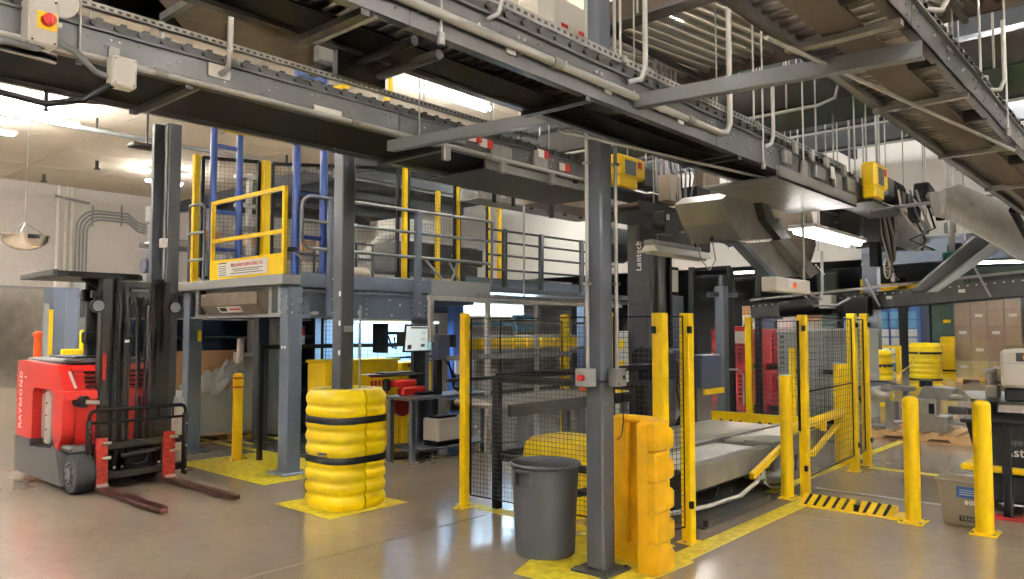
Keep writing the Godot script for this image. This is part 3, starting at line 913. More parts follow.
func build_conveyors() -> void:
	# main columns
	var c := thing("building_column", "tall grey building column with conduits and control boxes beside the trash can", "column", V(4.68, 0, -3.27))
	part(c, "shaft", mb(c).bb(V(4.602, .02, -3.348), V(4.758, 1.38, -3.192), .014), M.column_grey)
	part(c, "upper_shaft", mb(c).bb(V(4.607, 1.38, -3.343), V(4.753, 7.7, -3.197), .014), M.grey_steel)
	part(c, "base_plate", mb(c).bb(V(4.52, 0, -3.43), V(4.84, .02, -3.11), .004), M.column_grey)
	for k in [-1, 1]:
		for j in [-1, 1]: bolt(c, V(4.68 + .13 * k, .02, -3.27 + .13 * j), Vector3.UP, .018, M.column_grey)
	pipe(c, "conduit", [V(4.57, 1.45, -3.3), V(4.57, 7.6, -3.3)], .014, M.conduit)
	pipe(c, "conduit", [V(4.75, 1.45, -3.165), V(4.75, 7.6, -3.165)], .014, M.conduit)
	for y in [2.1, 3.0]:
		part(c, "conduit_clamp", mb(c).box(V(4.57, y, -3.3), V(.04, .02, .05)), M.galv)
		part(c, "conduit_clamp", mb(c).box(V(4.75, y, -3.165), V(.05, .02, .04)), M.galv)
	var es := part(c, "control_box", mb(c).box(V(4.545, 1.41, -3.3), V(.09, .13, .13), Basis.IDENTITY, .006), M.bracket_grey)
	part(es, "stop_button", mb(c).cyl(V(4.5, 1.41, -3.3), V(4.465, 1.41, -3.3), .024, 12), M.red)
	var jb := part(c, "junction_box", mb(c).box(V(4.72, 1.41, -3.14), V(.13, .13, .08), Basis.IDENTITY, .006), M.galv)
	for k in [[-.045, -.045], [.045, .045]]: bolt(jb, V(4.72 + k[0], 1.41 + k[1], -3.1), Vector3.BACK, .008, M.bolt_dark)
	part(jb, "knockout", mb(c).cyl(V(4.745, 1.41, -3.1), V(4.745, 1.41, -3.096), .018, 10), M.dark_metal)
	pipe(c, "cable", [V(4.76, 1.35, -3.13), V(4.78, 1.1, -3.13), V(4.77, .98, -3.14), V(4.74, .95, -3.16)], .005, M.black, 5)
	var c2 := thing("guarded_column", "grey steel column rising out of the yellow column guard", "column", V(4.72, 0, -6.5))
	part(c2, "shaft", mb(c2).bb(V(4.64, 0, -6.58), V(4.8, 4.1, -6.42), .01), M.column_grey)
	part(c2, "cap_plate", mb(c2).bb(V(4.6, 4.1, -6.62), V(4.84, 4.13, -6.38), .004), M.bracket_grey)
	for y in [1.55, 1.85, 2.15]: part(c2, "paint_chip", mb(c2).box(V(4.639, y - .02, -6.45), V(.002, .05, .03)), M.white_paint_chip)
	part(c2, "clamp", mb(c2).box(V(4.72, 1.77, -6.41), V(.1, .06, .03), Basis.IDENTITY, .006), M.galv)
	pipe(c2, "rod", [V(4.83, 1.1, -6.36), V(4.83, 2.02, -6.36)], .012, M.conduit, 6)
	var c3 := thing("aisle_column", "dark grey column with conduit and small white box behind the forklift mast", "column", V(4.75, 0, -10.75))
	part(c3, "shaft", mb(c3).bb(V(4.74, 0, -10.84), V(4.92, 4.7, -10.66), .01), M.column_grey)
	part(c3, "back_channel", mb(c3).bb(V(4.62, 0, -10.95), V(4.8, 4.7, -10.86), .006), M.column_grey)
	pipe(c3, "conduit", [V(4.72, 1.6, -10.7), V(4.72, 4.66, -10.7)], .014, M.conduit)
	part(c3, "switch_box", mb(c3).box(V(4.7, 2.98, -10.68), V(.07, .13, .13), Basis.IDENTITY, .008), M.white)
	var c4 := thing("frame_post", "slim grey frame post with a bright top standing behind the aisle column", "column", V(6.1, 2.46, -14.2))
	part(c4, "shaft", mb(c4).bb(V(6.0, 2.46, -14.3), V(6.2, 3.75, -14.1), .01), M.grey_steel)
	part(c4, "cap", mb(c4).bb(V(5.96, 3.75, -14.34), V(6.24, 4.05, -14.06), .01), M.bracket_grey)
	pipe(c4, "conduit", [V(5.98, 3.6, -14.05), V(5.98, 4.7, -14.05)], .02, M.conduit, 6)

	# L: conveyor over the mezzanine edge
	var L := overhead("grey overhead conveyor crossing above the mezzanine front, with switch boxes at its start", {"x0": -2.0, "x1": 7.35, "zn": -4.9, "zf": -5.8, "yb": 3.385, "yp": 3.585, "belt": [-5.74, -4.96], "belt_m": M.belt_black, "belt_up": .03, "pitch": .12, "conduit": 3.4, "ties": [-.4, .95, 2.3, 4.6, 6.6], "rods": [1.62, 4.3], "rods_far": [2.0, 5.2]})
	part(L, "bracket", mb(L).box(V(2.5, 3.52, -4.885), V(.16, .09, .012)), M.white_box)
	pipe(L, "standoff_pipe", [V(2.5, 3.5, -4.87), V(2.52, 3.53, -4.8), V(2.52, 3.62, -4.78), V(2.52, 4.2, -4.78)], .02, M.conduit)
	part(L, "standoff_arm", mb(L).bar(V(2.52, 4.17, -4.78), V(2.52, 4.17, -5.85), .04, .06), M.galv)
	pipe(L, "standoff_pipe", [V(2.52, 4.2, -5.85), V(2.52, 3.6, -5.85)], .02, M.conduit)
	part(L, "label_plate", mb(L).bb(V(3.25, 3.42, -4.875), V(3.5, 3.46, -4.87)), M.white)
	for k in 3: part(L, "label_plate", mb(L).bb(V(1.35 - k * .42, 3.53, -4.893), V(1.53 - k * .42, 3.56, -4.889)), M.white)
	# drive section with guards near its right end
	for k in [[4.75, 3.5, .22, .1], [5.35, 3.45, .3, .16], [5.95, 3.48, .22, .2]]:
		part(L, "guard_plate", mb(L).bb(V(k[0] - k[2] / 2, k[1] - k[3] / 2, -4.89), V(k[0] + k[2] / 2, k[1] + k[3] / 2, -4.86), .006), M.galv)
	for k in [[4.9, 3.5], [5.05, 3.47], [5.9, 3.52], [6.25, 3.44]]:
		part(L, "warning_label", mb(L).bb(V(k[0], k[1], -4.875), V(k[0] + .09, k[1] + .08, -4.858)), M.white)
		part(L, "warning_label", mb(L).bb(V(k[0] + .09, k[1], -4.875), V(k[0] + .17, k[1] + .08, -4.858)), M.red_text)
	part(L, "drive_pan", mb(L).bb(V(5.2, 3.3, -5.8), V(7.3, 3.32, -4.95)), M.dark_metal)
	part(L, "drive_pan_side", mb(L).bb(V(5.2, 3.3, -4.96), V(7.3, 3.38, -4.93)), M.sheet)
	for k in 4: part(L, "hanger_bracket", mb(L).box(V(4.6 + k * .75, 3.32, -4.85), V(.08, .12, .06), Basis.IDENTITY, .01), M.galv)
	# M: conveyor in front of the building column
	var Mc := overhead("dark overhead roller conveyor passing in front of the tall building column", {"x0": -.8, "x1": 9.5, "rx1": 8.6, "zn": -2.62, "zf": -3.13, "yb": 3.15, "yp": 3.37, "belt": [-3.1, -2.86], "belt_m": M.belt_black, "belt_up": .03, "conduit": 3.25, "cx1": 5.33, "cr": .026, "ties": [2.0, 3.65, 5.7, 7.6], "rods": [2.42, 6.1, 7.0], "rods_far": [5.0, 6.4]})
	pipe(Mc, "conduit_riser", [V(5.3, 3.25, -2.585), V(5.38, 3.27, -2.57), V(5.42, 3.34, -2.56), V(5.42, 4.4, -2.56)], .022, M.conduit)
	pipe(Mc, "standoff_pipe", [V(4.05, 3.33, -2.6), V(4.13, 3.36, -2.55), V(4.15, 3.45, -2.53), V(4.15, 4.05, -2.53)], .018, M.conduit)
	pipe(Mc, "standoff_pipe", [V(2.75, 3.33, -2.6), V(2.78, 3.36, -2.55), V(2.8, 3.45, -2.53), V(2.8, 3.6, -2.53)], .012, M.conduit)
	pipe(Mc, "standoff_pipe", [V(6.15, 3.3, -2.6), V(6.2, 3.33, -2.56), V(6.22, 3.4, -2.55), V(6.22, 3.85, -2.55)], .016, M.conduit)
	pipe(Mc, "diagonal_brace", [V(4.0, 3.1, -3.12), V(7.2, 3.1, -2.62)], .012, M.conduit, 6)
	# drum under the first tie
	part(Mc, "snub_roller", mb(Mc).cyl(V(2.3, 3.1, -3.1), V(2.3, 3.1, -2.64), .024, 10), M.black)
	part(Mc, "snub_roller", mb(Mc).cyl(V(2.42, 3.06, -3.05), V(2.42, 3.06, -2.6), .026, 10), M.dark_metal)
	part(Mc, "roller_bracket", mb(Mc).bb(V(2.2, 3.02, -3.14), V(2.5, 3.2, -3.1)), M.dark_metal)
	for k in 3: part(Mc, "label_plate", mb(Mc).bb(V(2.9 + k * .9, 3.205, -2.61), V(2.97 + k * .9, 3.235, -2.6)), M.white)
	# drive end
	for k in [[6.6, 3.28, .16, .12], [7.0, 3.24, .1, .16], [7.4, 3.27, .26, .12], [7.9, 3.26, .2, .16], [8.3, 3.28, .24, .14]]:
		part(Mc, "guard_plate", mb(Mc).bb(V(k[0] - k[2] / 2, k[1] - k[3] / 2, -2.61), V(k[0] + k[2] / 2, k[1] + k[3] / 2, -2.57), .006), M.sheet)
		part(Mc, "hanger_bracket", mb(Mc).box(V(k[0] + .18, 3.4, -2.58), V(.06, .12, .05), Basis.IDENTITY, .01), M.galv)
	part(Mc, "label_plate", mb(Mc).bb(V(7.66, 3.26, -2.57), V(7.76, 3.38, -2.565)), M.white)
	part(Mc, "drive_pan", mb(Mc).bb(V(6.2, 3.03, -3.2), V(8.2, 3.05, -2.5)), M.sheet)
	part(Mc, "drive_pan_side", mb(Mc).bb(V(6.2, 3.03, -2.52), V(8.2, 3.14, -2.5)), M.sheet)
	# R: conveyor at the right
	var R := overhead("bright-sided overhead belt conveyor on the right, its plate catching the light", {"x0": 1.0, "x1": 13.5, "zn": -.96, "zf": -1.52, "yb": 3.24, "yp": 3.39, "belt": [-1.34, -1.14], "belt_m": M.belt, "belt_up": .02, "pitch": .11, "ties": [3.9, 5.4, 7.2, 9.2], "tie_m": M.sheet, "rods": [6.6], "rods_far": [5.6, 6.3, 8.0]})
	pipe(R, "diagonal_brace", [V(3.6, 3.2, -1.5), V(7.2, 3.2, -.98)], .012, M.conduit, 6)
	for x in [3.55, 4.7, 6.15, 8.0]: part(R, "support_roller", mb(R).cyl(V(x, 3.28, -1.13), V(x, 3.28, -.99), .045, 10), M.rubber)
	pipe(R, "standoff_pipe", [V(4.3, 3.42, -.96), V(4.42, 3.43, -.9), V(4.47, 3.5, -.88), V(4.47, 3.9, -.88)], .014, M.conduit)
	pipe(R, "standoff_pipe", [V(6.0, 3.4, -.96), V(6.12, 3.42, -.9), V(6.17, 3.5, -.88), V(6.17, 3.92, -.88)], .014, M.conduit)
	# long strut under all three
	var st := thing("cross_strut", "long grey steel strut tying the three overhead conveyors together underneath", "strut", V(4.2, 3.14, -2.9))
	part(st, "angle", mb(st).bar(V(4.22, 3.185, -.95), V(4.02, 3.3, -4.95), .01, .085).bar(V(4.25, 3.145, -.95), V(4.05, 3.26, -4.95), .07, .008), M.rail_grey)
	# K: belt conveyor higher up beyond L
	var K := thing("belt_conveyor", "dark belt conveyor with brown sheet pan hanging above the mezzanine-side conveyor", "conveyor", V(1.7, 4.5, -6.4))
	part(K, "side_rail", mb(K).bb(V(-2, 4.5, -6.1), V(5.3, 4.92, -6.07)), M.conveyor_dark)
	part(K, "side_rail", mb(K).bb(V(-2, 4.5, -6.75), V(5.3, 4.92, -6.72)), M.conveyor_dark)
	part(K, "belt", mb(K).bb(V(-2, 4.74, -6.72), V(5.25, 4.77, -6.1)), M.belt_black)
	part(K, "pan", mb(K).prism(V(0, 4.49, 0), Vector3.RIGHT, Vector3.FORWARD, [Vector2(2.5, 6.1), Vector2(5.2, 6.1), Vector2(5.2, 6.72), Vector2(3.1, 6.72)], V(0, .015, 0)), M.sheet_brown)
	part(K, "pan", mb(K).bb(V(-2, 4.48, -6.72), V(2.4, 4.5, -6.1)), M.belt_black)
	for x in [1.1, 4.4]: part(K, "cross_tie", mb(K).bb(V(x, 4.4, -6.75), V(x + .1, 4.48, -6.07)), M.conveyor_dark)
	part(K, "label_plate", mb(K).bb(V(3.7, 4.68, -6.07), V(3.95, 4.76, -6.065)), M.white)
	part(K, "end_roller", mb(K).cyl(V(5.25, 4.75, -6.72), V(5.25, 4.75, -6.1), .1, 12), M.dark_metal)
	for k in 4: pipe(K, "hanger_rod", [V(1.0 + k * 1.3, 4.5, -6.04), V(1.0 + k * 1.3, 7.7, -6.04)], .011, M.conduit, 5)
	part(K, "sensor_box", mb(K).bb(V(4.05, 4.3, -6.1), V(4.4, 4.45, -6.0), .01), M.bracket_grey)
	cable_channel("galvanised perforated cable channel above the conveyor over the mezzanine", V(-1, 4.06, -5.8), V(7.0, 4.06, -5.8), [1.9, 4.6, 6.2])
	cable_channel("galvanised cable channel along the top of the roller conveyor by the building column", V(-.5, 3.5, -2.72), V(8.5, 3.5, -2.72), [4.15, 6.22])
	cable_channel("galvanised cable channel along the top of the right belt conveyor", V(1.0, 3.5, -1.02), V(13, 3.5, -1.02), [4.47, 6.17])
	# switch boxes hung on L
	var sb := thing("isolator_box", "light grey switch box with red rotary knob on yellow plate", "switch box", PZ(42, 40, -4.75))
	var a := PZ(28, 41, -4.75)
	var b := PZ(60, 1, -4.75)
	part(sb, "enclosure", mb(sb).bb(V(a.x, a.y, -4.9), V(b.x, b.y, -4.75), .012), M.white_box)
	var kp := PZ(47.5, 21, -4.745)
	var pl := part(sb, "knob_plate", mb(sb).box(V(kp.x, kp.y, -4.747), V(.1, .1, .006), Basis.IDENTITY, .002), M.yellow)
	part(pl, "knob", mb(sb).cyl(V(kp.x, kp.y, -4.744), V(kp.x, kp.y, -4.70), .034, 16).box(V(kp.x, kp.y, -4.695), V(.02, .06, .02), Basis.IDENTITY, .004), M.red)
	for k in [[.02, .02], [-.02, .02], [.02, -.02], [-.02, -.02]]: bolt(sb, V((b.x if k[0] < 0 else a.x) + k[0], (b.y if k[1] < 0 else a.y) + k[1], -4.75), Vector3.BACK, .007, M.bolt_dark)
	pipe(sb, "conduit", [V(a.x - 1.0, a.y - .03, -4.8), V(a.x - .2, a.y - .02, -4.8), V(a.x + .05, a.y - .01, -4.8), V(a.x + .1, a.y + .02, -4.82)], .022, M.rail_grey)
	pipe(sb, "conduit", [V(b.x - .01, a.y + .06, -4.8), V(b.x + .1, a.y + .03, -4.8), V(b.x + .22, a.y - .06, -4.82), V(b.x + .4, a.y - .08, -4.85)], .02, M.rail_grey)
	part(sb, "round_cover", mb(sb).cyl(V(b.x + .04, b.y + .05, -4.9), V(b.x + .04, b.y + .05, -4.86), .1, 18), M.white_box)
	var jx := thing("junction_box", "plain light grey junction box on a bracket under the conveyor's switch box", "junction box", PZ(122, 86, -4.75))
	a = PZ(112, 84, -4.75)
	b = PZ(138, 60, -4.75)
	part(jx, "enclosure", mb(jx).bb(V(a.x, a.y, -4.85), V(b.x, b.y, -4.75), .012), M.white_box)
	part(jx, "bracket", mb(jx).box(V(a.x + .05, b.y + .03, -4.87), V(.06, .1, .02)), M.galv)
	for k in [[.02, .02], [-.02, .02], [.02, -.02], [-.02, -.02]]: bolt(jx, V((b.x if k[0] < 0 else a.x) + k[0], (b.y if k[1] < 0 else a.y) + k[1], -4.75), Vector3.BACK, .006, M.galv)
	pipe(jx, "cable", [V(a.x + .03, a.y + .02, -4.8), V(a.x - .12, a.y - .1, -4.85), V(a.x - .3, a.y - .16, -4.9), V(a.x - .7, a.y - .12, -4.95), V(a.x - 1.4, a.y - .02, -5.0)], .02, M.black)
	for k in 3: part(jx, "cable_tie", mb(jx).cyl(V(a.x - .3 - k * .3, a.y - .2, -4.9), V(a.x - .3 - k * .3, a.y - .08, -4.9), .012, 5), M.black)
	# tail rollers of L by the boxes
	for k in 2: part(L, "tail_roller", mb(L).cyl(V(.9 + k * .22, 3.3 - k * .02, -5.75), V(.9 + k * .22, 3.3 - k * .02, -4.95), .035, 8), M.conveyor_dark)
	for k in 2: part(L, "tail_bracket", mb(L).bar(V(.5, 3.36, -4.88), V(1.5, 3.33, -4.88), .03, .03 + .02 * k), M.galv)
	var bc := single("black_cable", "thin black cable slung under the conveyor past its junction box", "cable", V(2.4, 3.3, -5.9), mb().tube([V(1.95, 3.36, -5.75), PZ(68, 101, -5.9), PZ(130, 105, -5.9), PZ(200, 116, -5.9), PZ(256, 127, -5.9), PZ(285, 134, -5.85)], .012, 6), M.black)
	# column guard
	var q := thing("column_guard", "ribbed yellow plastic column guard with two black straps on a painted square", "column guard", V(4.75, 0, -6.47))
	column_guard(q, V(4.75, 0, -6.47), .355, 1.17, [.41, .74], 9)
	for k in 3:
		var an := 2.78 + .05 * k
		part(q, "print", mb(q).box(V(4.75, .55 - k * .035, -6.47) + V(cos(2.84), 0, sin(2.84)) * .372, V(.012, .022 if k == 0 else .01, .11), Basis(Vector3.UP, -2.84)), M.ink)

# ribbed two-piece plastic guard; straps at fractions of the height
func column_guard(t: Node3D, c: Vector3, r: float, h: float, straps: Array, ribs: int, segs := 40) -> void:
	for s in 2:
		var pr := []
		var n := ribs * 6
		pr.append(Vector2(r * .93, 0.0))
		for i in n + 1:
			var f := float(i) / n
			var bulge := absf(sin(f * ribs * PI))
			pr.append(Vector2(r * (.93 + .07 * pow(bulge, .7)), .012 + f * (h - .05)))
		pr.append(Vector2(r * .9, h - .01))
		pr.append(Vector2(r * .84, h))
		pr.append(Vector2(r * .5, h))
		pr.append(Vector2(r * .5, h * .75))
		var b := mb(t)
		half_lathe(b, c, pr, segs / 2, PI * s + 1.62 + .022, PI * (s + 1) + 1.62 - .022)
		part(t, "guard_half", b, M.yellow_plastic)
	for f in straps:
		var y: float = h * f
		part(t, "strap", mb(t).lathe(c, [Vector2(r * .96, y - .035), Vector2(r * 1.005, y - .03), Vector2(r * 1.005, y + .03), Vector2(r * .96, y + .035)], segs, 1.3), M.black)
func half_lathe(b: MB, c: Vector3, pr: Array, segs: int, a0: float, a1: float) -> void:
	var rows := []
	for q in pr:
		var row := []
		for i in segs + 1:
			var t := a0 + (a1 - a0) * i / segs
			var k := 1.0 / pow(pow(absf(cos(t)), 3.3) + pow(absf(sin(t)), 3.3), 1.0 / 3.3)
			row.append(c + Vector3(cos(t) * q.x * k, q.y, sin(t) * q.x * k))
		rows.append(row)
	for j in rows.size() - 1:
		for i in segs:
			var nn := []
			for e in [[j, i], [j, i + 1], [j + 1, i + 1], [j + 1, i]]:
				var du: Vector3 = rows[e[0]][mini(e[1] + 1, segs)] - rows[e[0]][maxi(e[1] - 1, 0)]
				var dv: Vector3 = rows[mini(e[0] + 1, rows.size() - 1)][e[1]] - rows[maxi(e[0] - 1, 0)][e[1]]
				nn.append(dv.cross(du).normalized())
			b.tri(rows[j][i], rows[j][i + 1], rows[j + 1][i + 1], nn[0], nn[1], nn[2])
			b.tri(rows[j][i], rows[j + 1][i + 1], rows[j + 1][i], nn[0], nn[2], nn[3])
	# closing walls at the seam
	for i in [0, segs]:
		for j in rows.size() - 1:
			var inner: Vector3 = c + V(0, rows[j][i].y - c.y, 0) + (rows[j][i] - c - V(0, rows[j][i].y - c.y, 0)) * .6
			var inner2: Vector3 = c + V(0, rows[j + 1][i].y - c.y, 0) + (rows[j + 1][i] - c - V(0, rows[j + 1][i].y - c.y, 0)) * .6
			b.face(rows[j][i], rows[j + 1][i], inner2, inner, rows[j][segs / 2])

# ---------- forklift ----------
func side_poly(b: MB, x: float, pts: Array, w: float) -> MB:
	# polygon of Vector2(z, y) pushed along +X from x
	return b.prism(V(x, 0, 0), Vector3.BACK, Vector3.UP, pts, V(w, 0, 0))
func build_forklift() -> void:
	var t := thing("forklift", "red and grey stand-up forklift with a black mast and red forks lowered to the floor", "forklift", V(3.65, 0, -9.6))
	# body
	side_poly_part(t, "counterweight_body", 3.12, [Vector2(-10.74, .1), Vector2(-9.4, .1), Vector2(-9.3, .5), Vector2(-9.3, 1.3), Vector2(-10.74, 1.36)], .88, M.truck_grey)
	var sd := side_poly_part(t, "side_panel", 3.0, [Vector2(-10.77, .49), Vector2(-10.18, .49), Vector2(-10.18, 1.04), Vector2(-10.13, 1.09), Vector2(-9.56, 1.09), Vector2(-9.5, 1.04), Vector2(-9.5, .66), Vector2(-9.44, .5), Vector2(-9.32, .44), Vector2(-9.2, .6), Vector2(-9.18, 1.06), Vector2(-9.25, 1.26), Vector2(-9.4, 1.37), Vector2(-10.6, 1.4), Vector2(-10.74, 1.39), Vector2(-10.77, 1.36)], .12, M.red)
	side_poly_part(t, "side_panel", 3.99, [Vector2(-10.77, .1), Vector2(-9.32, .1), Vector2(-9.26, .6), Vector2(-9.26, 1.24), Vector2(-9.5, 1.38), Vector2(-10.74, 1.39)], .06, M.red)
	side_poly_part(t, "rear_panel", 3.05, [Vector2(-10.8, .1), Vector2(-10.74, .1), Vector2(-10.74, 1.38), Vector2(-10.78, 1.37)], .98, M.red)
	text(sd, "lettering", "RAYMOND", V(2.996, .92, -10.6), Vector3.UP, Vector3.FORWARD, .1, M.white, true)
	part(sd, "small_mark", mb(t).box(V(2.998, 1.2, -10.45), V(.004, .02, .07)), M.white)
	side_poly_part(t, "skirt", 2.99, [Vector2(-10.73, .07), Vector2(-9.16, .07), Vector2(-9.28, .3), Vector2(-9.32, .44), Vector2(-9.44, .5), Vector2(-9.5, .44), Vector2(-10.2, .4), Vector2(-10.2, .49), Vector2(-10.76, .49)], .14, M.truck_grey)
	# what shows in the step-through opening
	part(t, "step_plate", mb(t).bb(V(3.02, .38, -10.2), V(3.2, .44, -9.5)), M.black)
	part(t, "inner_cover", mb(t).bb(V(3.07, .5, -10.1), V(3.12, 1.02, -9.72), .02), M.machine_steel)
	part(t, "inner_cover", mb(t).bb(V(3.05, .45, -9.92), V(3.1, 1.06, -9.78), .02), M.galv_light)
	part(t, "inner_cover", mb(t).bb(V(3.07, .62, -9.68), V(3.11, .98, -9.54), .02), M.white_box)
	for y in [.62, .78, .92]: bolt(t, V(3.05, y, -9.85), Vector3.LEFT, .012, M.dark_metal)
	# front cowl with louvres
	var cw := side_poly_part(t, "front_cowl", 3.13, [Vector2(-9.34, .46), Vector2(-9.2, .5), Vector2(-9.15, .8), Vector2(-9.17, 1.06), Vector2(-9.24, 1.26), Vector2(-9.4, 1.36), Vector2(-9.6, 1.36), Vector2(-9.6, .46)], .86, M.red)
	side_poly_part(t, "cowl_band", 2.985, [Vector2(-9.32, 1.0), Vector2(-9.12, 1.0), Vector2(-9.14, 1.09), Vector2(-9.34, 1.09)], 1.07, M.red)
	for k in 4:
		for xx in [[3.22, 3.52], [3.7, 3.92]]:
			part(cw, "louvre", mb(t).bar(V(xx[0], 1.13 + k * .052, -9.178 - k * .021), V(xx[1], 1.13 + k * .052, -9.178 - k * .021), .03, .02), M.black)
	part(cw, "stripe", mb(t).bar(V(3.12, 1.12, -9.166), V(3.08, 1.3, -9.265), .03, .006, V(0, .3, 1)), M.white)
	part(t, "top_deck", mb(t).bb(V(3.08, 1.37, -10.7), V(4.0, 1.43, -9.5), .02), M.truck_grey)
	part(t, "top_mat", mb(t).bb(V(3.25, 1.43, -10.5), V(3.9, 1.455, -9.62), .01), M.black)
	# wheels
	for wp in [[3.03, -9.02], [3.8, -9.26]]:
		var x: float = wp[0]
		var wz: float = wp[1]
		var w := part(t, "drive_wheel", wheel(mb(t), V(x, .215, wz), .21, .2), M.rubber)
		part(w, "hub", mb(t).cyl(V(x - .006, .215, wz), V(x + .1, .215, wz), .135, 20), M.hub)
		part(w, "hub_ring", mb(t).cyl(V(x - .014, .215, wz), V(x + .1, .215, wz), .07, 16), M.truck_grey)
		for k in 8: bolt(w, V(x - .006, .215 + sin(TAU * k / 8) * .1, wz + cos(TAU * k / 8) * .1), Vector3.LEFT, .012, M.dark_metal)
	part(t, "rear_wheel", wheel(mb(t), V(3.5, .14, -10.4), .14, .15), M.rubber)
	part(t, "wheel_arch", mb(t).bb(V(3.02, .43, -9.3), V(3.3, .5, -8.98), .02), M.truck_grey)
	part(t, "axle_housing", mb(t).bb(V(3.25, .1, -9.3), V(3.95, .4, -8.99), .02), M.black)
	# overhead guard
	part(t, "overhead_guard", mb(t).prism(V(0, 2.37, 0), Vector3.RIGHT, Vector3.FORWARD, [Vector2(2.98, 10.55), Vector2(3.02, 9.55), Vector2(3.1, 9.45), Vector2(3.85, 9.4), Vector2(3.98, 9.6), Vector2(4.0, 10.55)], V(0, .06, 0)), M.black)
	part(t, "guard_trim", mb(t).bar(V(2.97, 2.40, -10.6), V(3.0, 2.42, -9.55), .05, .06), M.truck_grey)
	for z in [-10.4, -10.1, -9.8]: part(t, "guard_slat", mb(t).bb(V(3.05, 2.425, z), V(3.95, 2.45, z + .1)), M.black)
	part(t, "guard_post", mb(t).bb(V(3.46, 1.4, -9.98), V(3.58, 2.38, -9.86), .02).bb(V(3.42, 1.6, -9.95), V(3.6, 1.75, -9.84), .02).bb(V(3.4, 2.1, -9.96), V(3.62, 2.25, -9.84), .02), M.black)
	part(t, "guard_post", mb(t).bb(V(3.88, 1.4, -9.98), V(3.96, 2.38, -9.86), .02), M.black)
	for k in 3: part(t, "hose", mb(t).tube([V(3.36 + k * .03, 2.36, -9.8), V(3.4 + k * .04, 2.3, -9.6), V(3.5 + k * .03, 2.2, -9.4), V(3.6 + k * .02, 1.9, -9.25)], .014, 6), M.rubber)
	# mast: outer and inner channels, crossheads, chains, cylinder
	for s in [[3.33, 1.0], [4.09, -1.0]]:
		var x: float = s[0]
		var k: float = s[1]
		part(t, "mast_channel", mb(t).bb(V(x, .12, -9.22), V(x + k * .025, 2.33, -9.06)).bb(V(x, .12, -9.22), V(x + k * .1, 2.33, -9.19)).bb(V(x, .12, -9.09), V(x + k * .1, 2.33, -9.06)), M.mast)
		part(t, "mast_channel", mb(t).bb(V(x + k * .1, .14, -9.2), V(x + k * .125, 2.36, -9.02)).bb(V(x + k * .1, .14, -9.05), V(x + k * .18, 2.36, -9.02), .004).bb(V(x + k * .1, .14, -9.2), V(x + k * .18, 2.36, -9.17)), M.mast)
		part(t, "inner_mast", mb(t).bb(V(x + k * .18, .14, -9.16), V(x + k * .21, 2.3, -8.99)).bb(V(x + k * .16, .14, -9.02), V(x + k * .25, 2.3, -8.99)), M.mast)
		part(t, "lift_cylinder", mb(t).cyl(V(x + k * .3, .2, -9.18), V(x + k * .3, 1.1, -9.18), .035, 10).cyl(V(x + k * .3, 1.1, -9.18), V(x + k * .3, 2.2, -9.18), .018, 8), M.dark_metal)
		var lm := part(t, "head_lamp", mb(t).cyl(V(x - k * .05, 2.03, -9.1), V(x - k * .05, 2.03, -9.04), .075, 18).cyl(V(x - k * .05, 2.03, -9.18), V(x - k * .05, 2.03, -9.1), .045, 12), M.black)
		part(lm, "lens", mb(t).cyl(V(x - k * .05, 2.03, -9.04), V(x - k * .05, 2.03, -9.03), .06, 18), M.rail_grey)
		part(lm, "lamp_arm", mb(t).bb(V(x - k * .1, 2.12, -9.16), V(x + k * .12, 2.2, -9.1), .01).bb(V(x - k * .065, 2.08, -9.14), V(x - k * .035, 2.14, -9.1)), M.mast)
	part(t, "crosshead", mb(t).bb(V(3.33, 2.24, -9.2), V(4.09, 2.33, -9.12), .01), M.mast)
	part(t, "crosshead", mb(t).bb(V(3.45, 2.13, -9.14), V(3.97, 2.2, -9.02), .01), M.mast)
	part(t, "crosshead", mb(t).bb(V(3.4, 1.02, -9.22), V(4.02, 1.1, -9.17), .01), M.mast)
	part(t, "mast_tie", mb(t).bb(V(3.4, .14, -9.22), V(4.02, .3, -9.05), .01), M.mast)
	for x in [3.62, 3.8]:
		part(t, "chain", mb(t).bb(V(x - .014, .5, -9.05), V(x + .014, 2.1, -9.035)), M.dark_metal)
		part(t, "chain_wheel", mb(t).cyl(V(x - .02, 2.1, -9.04), V(x + .02, 2.1, -9.04), .06, 12), M.dark_metal)
	pipe(t, "mast_hose", [V(3.76, 2.15, -9.03), V(3.83, 2.05, -9.0), V(3.8, 1.8, -9.0), V(3.84, 1.4, -9.0), V(3.82, .6, -9.0)], .014, M.rubber, 6)
	pipe(t, "mast_hose", [V(3.66, 2.2, -9.03), V(3.68, 1.9, -9.0), V(3.7, 1.3, -9.0), V(3.7, .6, -9.0)], .014, M.rubber, 6)
	part(t, "capacity_plate", mb(t).bb(V(3.345, 1.2, -9.055), V(3.385, 1.5, -9.052)), M.red_dark)
	part(t, "mast_label", mb(t).bb(V(3.55, 1.62, -8.988), V(3.6, 1.65, -8.986)), M.white)
	# tilt cylinder between body and mast
	var tc := part(t, "tilt_cylinder", mb(t).cyl(V(3.14, .98, -9.2), V(3.2, .97, -9.1), .065, 14), M.black)
	part(tc, "rod", mb(t).cyl(V(3.2, .97, -9.1), V(3.36, .95, -9.06), .026, 10), M.bolt)
	part(tc, "clevis", mb(t).box(V(3.36, .95, -9.04), V(.07, .09, .07), Basis.IDENTITY, .01), M.mast)
	# carriage and load backrest
	part(t, "carriage_plate", mb(t).bb(V(3.22, .44, -9.0), V(4.24, .52, -8.95), .008), M.mast)
	part(t, "carriage_plate", mb(t).bb(V(3.22, .12, -9.0), V(4.24, .2, -8.95), .008), M.mast)
	for x in [3.46, 3.6, 3.86, 3.99]: part(t, "carriage_bar", mb(t).bb(V(x, .18, -9.0), V(x + .035, .46, -8.96)), M.black)
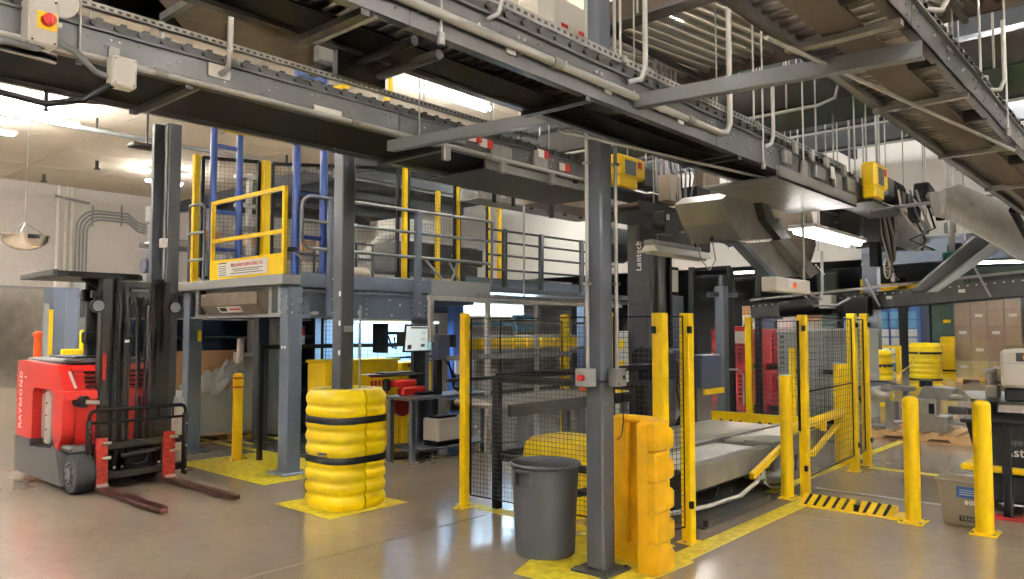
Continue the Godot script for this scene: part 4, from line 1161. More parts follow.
	pipe(t, "hook_bar", [V(3.62, .38, -8.93), V(3.6, .3, -8.92), V(3.66, .25, -8.9), V(3.78, .27, -8.9), V(3.82, .36, -8.92)], .014, M.black, 8)
	pipe(t, "side_shift_cylinder", [V(3.52, .36, -8.93), V(3.95, .4, -8.93)], .022, M.dark_metal, 8)
	for x in [3.46, 3.54, 3.95, 4.02]: bolt(t, V(x, .24, -8.95), Vector3.BACK, .018, M.galv)
	for s in [[3.19, 1.0], [4.25, -1.0]]:
		part(t, "backrest_stile", mb(t).bb(V(s[0] - .02, .06, -9.0), V(s[0] + .02, .78, -8.91), .008), M.mast)
		for y in [.12, .4, .66]: bolt(t, V(s[0], y, -8.91), Vector3.BACK, .014, M.galv)
	pipe(t, "backrest_rail", [V(3.19, .76, -8.95), V(3.19, .82, -8.95), V(3.21, .865, -8.95), V(3.26, .88, -8.95), V(4.18, .88, -8.95), V(4.23, .865, -8.95), V(4.25, .82, -8.95), V(4.25, .5, -8.95)], .02, M.black)
	pipe(t, "backrest_rail", [V(3.2, .745, -8.95), V(4.25, .745, -8.95)], .016, M.black)
	for x in [3.5, 3.72, 3.94, 4.1]: pipe(t, "backrest_bar", [V(x, .745, -8.95), V(x, .88, -8.95)], .012, M.black, 6)
	# forks
	for x in [3.31, 4.05]:
		var f := part(t, "fork", side_poly(mb(t), x - .06, [Vector2(-8.95, .58), Vector2(-8.95, .045), Vector2(-8.9, .025), Vector2(-8.86, .03), Vector2(-8.88, .08), Vector2(-8.905, .58)], .12), M.fork_red)
		part(f, "blade", mb(t).prism(V(x, .022, 0), Vector3.RIGHT, Vector3.FORWARD, [Vector2(-.06, 8.92), Vector2(-.06, 7.65), Vector2(-.035, 7.36), Vector2(.035, 7.36), Vector2(.06, 7.65), Vector2(.06, 8.92)], V(-.06, .04, 0) * V(0, 1, 0)), M.fork_blade)
		part(f, "worn_heel", side_poly(mb(t), x - .061, [Vector2(-8.875, .065), Vector2(-8.84, .0625), Vector2(-8.86, .075), Vector2(-8.878, .09)], .122), M.bolt)
		for y in [.36, .52]: part(f, "fork_pin", mb(t).cyl(V(x, y, -8.905), V(x + .09, y, -8.89), .018, 8), M.bolt)
func side_poly_part(t: Node, called: String, x: float, pts: Array, w: float, m: Material) -> MeshInstance3D:
	return part(t, called, side_poly(mb(t), x, pts, w), m)
# tyre on an axle along X starting at c.x
func wheel(b: MB, c: Vector3, r: float, w: float) -> MB:
	var pr := [Vector2(.55, 0.0), Vector2(.93, 0.0), Vector2(.985, .04), Vector2(1.0, .12), Vector2(1.0, .88), Vector2(.985, .96), Vector2(.93, 1.0), Vector2(.3, 1.0)]
	var n := 28
	for j in pr.size() - 1:
		var a: Vector2 = pr[j]
		var d: Vector2 = pr[j + 1]
		var e := (d - a) * Vector2(r, w)
		for i in n:
			var u0 := V(0, cos(TAU * i / n), sin(TAU * i / n))
			var u1 := V(0, cos(TAU * (i + 1) / n), sin(TAU * (i + 1) / n))
			var nn := func(u: Vector3) -> Vector3: return (u * e.y + V(-e.x, 0, 0)).normalized()
			var p0 := c + u0 * a.x * r + V(a.y * w, 0, 0)
			var p1 := c + u1 * a.x * r + V(a.y * w, 0, 0)
			var p2 := c + u1 * d.x * r + V(d.y * w, 0, 0)
			var p3 := c + u0 * d.x * r + V(d.y * w, 0, 0)
			b.tri(p0, p1, p2, nn.call(u0), nn.call(u1), nn.call(u1))
			b.tri(p0, p2, p3, nn.call(u0), nn.call(u1), nn.call(u0))
	return b

# yellow safety bollard with plate
func bollard(label: String, x: float, z: float, h: float, r := 0.057, flat := false, plate := true, m: Material = null) -> Node3D:
	var t := thing("bollard", label, "bollard", V(x, 0, z))
	if m == null: m = M.yellow
	var pr := [Vector2(r, .01), Vector2(r, h - r * .6)]
	if flat: pr.append(Vector2(r, h))
	else:
		for i in range(1, 6): pr.append(Vector2(maxf(r * cos(PI / 2 * i / 5), .0005), h - r * .6 + r * .6 * sin(PI / 2 * i / 5)))
	part(t, "tube", mb(t).lathe(V(x, 0, z), pr, 24), m)
	if flat: part(t, "cap", mb(t).cyl(V(x, h, z), V(x, h + .006, z), r, 20), M.white)
	if plate:
		part(t, "base_plate", mb(t).bb(V(x - .125, 0, z - .105), V(x + .125, .014, z + .105), .003), m)
		for a in [-1, 1]:
			for b in [-1, 1]: bolt(t, V(x + a * .095, .014, z + b * .08), Vector3.UP, .016, M.galv)
	return t

func build_cell() -> void:
	var yo: Material = M.yellow
	var fg := "yellow fence posts around the wrap cell"
	fence_post("yellow cell fence post at the near left corner, beside the printer desk", 5.41, -5.42, 1.93, yo, 0, .075, fg, V(1, 0, .4).normalized())
	fence_post("yellow cell fence post hidden half behind the tall building column", 5.47, -3.72, 1.91, yo, 0, .06, fg)
	fence_post("wide yellow cell fence post behind the opened column guard", 5.5, -3.24, 1.9, yo, 0, .1, fg, V(-.9, 0, -.4).normalized())
	fence_post("yellow corner post with dark clips next to the pallet conveyor", 5.78, -3.15, 1.9, yo, 0, .09, fg, V(-.6, 0, .8).normalized())
	fence_post("yellow fence post at the far left corner of the cell, behind the trash can", 9.29, -7.14, 2.0, yo, 0, .1, fg)
	fence_post("bright yellow fence post behind the roller deck's scalloped rail", 12.0, -5.4, 1.98, yo, 0, .1, fg)
	var ep := fence_post("dark-edged yellow fence post beside the striped trip guard", 8.08, -3.04, 1.92, yo, 0, .085, fg, V(-.8, 0, .5).normalized())
	fence_post("bright yellow fence post at the far gate, next to the low bollard", 10.05, -3.16, 1.97, yo, 0, .1, fg, V(0, 0, 1))
	fence_post("yellow fence post with mesh clips past the far gate, in front of the ribbed guard", 10.62, -3.18, 1.98, yo, 0, .095, fg, V(0, 0, 1))
	part(ep, "black_edge", mb(ep).bb(V(8.03, .7, -3.085), V(8.04, 1.86, -3.058)), M.black)
	# mesh panels
	fence_panel("fine black mesh panel in front of the wrap cell, between corner post and column", V(5.44, .13, -5.36), V(5.48, .13, -3.78), 1.74, .043, .012)
	fence_panel("black mesh panel just left of the opened column guard", V(5.48, .13, -3.68), V(5.5, .13, -3.3), 1.74, .043, .012)
	fence_panel("narrow black mesh panel between the two posts beside the pallet conveyor", V(5.54, .13, -3.2), V(5.74, .13, -3.16), 1.74, .043, .012)
	fence_panel("mesh panel with a dark rail between the trip guard post and far gate post", V(8.14, .2, -3.06), V(10.0, .2, -3.15), 1.7, .075, .014, .9)
	fence_panel("mesh strip between the two far gate posts", V(10.12, .2, -3.16), V(10.56, .2, -3.18), 1.7, .07, .014)
	fence_panel("back mesh panel of the cell behind the roller deck", V(10.7, .2, -3.25), V(12.0, .2, -5.35), 1.7, .09, .014)
	fence_panel("long mesh panel on the far left side of the wrap cell", V(7.8, .2, -7.12), V(9.22, .2, -7.14), 1.7, .06, .014)
	# black steel corner guard inside the mesh
	var t := thing("black_guard_rail", "black steel corner guard rail with two levels behind the front mesh", "guard rail", V(5.62, 0, -5.15))
	part(t, "corner_post", mb(t).bb(V(5.57, 0, -5.2), V(5.65, 1.27, -5.12), .008), M.black)
	for y in [1.24, .47]:
		part(t, "rail", mb(t).bb(V(5.6, y, -5.18), V(5.64, y + .07, -3.45), .006), M.black)
		part(t, "rail", mb(t).bb(V(5.6, y + .02, -5.18), V(8.8, y + .09, -5.14), .006), M.black)
	part(t, "post", mb(t).bb(V(8.7, 0, -5.2), V(8.78, 1.33, -5.12), .008), M.black)
	part(t, "post", mb(t).bb(V(5.6, 0, -3.55), V(5.66, 1.27, -3.47), .008), M.black)
	# infeed machinery seen through the mesh
	var c := thing("infeed_conveyor", "dark infeed roller conveyor on grey legs inside the cell behind the mesh", "conveyor", V(7.6, 0, -6.0))
	for z in [-6.5, -5.55]: part(c, "side_rail", mb(c).bb(V(6.2, .82, z), V(8.6, .95, z + .05)), M.dark_metal)
	for k in 16: part(c, "roller", mb(c).cyl(V(6.3 + k * .14, .91, -6.46), V(6.3 + k * .14, .91, -5.52), .038, 8), M.roller)
	for x in [6.5, 7.5, 8.45]:
		for z in [-6.47, -5.52]: part(c, "leg", mb(c).bb(V(x - .04, 0, z - .04), V(x + .04, .82, z + .04)), M.grey_steel)
	part(c, "cross_bar", mb(c).bb(V(6.5, .3, -5.54), V(8.45, .38, -5.5)), M.dark_metal)
	part(c, "guide_rail", mb(c).bb(V(6.2, 1.4, -6.52), V(8.6, 1.46, -6.48)), M.galv)
	part(c, "guide_rail", mb(c).bb(V(6.2, 1.15, -6.52), V(8.6, 1.19, -6.48)), M.dark_metal)
	var dm := thing("drive_machine", "dark compact drive unit with cables behind the yellow fence post in the cell", "machine", V(8.95, 0, -5.28))
	part(dm, "body", mb(dm).bb(V(8.65, 0, -5.5), V(9.1, 1.1, -5.13), .02), M.dark_metal)
	part(dm, "drum", mb(dm).cyl(V(8.6, 1.38, -5.33), V(9.15, 1.38, -5.33), .17, 18), M.black)
	part(dm, "head", mb(dm).bb(V(8.7, 1.1, -5.48), V(9.05, 1.25, -5.18), .02), M.black)
	for k in 3: pipe(dm, "cable", [V(8.63, 1.3 - k * .1, -5.1), V(8.6, 1.0, -5.08 + k * .02), V(8.62, .8, -5.1), V(8.66 + k * .05, .6, -5.1)], .012, M.tan_cable if k == 1 else M.black, 6)
	part(dm, "status_lamp", mb(dm).cyl(V(8.95, 1.54, -5.33), V(8.95, 1.62, -5.33), .03, 10), M.green_lamp)
	# case line beyond the cell, seen through the mesh
	var cl := thing("case_line", "grey case conveyor line standing behind the cell under the walkway", "conveyor", V(11.5, 0, -9.8))
	part(cl, "bed", mb(cl).bb(V(9.6, 1.3, -10.1), V(13.6, 1.4, -9.5)), M.sheet)
	part(cl, "guide_rail", mb(cl).bb(V(9.6, 1.62, -9.5), V(13.6, 1.66, -9.46)), M.galv_light)
	part(cl, "cross_bar", mb(cl).bb(V(9.6, .6, -9.52), V(13.6, .66, -9.46)), M.dark_metal)
	for x in [9.7, 10.9, 12.1, 13.3]: part(cl, "leg", mb(cl).bb(V(x, 0, -9.56), V(x + .08, 1.3, -9.48)), M.bracket_grey)
	for k in 9:
		single("yellow_case", "yellow carton on the grey case line behind the cell mesh", "carton", V(9.85 + k * .42, 1.4, -9.8), mb().bb(V(9.68 + k * .42, 1.4, -9.98), V(10.04 + k * .42, 1.66 - .03 * (k % 2), -9.62), .01), M.yellow_orange, "yellow cartons on the case line")
	var bp := thing("blue_panel_post", "blue steel machine post with a white cover behind the workstation fence", "machine post", V(9.4, 0, -9.6))
	part(bp, "post", mb(bp).bb(V(9.25, 0, -9.7), V(9.5, 2.2, -9.55), .01), M.door_blue)
	part(bp, "cover", mb(bp).bb(V(10.6, 1.75, -9.4), V(11.2, 2.05, -9.3), .02).bb(V(9.5, 1.85, -9.62), V(10.6, 1.9, -9.57)).bb(V(10.56, 1.85, -9.62), V(10.62, 1.9, -9.3)), M.blue_light)
	part(bp, "white_cover", mb(bp).bb(V(9.27, 1.0, -9.55), V(9.48, 1.3, -9.5), .01), M.white)
	single("red_cylinder", "small red cylinder lying on the infeed conveyor behind the mesh", "cylinder", V(8.4, .95, -6.0), mb().cyl(V(8.2, 1.04, -6.0), V(8.6, 1.04, -6.0), .09, 14), M.orange)
	var wc := thing("white_cabinet", "white machine cabinet with yellow guard stripes behind the yellow far post", "machine", V(12.8, 0, -8.3))
	part(wc, "body", mb(wc).bb(V(12.5, 0, -8.6), V(13.1, 1.75, -8.1), .02), M.machine_white)
	for y in [.5, 1.0, 1.4]: part(wc, "guard_stripe", mb(wc).bb(V(12.48, y, -8.55), V(12.5, y + .18, -8.15)), M.yellow)
	part(wc, "panel", mb(wc).bb(V(12.6, 1.2, -8.1), V(13.0, 1.6, -8.09)), M.navy)
	# yellow low barrier behind the can
	t = thing("low_barrier", "low yellow plastic barrier with rounded top behind the trash can and mesh", "barrier", V(6.03, 0, -4.62))
	part(t, "shell", mb(t).lathe(V(6.03, 0, -4.62), [Vector2(.34, 0), Vector2(.35, .1), Vector2(.34, .3), Vector2(.35, .5), Vector2(.33, .66), Vector2(.28, .71), Vector2(.01, .72)], 32, 3.0), M.yellow_plastic)
	part(t, "strap", mb(t).lathe(V(6.03, 0, -4.62), [Vector2(.34, .2), Vector2(.356, .21), Vector2(.356, .27), Vector2(.34, .28)], 32, 3.0), M.black)
	# silver tube frame over the cell
	t = thing("tube_scaffold", "silver square-tube frame spanning over the infeed beside the mezzanine", "scaffold", V(8.6, 0, -7.4))
	part(t, "beam", mb(t).bb(V(6.8, 2.16, -7.53), V(11.4, 2.22, -7.47)), M.galv_light)
	part(t, "beam", mb(t).bb(V(6.8, 2.16, -6.6), V(11.4, 2.21, -6.55)), M.galv)
	part(t, "upright", mb(t).bb(V(6.82, 1.6, -7.53), V(6.88, 2.16, -7.47)), M.galv_light)
	for x in [7.95, 9.05, 10.4]: part(t, "upright", mb(t).bb(V(x - .03, 0, -7.53), V(x + .03, 2.16, -7.47)), M.galv_light)
	for y in [1.86, 1.45]: part(t, "cross_bar", mb(t).bb(V(7.95, y, -7.52), V(10.4, y + .04, -7.48)), M.galv)
	wires(t, V(8.0, .5, -7.5), V(10.35, .5, -7.5), 1.6, .055, .0022)
	# opened half of a column guard leaning by the column
	t = thing("opened_column_guard", "opened yellow half column guard standing beside the tall grey building column", "column guard", V(5.0, 0, -3.1))
	var nb := mb(t).bb(V(4.8, .0, -3.04), V(5.08, 1.08, -2.93), .012).bb(V(4.82, 1.06, -3.03), V(5.06, 1.1, -2.93), .018)
	for k in 5:
		nb.bb(V(4.8, .0 + k * .22, -2.95), V(5.0, .215 + k * .22, -2.87), .014)
		nb.bb(V(4.96, .0 + k * .22, -2.95), V(5.08, .15 + k * .22, -2.875), .02)
	part(t, "ribbed_wall", nb, M.yellow_worn)
	part(t, "inner_wall", mb(t).bb(V(4.98, 0, -3.37), V(5.12, .14, -3.04), .01).bb(V(4.99, .12, -3.37), V(5.1, 1.08, -3.24), .015).bb(V(5.04, .12, -3.25), V(5.12, 1.08, -3.08), .01).bb(V(4.99, .12, -3.1), V(5.1, 1.08, -3.04), .01).bb(V(4.98, 1.05, -3.37), V(5.12, 1.1, -3.04), .02), M.yellow_worn)
	# trash can
	t = thing("trash_can", "round grey plastic trash can with moulded handles next to the building column", "trash can", V(4.76, 0, -3.86))
	var cc := V(4.76, 0, -3.86)
	var can := mb(t).lathe(cc, [Vector2(0.0011, 0.0125), Vector2(0.2147, 0.0125), Vector2(0.226, 0.0), Vector2(0.235, 0.0125), Vector2(0.2576, 0.52), Vector2(0.2622, 0.5408), Vector2(0.2667, 0.6812), Vector2(0.2825, 0.6864), Vector2(0.2893, 0.6989), Vector2(0.2825, 0.7114), Vector2(0.2667, 0.7134), Vector2(0.2576, 0.6968), Vector2(0.226, 0.0312), Vector2(0.0011, 0.027)], 48)
	part(t, "body", can, M.can)
	for s in [-1.0, 1.0]:
		var dir := V(-1, 0, .05).normalized() if s > 0 else V(.5, 0, -.86).normalized()
		var side := dir.cross(Vector3.UP).normalized()
		var q := Basis(side, Vector3.UP, dir)
		var hd := part(t, "handle", mb(t).box(cc + dir * .282 + V(0, .665, 0), V(.15, .03, .05), q, .008).box(cc + dir * .274 + side * .07 + V(0, .61, 0), V(.014, .1, .045), q, .004).box(cc + dir * .274 - side * .07 + V(0, .61, 0), V(.014, .1, .045), q, .004).box(cc + dir * .27 + V(0, .555, 0), V(.13, .012, .03), q, .003), M.can)
	# pallet conveyor in the cell
	t = thing("pallet_conveyor", "low grey pallet conveyor with roller deck and light lift plate in the wrap cell", "conveyor", V(8, 0, -4.3))
	part(t, "front_frame", mb(t).bb(V(6.45, .26, -3.5), V(8.15, .5, -3.45), .008).bb(V(6.45, .46, -3.56), V(8.15, .5, -3.43), .006), M.sheet)
	part(t, "end_box", mb(t).bb(V(8.15, .1, -3.75), V(8.7, .54, -3.4), .01), M.sheet)
	part(t, "front_frame", mb(t).bb(V(8.7, .26, -3.62), V(10.1, .5, -3.57), .008), M.sheet)
	part(t, "under_frame", mb(t).bb(V(6.6, .1, -4.85), V(9.8, .34, -3.78)), M.dark_metal)
	part(t, "divider", mb(t).bb(V(6.45, .44, -4.12), V(10.0, .52, -4.06)), M.sheet)
	part(t, "back_frame", mb(t).bb(V(6.45, .26, -5.08), V(10.0, .5, -5.03)), M.sheet)
	part(t, "lift_plate", mb(t).bb(V(6.45, .44, -4.02), V(8.0, .495, -3.56), .006), M.galv_light)
	var rl := mb().cyl(V(0, 0, -4.13), V(0, 0, -5.02), .038, 10).mesh()
	for k in 25: inst(t, "roller", rl, V(6.55 + k * .14, .47, 0), M.roller)
	var rs := mb().cyl(V(0, 0, -3.64), V(0, 0, -4.04), .038, 10).mesh()
	for k in 12: inst(t, "roller", rs, V(8.3 + k * .14, .47, 0), M.roller)
	# scalloped yellow rail at the far end
	var pts := [Vector2(3.5, .62), Vector2(5.08, .62), Vector2(5.08, .47)]
	for k in range(9, -1, -1):
		var z0 := 3.62 + k * .142
		for i in 6:
			var an := PI * i / 5
			pts.append(Vector2(z0 + .05 + .05 * cos(an), .47 + .055 * sin(an)))
	pts.append(Vector2(3.5, .47))
	part(t, "scalloped_rail", mb(t).prism(V(10.02, 0, 0), Vector3.FORWARD, Vector3.UP, pts, V(.05, 0, 0)), M.yellow)
	for k in [[6.65, -3.8], [9.6, -3.8], [6.65, -4.9], [9.6, -4.9]]: part(t, "foot", mb(t).bb(V(k[0] - .06, 0, k[1] - .06), V(k[0] + .06, .2, k[1] + .06)), M.dark_metal)
	# things on the floor under its front
	t = thing("hose_bundle", "grey hose and cables with a valve block on the floor under the pallet conveyor", "hose", V(7.5, 0, -3.4))
	pipe(t, "hose", [V(6.2, .05, -3.7), V(6.8, .06, -3.52), V(7.3, .1, -3.4), V(7.6, .2, -3.36), V(7.68, .26, -3.36)], .022, M.galv_light)
	pipe(t, "cable", [V(7.1, .02, -3.6), V(7.2, .2, -3.58), V(7.35, .26, -3.56), V(7.5, .18, -3.56), V(7.48, .06, -3.56), V(7.3, .03, -3.56)], .01, M.black, 6)
	pipe(t, "cable", [V(7.7, .2, -3.36), V(7.9, .1, -3.34), V(8.3, .05, -3.36), V(8.6, .2, -3.36), V(8.7, .3, -3.4)], .01, M.rail_grey, 6)
	part(t, "valve_block", mb(t).box(V(7.7, .26, -3.37), V(.09, .1, .09), Basis.IDENTITY, .008), M.galv)
	part(t, "valve_block", mb(t).box(V(8.45, .3, -3.36), V(.1, .14, .08), Basis.IDENTITY, .008), M.white_box)
	part(t, "motor", mb(t).cyl(V(8.0, .16, -3.5), V(8.3, .16, -3.4), .07, 12), M.galv)
	t = thing("floor_plate", "bent dark sheet metal plate lying on the floor before the pallet conveyor", "plate", V(7.3, 0, -3.35))
	part(t, "plate", mb(t).prism(V(0, .004, 0), Vector3.RIGHT, Vector3.FORWARD, [Vector2(6.2, 3.22), Vector2(8.0, 3.26), Vector2(8.1, 3.7), Vector2(6.3, 3.75)], V(0, .012, 0)), M.dark_metal)
	part(t, "lip", mb(t).bar(V(6.25, .045, -3.24), V(7.7, .04, -3.28), .05, .06), M.dark_metal)
	# guard tube between two bollards, with braces
	bollard("yellow bollard at the end of the guard rail beside the trip guard", 8.0, -3.2, 1.28, .064, true)
	bollard("low yellow bollard at the far end of the guard rail inside the mesh", 10.45, -3.42, 1.32, .11, true)
	bollard("slim yellow bollard beside the grey bulk crates", 12.3, -4.8, 1.49, .055)
	t = thing("guard_rail_tube", "yellow tubular guard rail with diagonal braces beside the roller deck", "guard rail", V(9.2, 0, -3.35))
	part(t, "tube", mb(t).cyl(V(8.07, .68, -3.24), V(10.35, .7, -3.4), .055, 16), M.yellow)
	part(t, "brace", mb(t).bar(V(7.35, .3, -3.3), V(8.1, .5, -3.3), .05, .06), M.yellow)
	part(t, "brace", mb(t).bar(V(9.1, .3, -3.34), V(10.3, .62, -3.38), .05, .05), M.yellow)
	# trip guard with stripes
	t = thing("trip_guard", "low yellow floor guard with black stripes between bollards", "floor guard", V(7.85, 0, -2.45))
	for seg in [[-2.98, -2.48], [-2.42, -2.1]]:
		part(t, "guard_plate", mb(t).prism(V(7.75, 0, seg[0]), Vector3.RIGHT, Vector3.UP, [Vector2(0, 0), Vector2(.16, 0), Vector2(.15, .095), Vector2(.12, .095)], V(0, 0, seg[1] - seg[0])), M.yellow)
		var z: float = seg[0] + .05
		while z < seg[1] - .03:
			var q := Basis(V(0, .12, .0).normalized(), V(0, 0, 1), V(-.6, .6, 0).normalized())
			part(t, "stripe", mb(t).bar(V(7.764, .008, z), V(7.868, .1, z + .03), .03, .005, V(-.7, .6, 0)), M.black)
			z += .09
	part(t, "base_strip", mb(t).bb(V(7.7, 0, -3.0), V(7.78, .006, -1.95)), M.yellow)
	part(t, "notch_bracket", mb(t).bb(V(7.82, 0, -2.49), V(7.92, .06, -2.41)), M.black)
	part(t, "hinge_plate", mb(t).bb(V(7.7, 0, -2.1), V(7.95, .03, -1.95), .006), M.yellow)
	single("floor_track", "polished steel door track set on the floor behind the trip guard", "floor track", V(8.65, 0, -2.3), mb().bb(V(8.6, 0, -3.15), V(8.68, .012, -1.3), .003), M.sheet)
	# stretch wrapper tower
	t = thing("stretch_wrapper", "dark grey stretch wrapper tower with white vertical lettering inside the cell", "wrapper", V(9.9, 0, -6.1))
	part(t, "tower", mb(t).bb(V(9.66, .2, -6.24), V(10.15, 3.78, -5.8), .02), M.wrapper_dark)
	part(t, "panel", mb(t).bb(V(9.64, .4, -6.16), V(9.66, 2.1, -5.9), .004), M.wrapper_dark)
	part(t, "panel", mb(t).bb(V(9.64, 2.15, -6.22), V(9.66, 3.7, -5.84), .004), M.wrapper_dark)
	part(t, "mast_channel", mb(t).bb(V(9.78, .4, -5.8), V(9.95, 3.0, -5.76), .004), M.rail_grey)
	part(t, "mast_channel", mb(t).bb(V(10.05, .4, -5.8), V(10.12, 3.0, -5.74), .004), M.black)
	part(t, "base", mb(t).bb(V(9.4, 0, -6.5), V(10.6, .2, -5.6), .02), M.black)
	part(t, "side_panel", mb(t).bb(V(10.35, .3, -6.0), V(10.75, 2.3, -5.9), .01), M.mezz_grey)
	part(t, "side_window", mb(t).bb(V(10.3, 2.3, -6.0), V(10.7, 2.75, -5.95), .01).bb(V(10.33, 2.72, -6.0), V(10.37, 2.75, -5.9)), M.black)
	part(t, "side_window_pane", mb(t).bb(V(10.34, 2.36, -5.95), V(10.66, 2.7, -5.945)), M.white_box)
	part(t, "film_carriage", mb(t).bb(V(9.3, 1.0, -5.7), V(9.9, 1.35, -5.3), .02), M.black)
	part(t, "film_carriage", mb(t).bb(V(9.35, 1.35, -5.65), V(9.85, 1.5, -5.4), .02), M.navy)
	part(t, "blue_cover", mb(t).bb(V(10.2, .9, -5.55), V(10.8, 1.4, -5.3), .02), M.navy)
	part(t, "yellow_edge", mb(t).bb(V(10.2, .82, -5.3), V(10.8, .9, -5.26)), M.yellow)
	for k in 4: pipe(t, "cable", [V(9.5 + k * .08, 1.0, -5.35), V(9.4 + k * .1, .8, -5.25), V(9.55 + k * .08, .6, -5.3), V(9.6, .3, -5.5)], .014, M.black, 6)
	text(t, "lettering", "Lantech", V(9.637, 2.86, -6.02), Vector3.UP, Vector3.FORWARD, .085, M.white, true)
	# tall black mesh frame behind the cell
	t = thing("tall_mesh_frame", "tall black mesh guard frame behind the wrapper with a warning sign", "fence", V(13.3, 0, -6.4))
	for p in [[12.95, -6.93], [13.43, -6.38], [13.76, -6.0]]: part(t, "post", mb(t).bb(V(p[0] - .05, 0, p[1] - .05), V(p[0] + .05, 2.95, p[1] + .05), .006), M.black)
	part(t, "rail", mb(t).bar(V(12.95, 2.9, -6.93), V(13.43, 2.95, -6.38), .05, .07), M.black)
	part(t, "rail", mb(t).bar(V(13.43, 2.7, -6.38), V(13.76, 2.75, -6.0), .05, .07), M.black)
	part(t, "rail", mb(t).bar(V(12.95, 2.75, -6.93), V(13.43, 2.8, -6.38), .03, .04), M.black)
	wires(t, V(12.95, .2, -6.93), V(13.43, .2, -6.38), 2.6, .06)
	wires(t, V(13.43, .2, -6.38), V(13.76, .2, -6.0), 2.6, .06)
	part(t, "sign_plate", mb(t).bar(V(13.4, 1.68, -6.3), V(13.58, 1.68, -6.12), .005, .32), M.white)
	part(t, "sign_band", mb(t).bar(V(13.392, 1.79, -6.302), V(13.572, 1.79, -6.122), .005, .09), M.red_text)
	part(t, "sensor_post", mb(t).bb(V(12.6, .2, -6.3), V(12.78, 2.55, -6.12), .01).cyl(V(12.69, 2.55, -6.21), V(12.69, 2.75, -6.21), .03, 8), M.grey_steel)
	part(t, "sensor_arm", mb(t).bar(V(12.45, 2.4, -6.35), V(12.95, 2.4, -6.05), .08, .08), M.dark_metal)
	pipe(t, "conduit", [V(13.3, .4, -6.1), V(13.3, .95, -6.1), V(13.2, 1.05, -6.15), V(12.8, 1.05, -6.4)], .02, M.conduit)
	# red and grey bulk containers
	bulk_crates()

func bulk_crates() -> void:
	# tan carton load behind the crates
	var cs := thing("carton_pallet", "tan carton load on a pallet behind the grey bulk containers", "pallet load", V(20.6, 0, -8.2))
	part(cs, "pallet", mb(cs).bb(V(20, 0, -9.2), V(21.2, .14, -7.2)), M.wood_dark)
	var cmesh := mb().box(Vector3.ZERO, V(.58, .45, .48), Basis.IDENTITY, .012).mesh()
	for ly in 5:
		for q in 4: inst(cs, "carton", cmesh, V(20.3, .14 + .23 + ly * .46, -8.95 + q * .5), M.cardboard if (ly + q) % 3 else M.cardboard_pale)
	for q in 3:
		single("white_carton", ["white carton on the red containers beside the tall mesh frame, away from the bollard", "dark blue carton between two white ones on the red containers", "white carton on the red containers, next to the grey crates"][q], "carton", V(16.5, 1.8, -7.3 + q * .4), mb().bb(V(16.3, 1.8, -7.48 + q * .4), V(16.8, 2.1 - .05 * q, -7.14 + q * .4), .01), M.white if q != 1 else M.navy, "cartons on the red containers")
	# folding bulk containers, two high: ribs on every visible side
	var k := 0
	for lv in 2:
		for sp in [[14.4, -5.9, 1.2, 1.3, "grey", "crate_grey"], [16.2, -7.6, 1.2, 1.2, "red", "crate_red"], [15.75, -6.0, 1.2, 1.2, "grey", "crate_grey"], [17.6, -8.9, 1.2, 1.2, "red", "crate_red"]]:
			var x0: float = sp[0]
			var z0: float = sp[1]
			var w: float = sp[2]
			var d: float = sp[3]
			var y0 := lv * .9
			var m: Material = M[sp[5]]
			var near: String = ["beside the slim yellow bollard", "beside the tall mesh frame", "behind the other grey stack", "farthest behind the mesh frame"][k % 4]
			var t := thing("bulk_container", "%s plastic bulk container %s, %s of its stack" % [sp[4], near, ["bottom", "top"][lv]], "container", V(x0 + w / 2, y0, z0 + d / 2), "stacked bulk containers")
			part(t, "core", mb(t).bb(V(x0 + .09, y0 + .14, z0 + .09), V(x0 + w - .09, y0 + .86, z0 + d - .09)), m)
			for j in 7: part(t, "rib", mb(t).bb(V(x0, y0 + .16 + j * .1, z0), V(x0 + w, y0 + .215 + j * .1, z0 + d)), m)
			part(t, "rim", mb(t).bb(V(x0 - .015, y0 + .82, z0 - .015), V(x0 + w + .015, y0 + .895, z0 + d + .015), .012), m)
			for a in [0.0, .42, .84]: part(t, "skid", mb(t).bb(V(x0, y0, z0 + a * d), V(x0 + w, y0 + .14, z0 + a * d + .16 * d)), m)
			for a in [.25, .67]: part(t, "pocket", mb(t).bb(V(x0 - .004, y0 + .05, z0 + a * d - .02), V(x0 + .04, y0 + .13, z0 + a * d + .15 * d)), M.black)
			for a in [.0, .33, .66, .96]: part(t, "upright_rib", mb(t).bb(V(x0 - .008, y0 + .14, z0 + a * d), V(x0 + w + .008, y0 + .84, z0 + a * d + .045)), m)
			k += 1

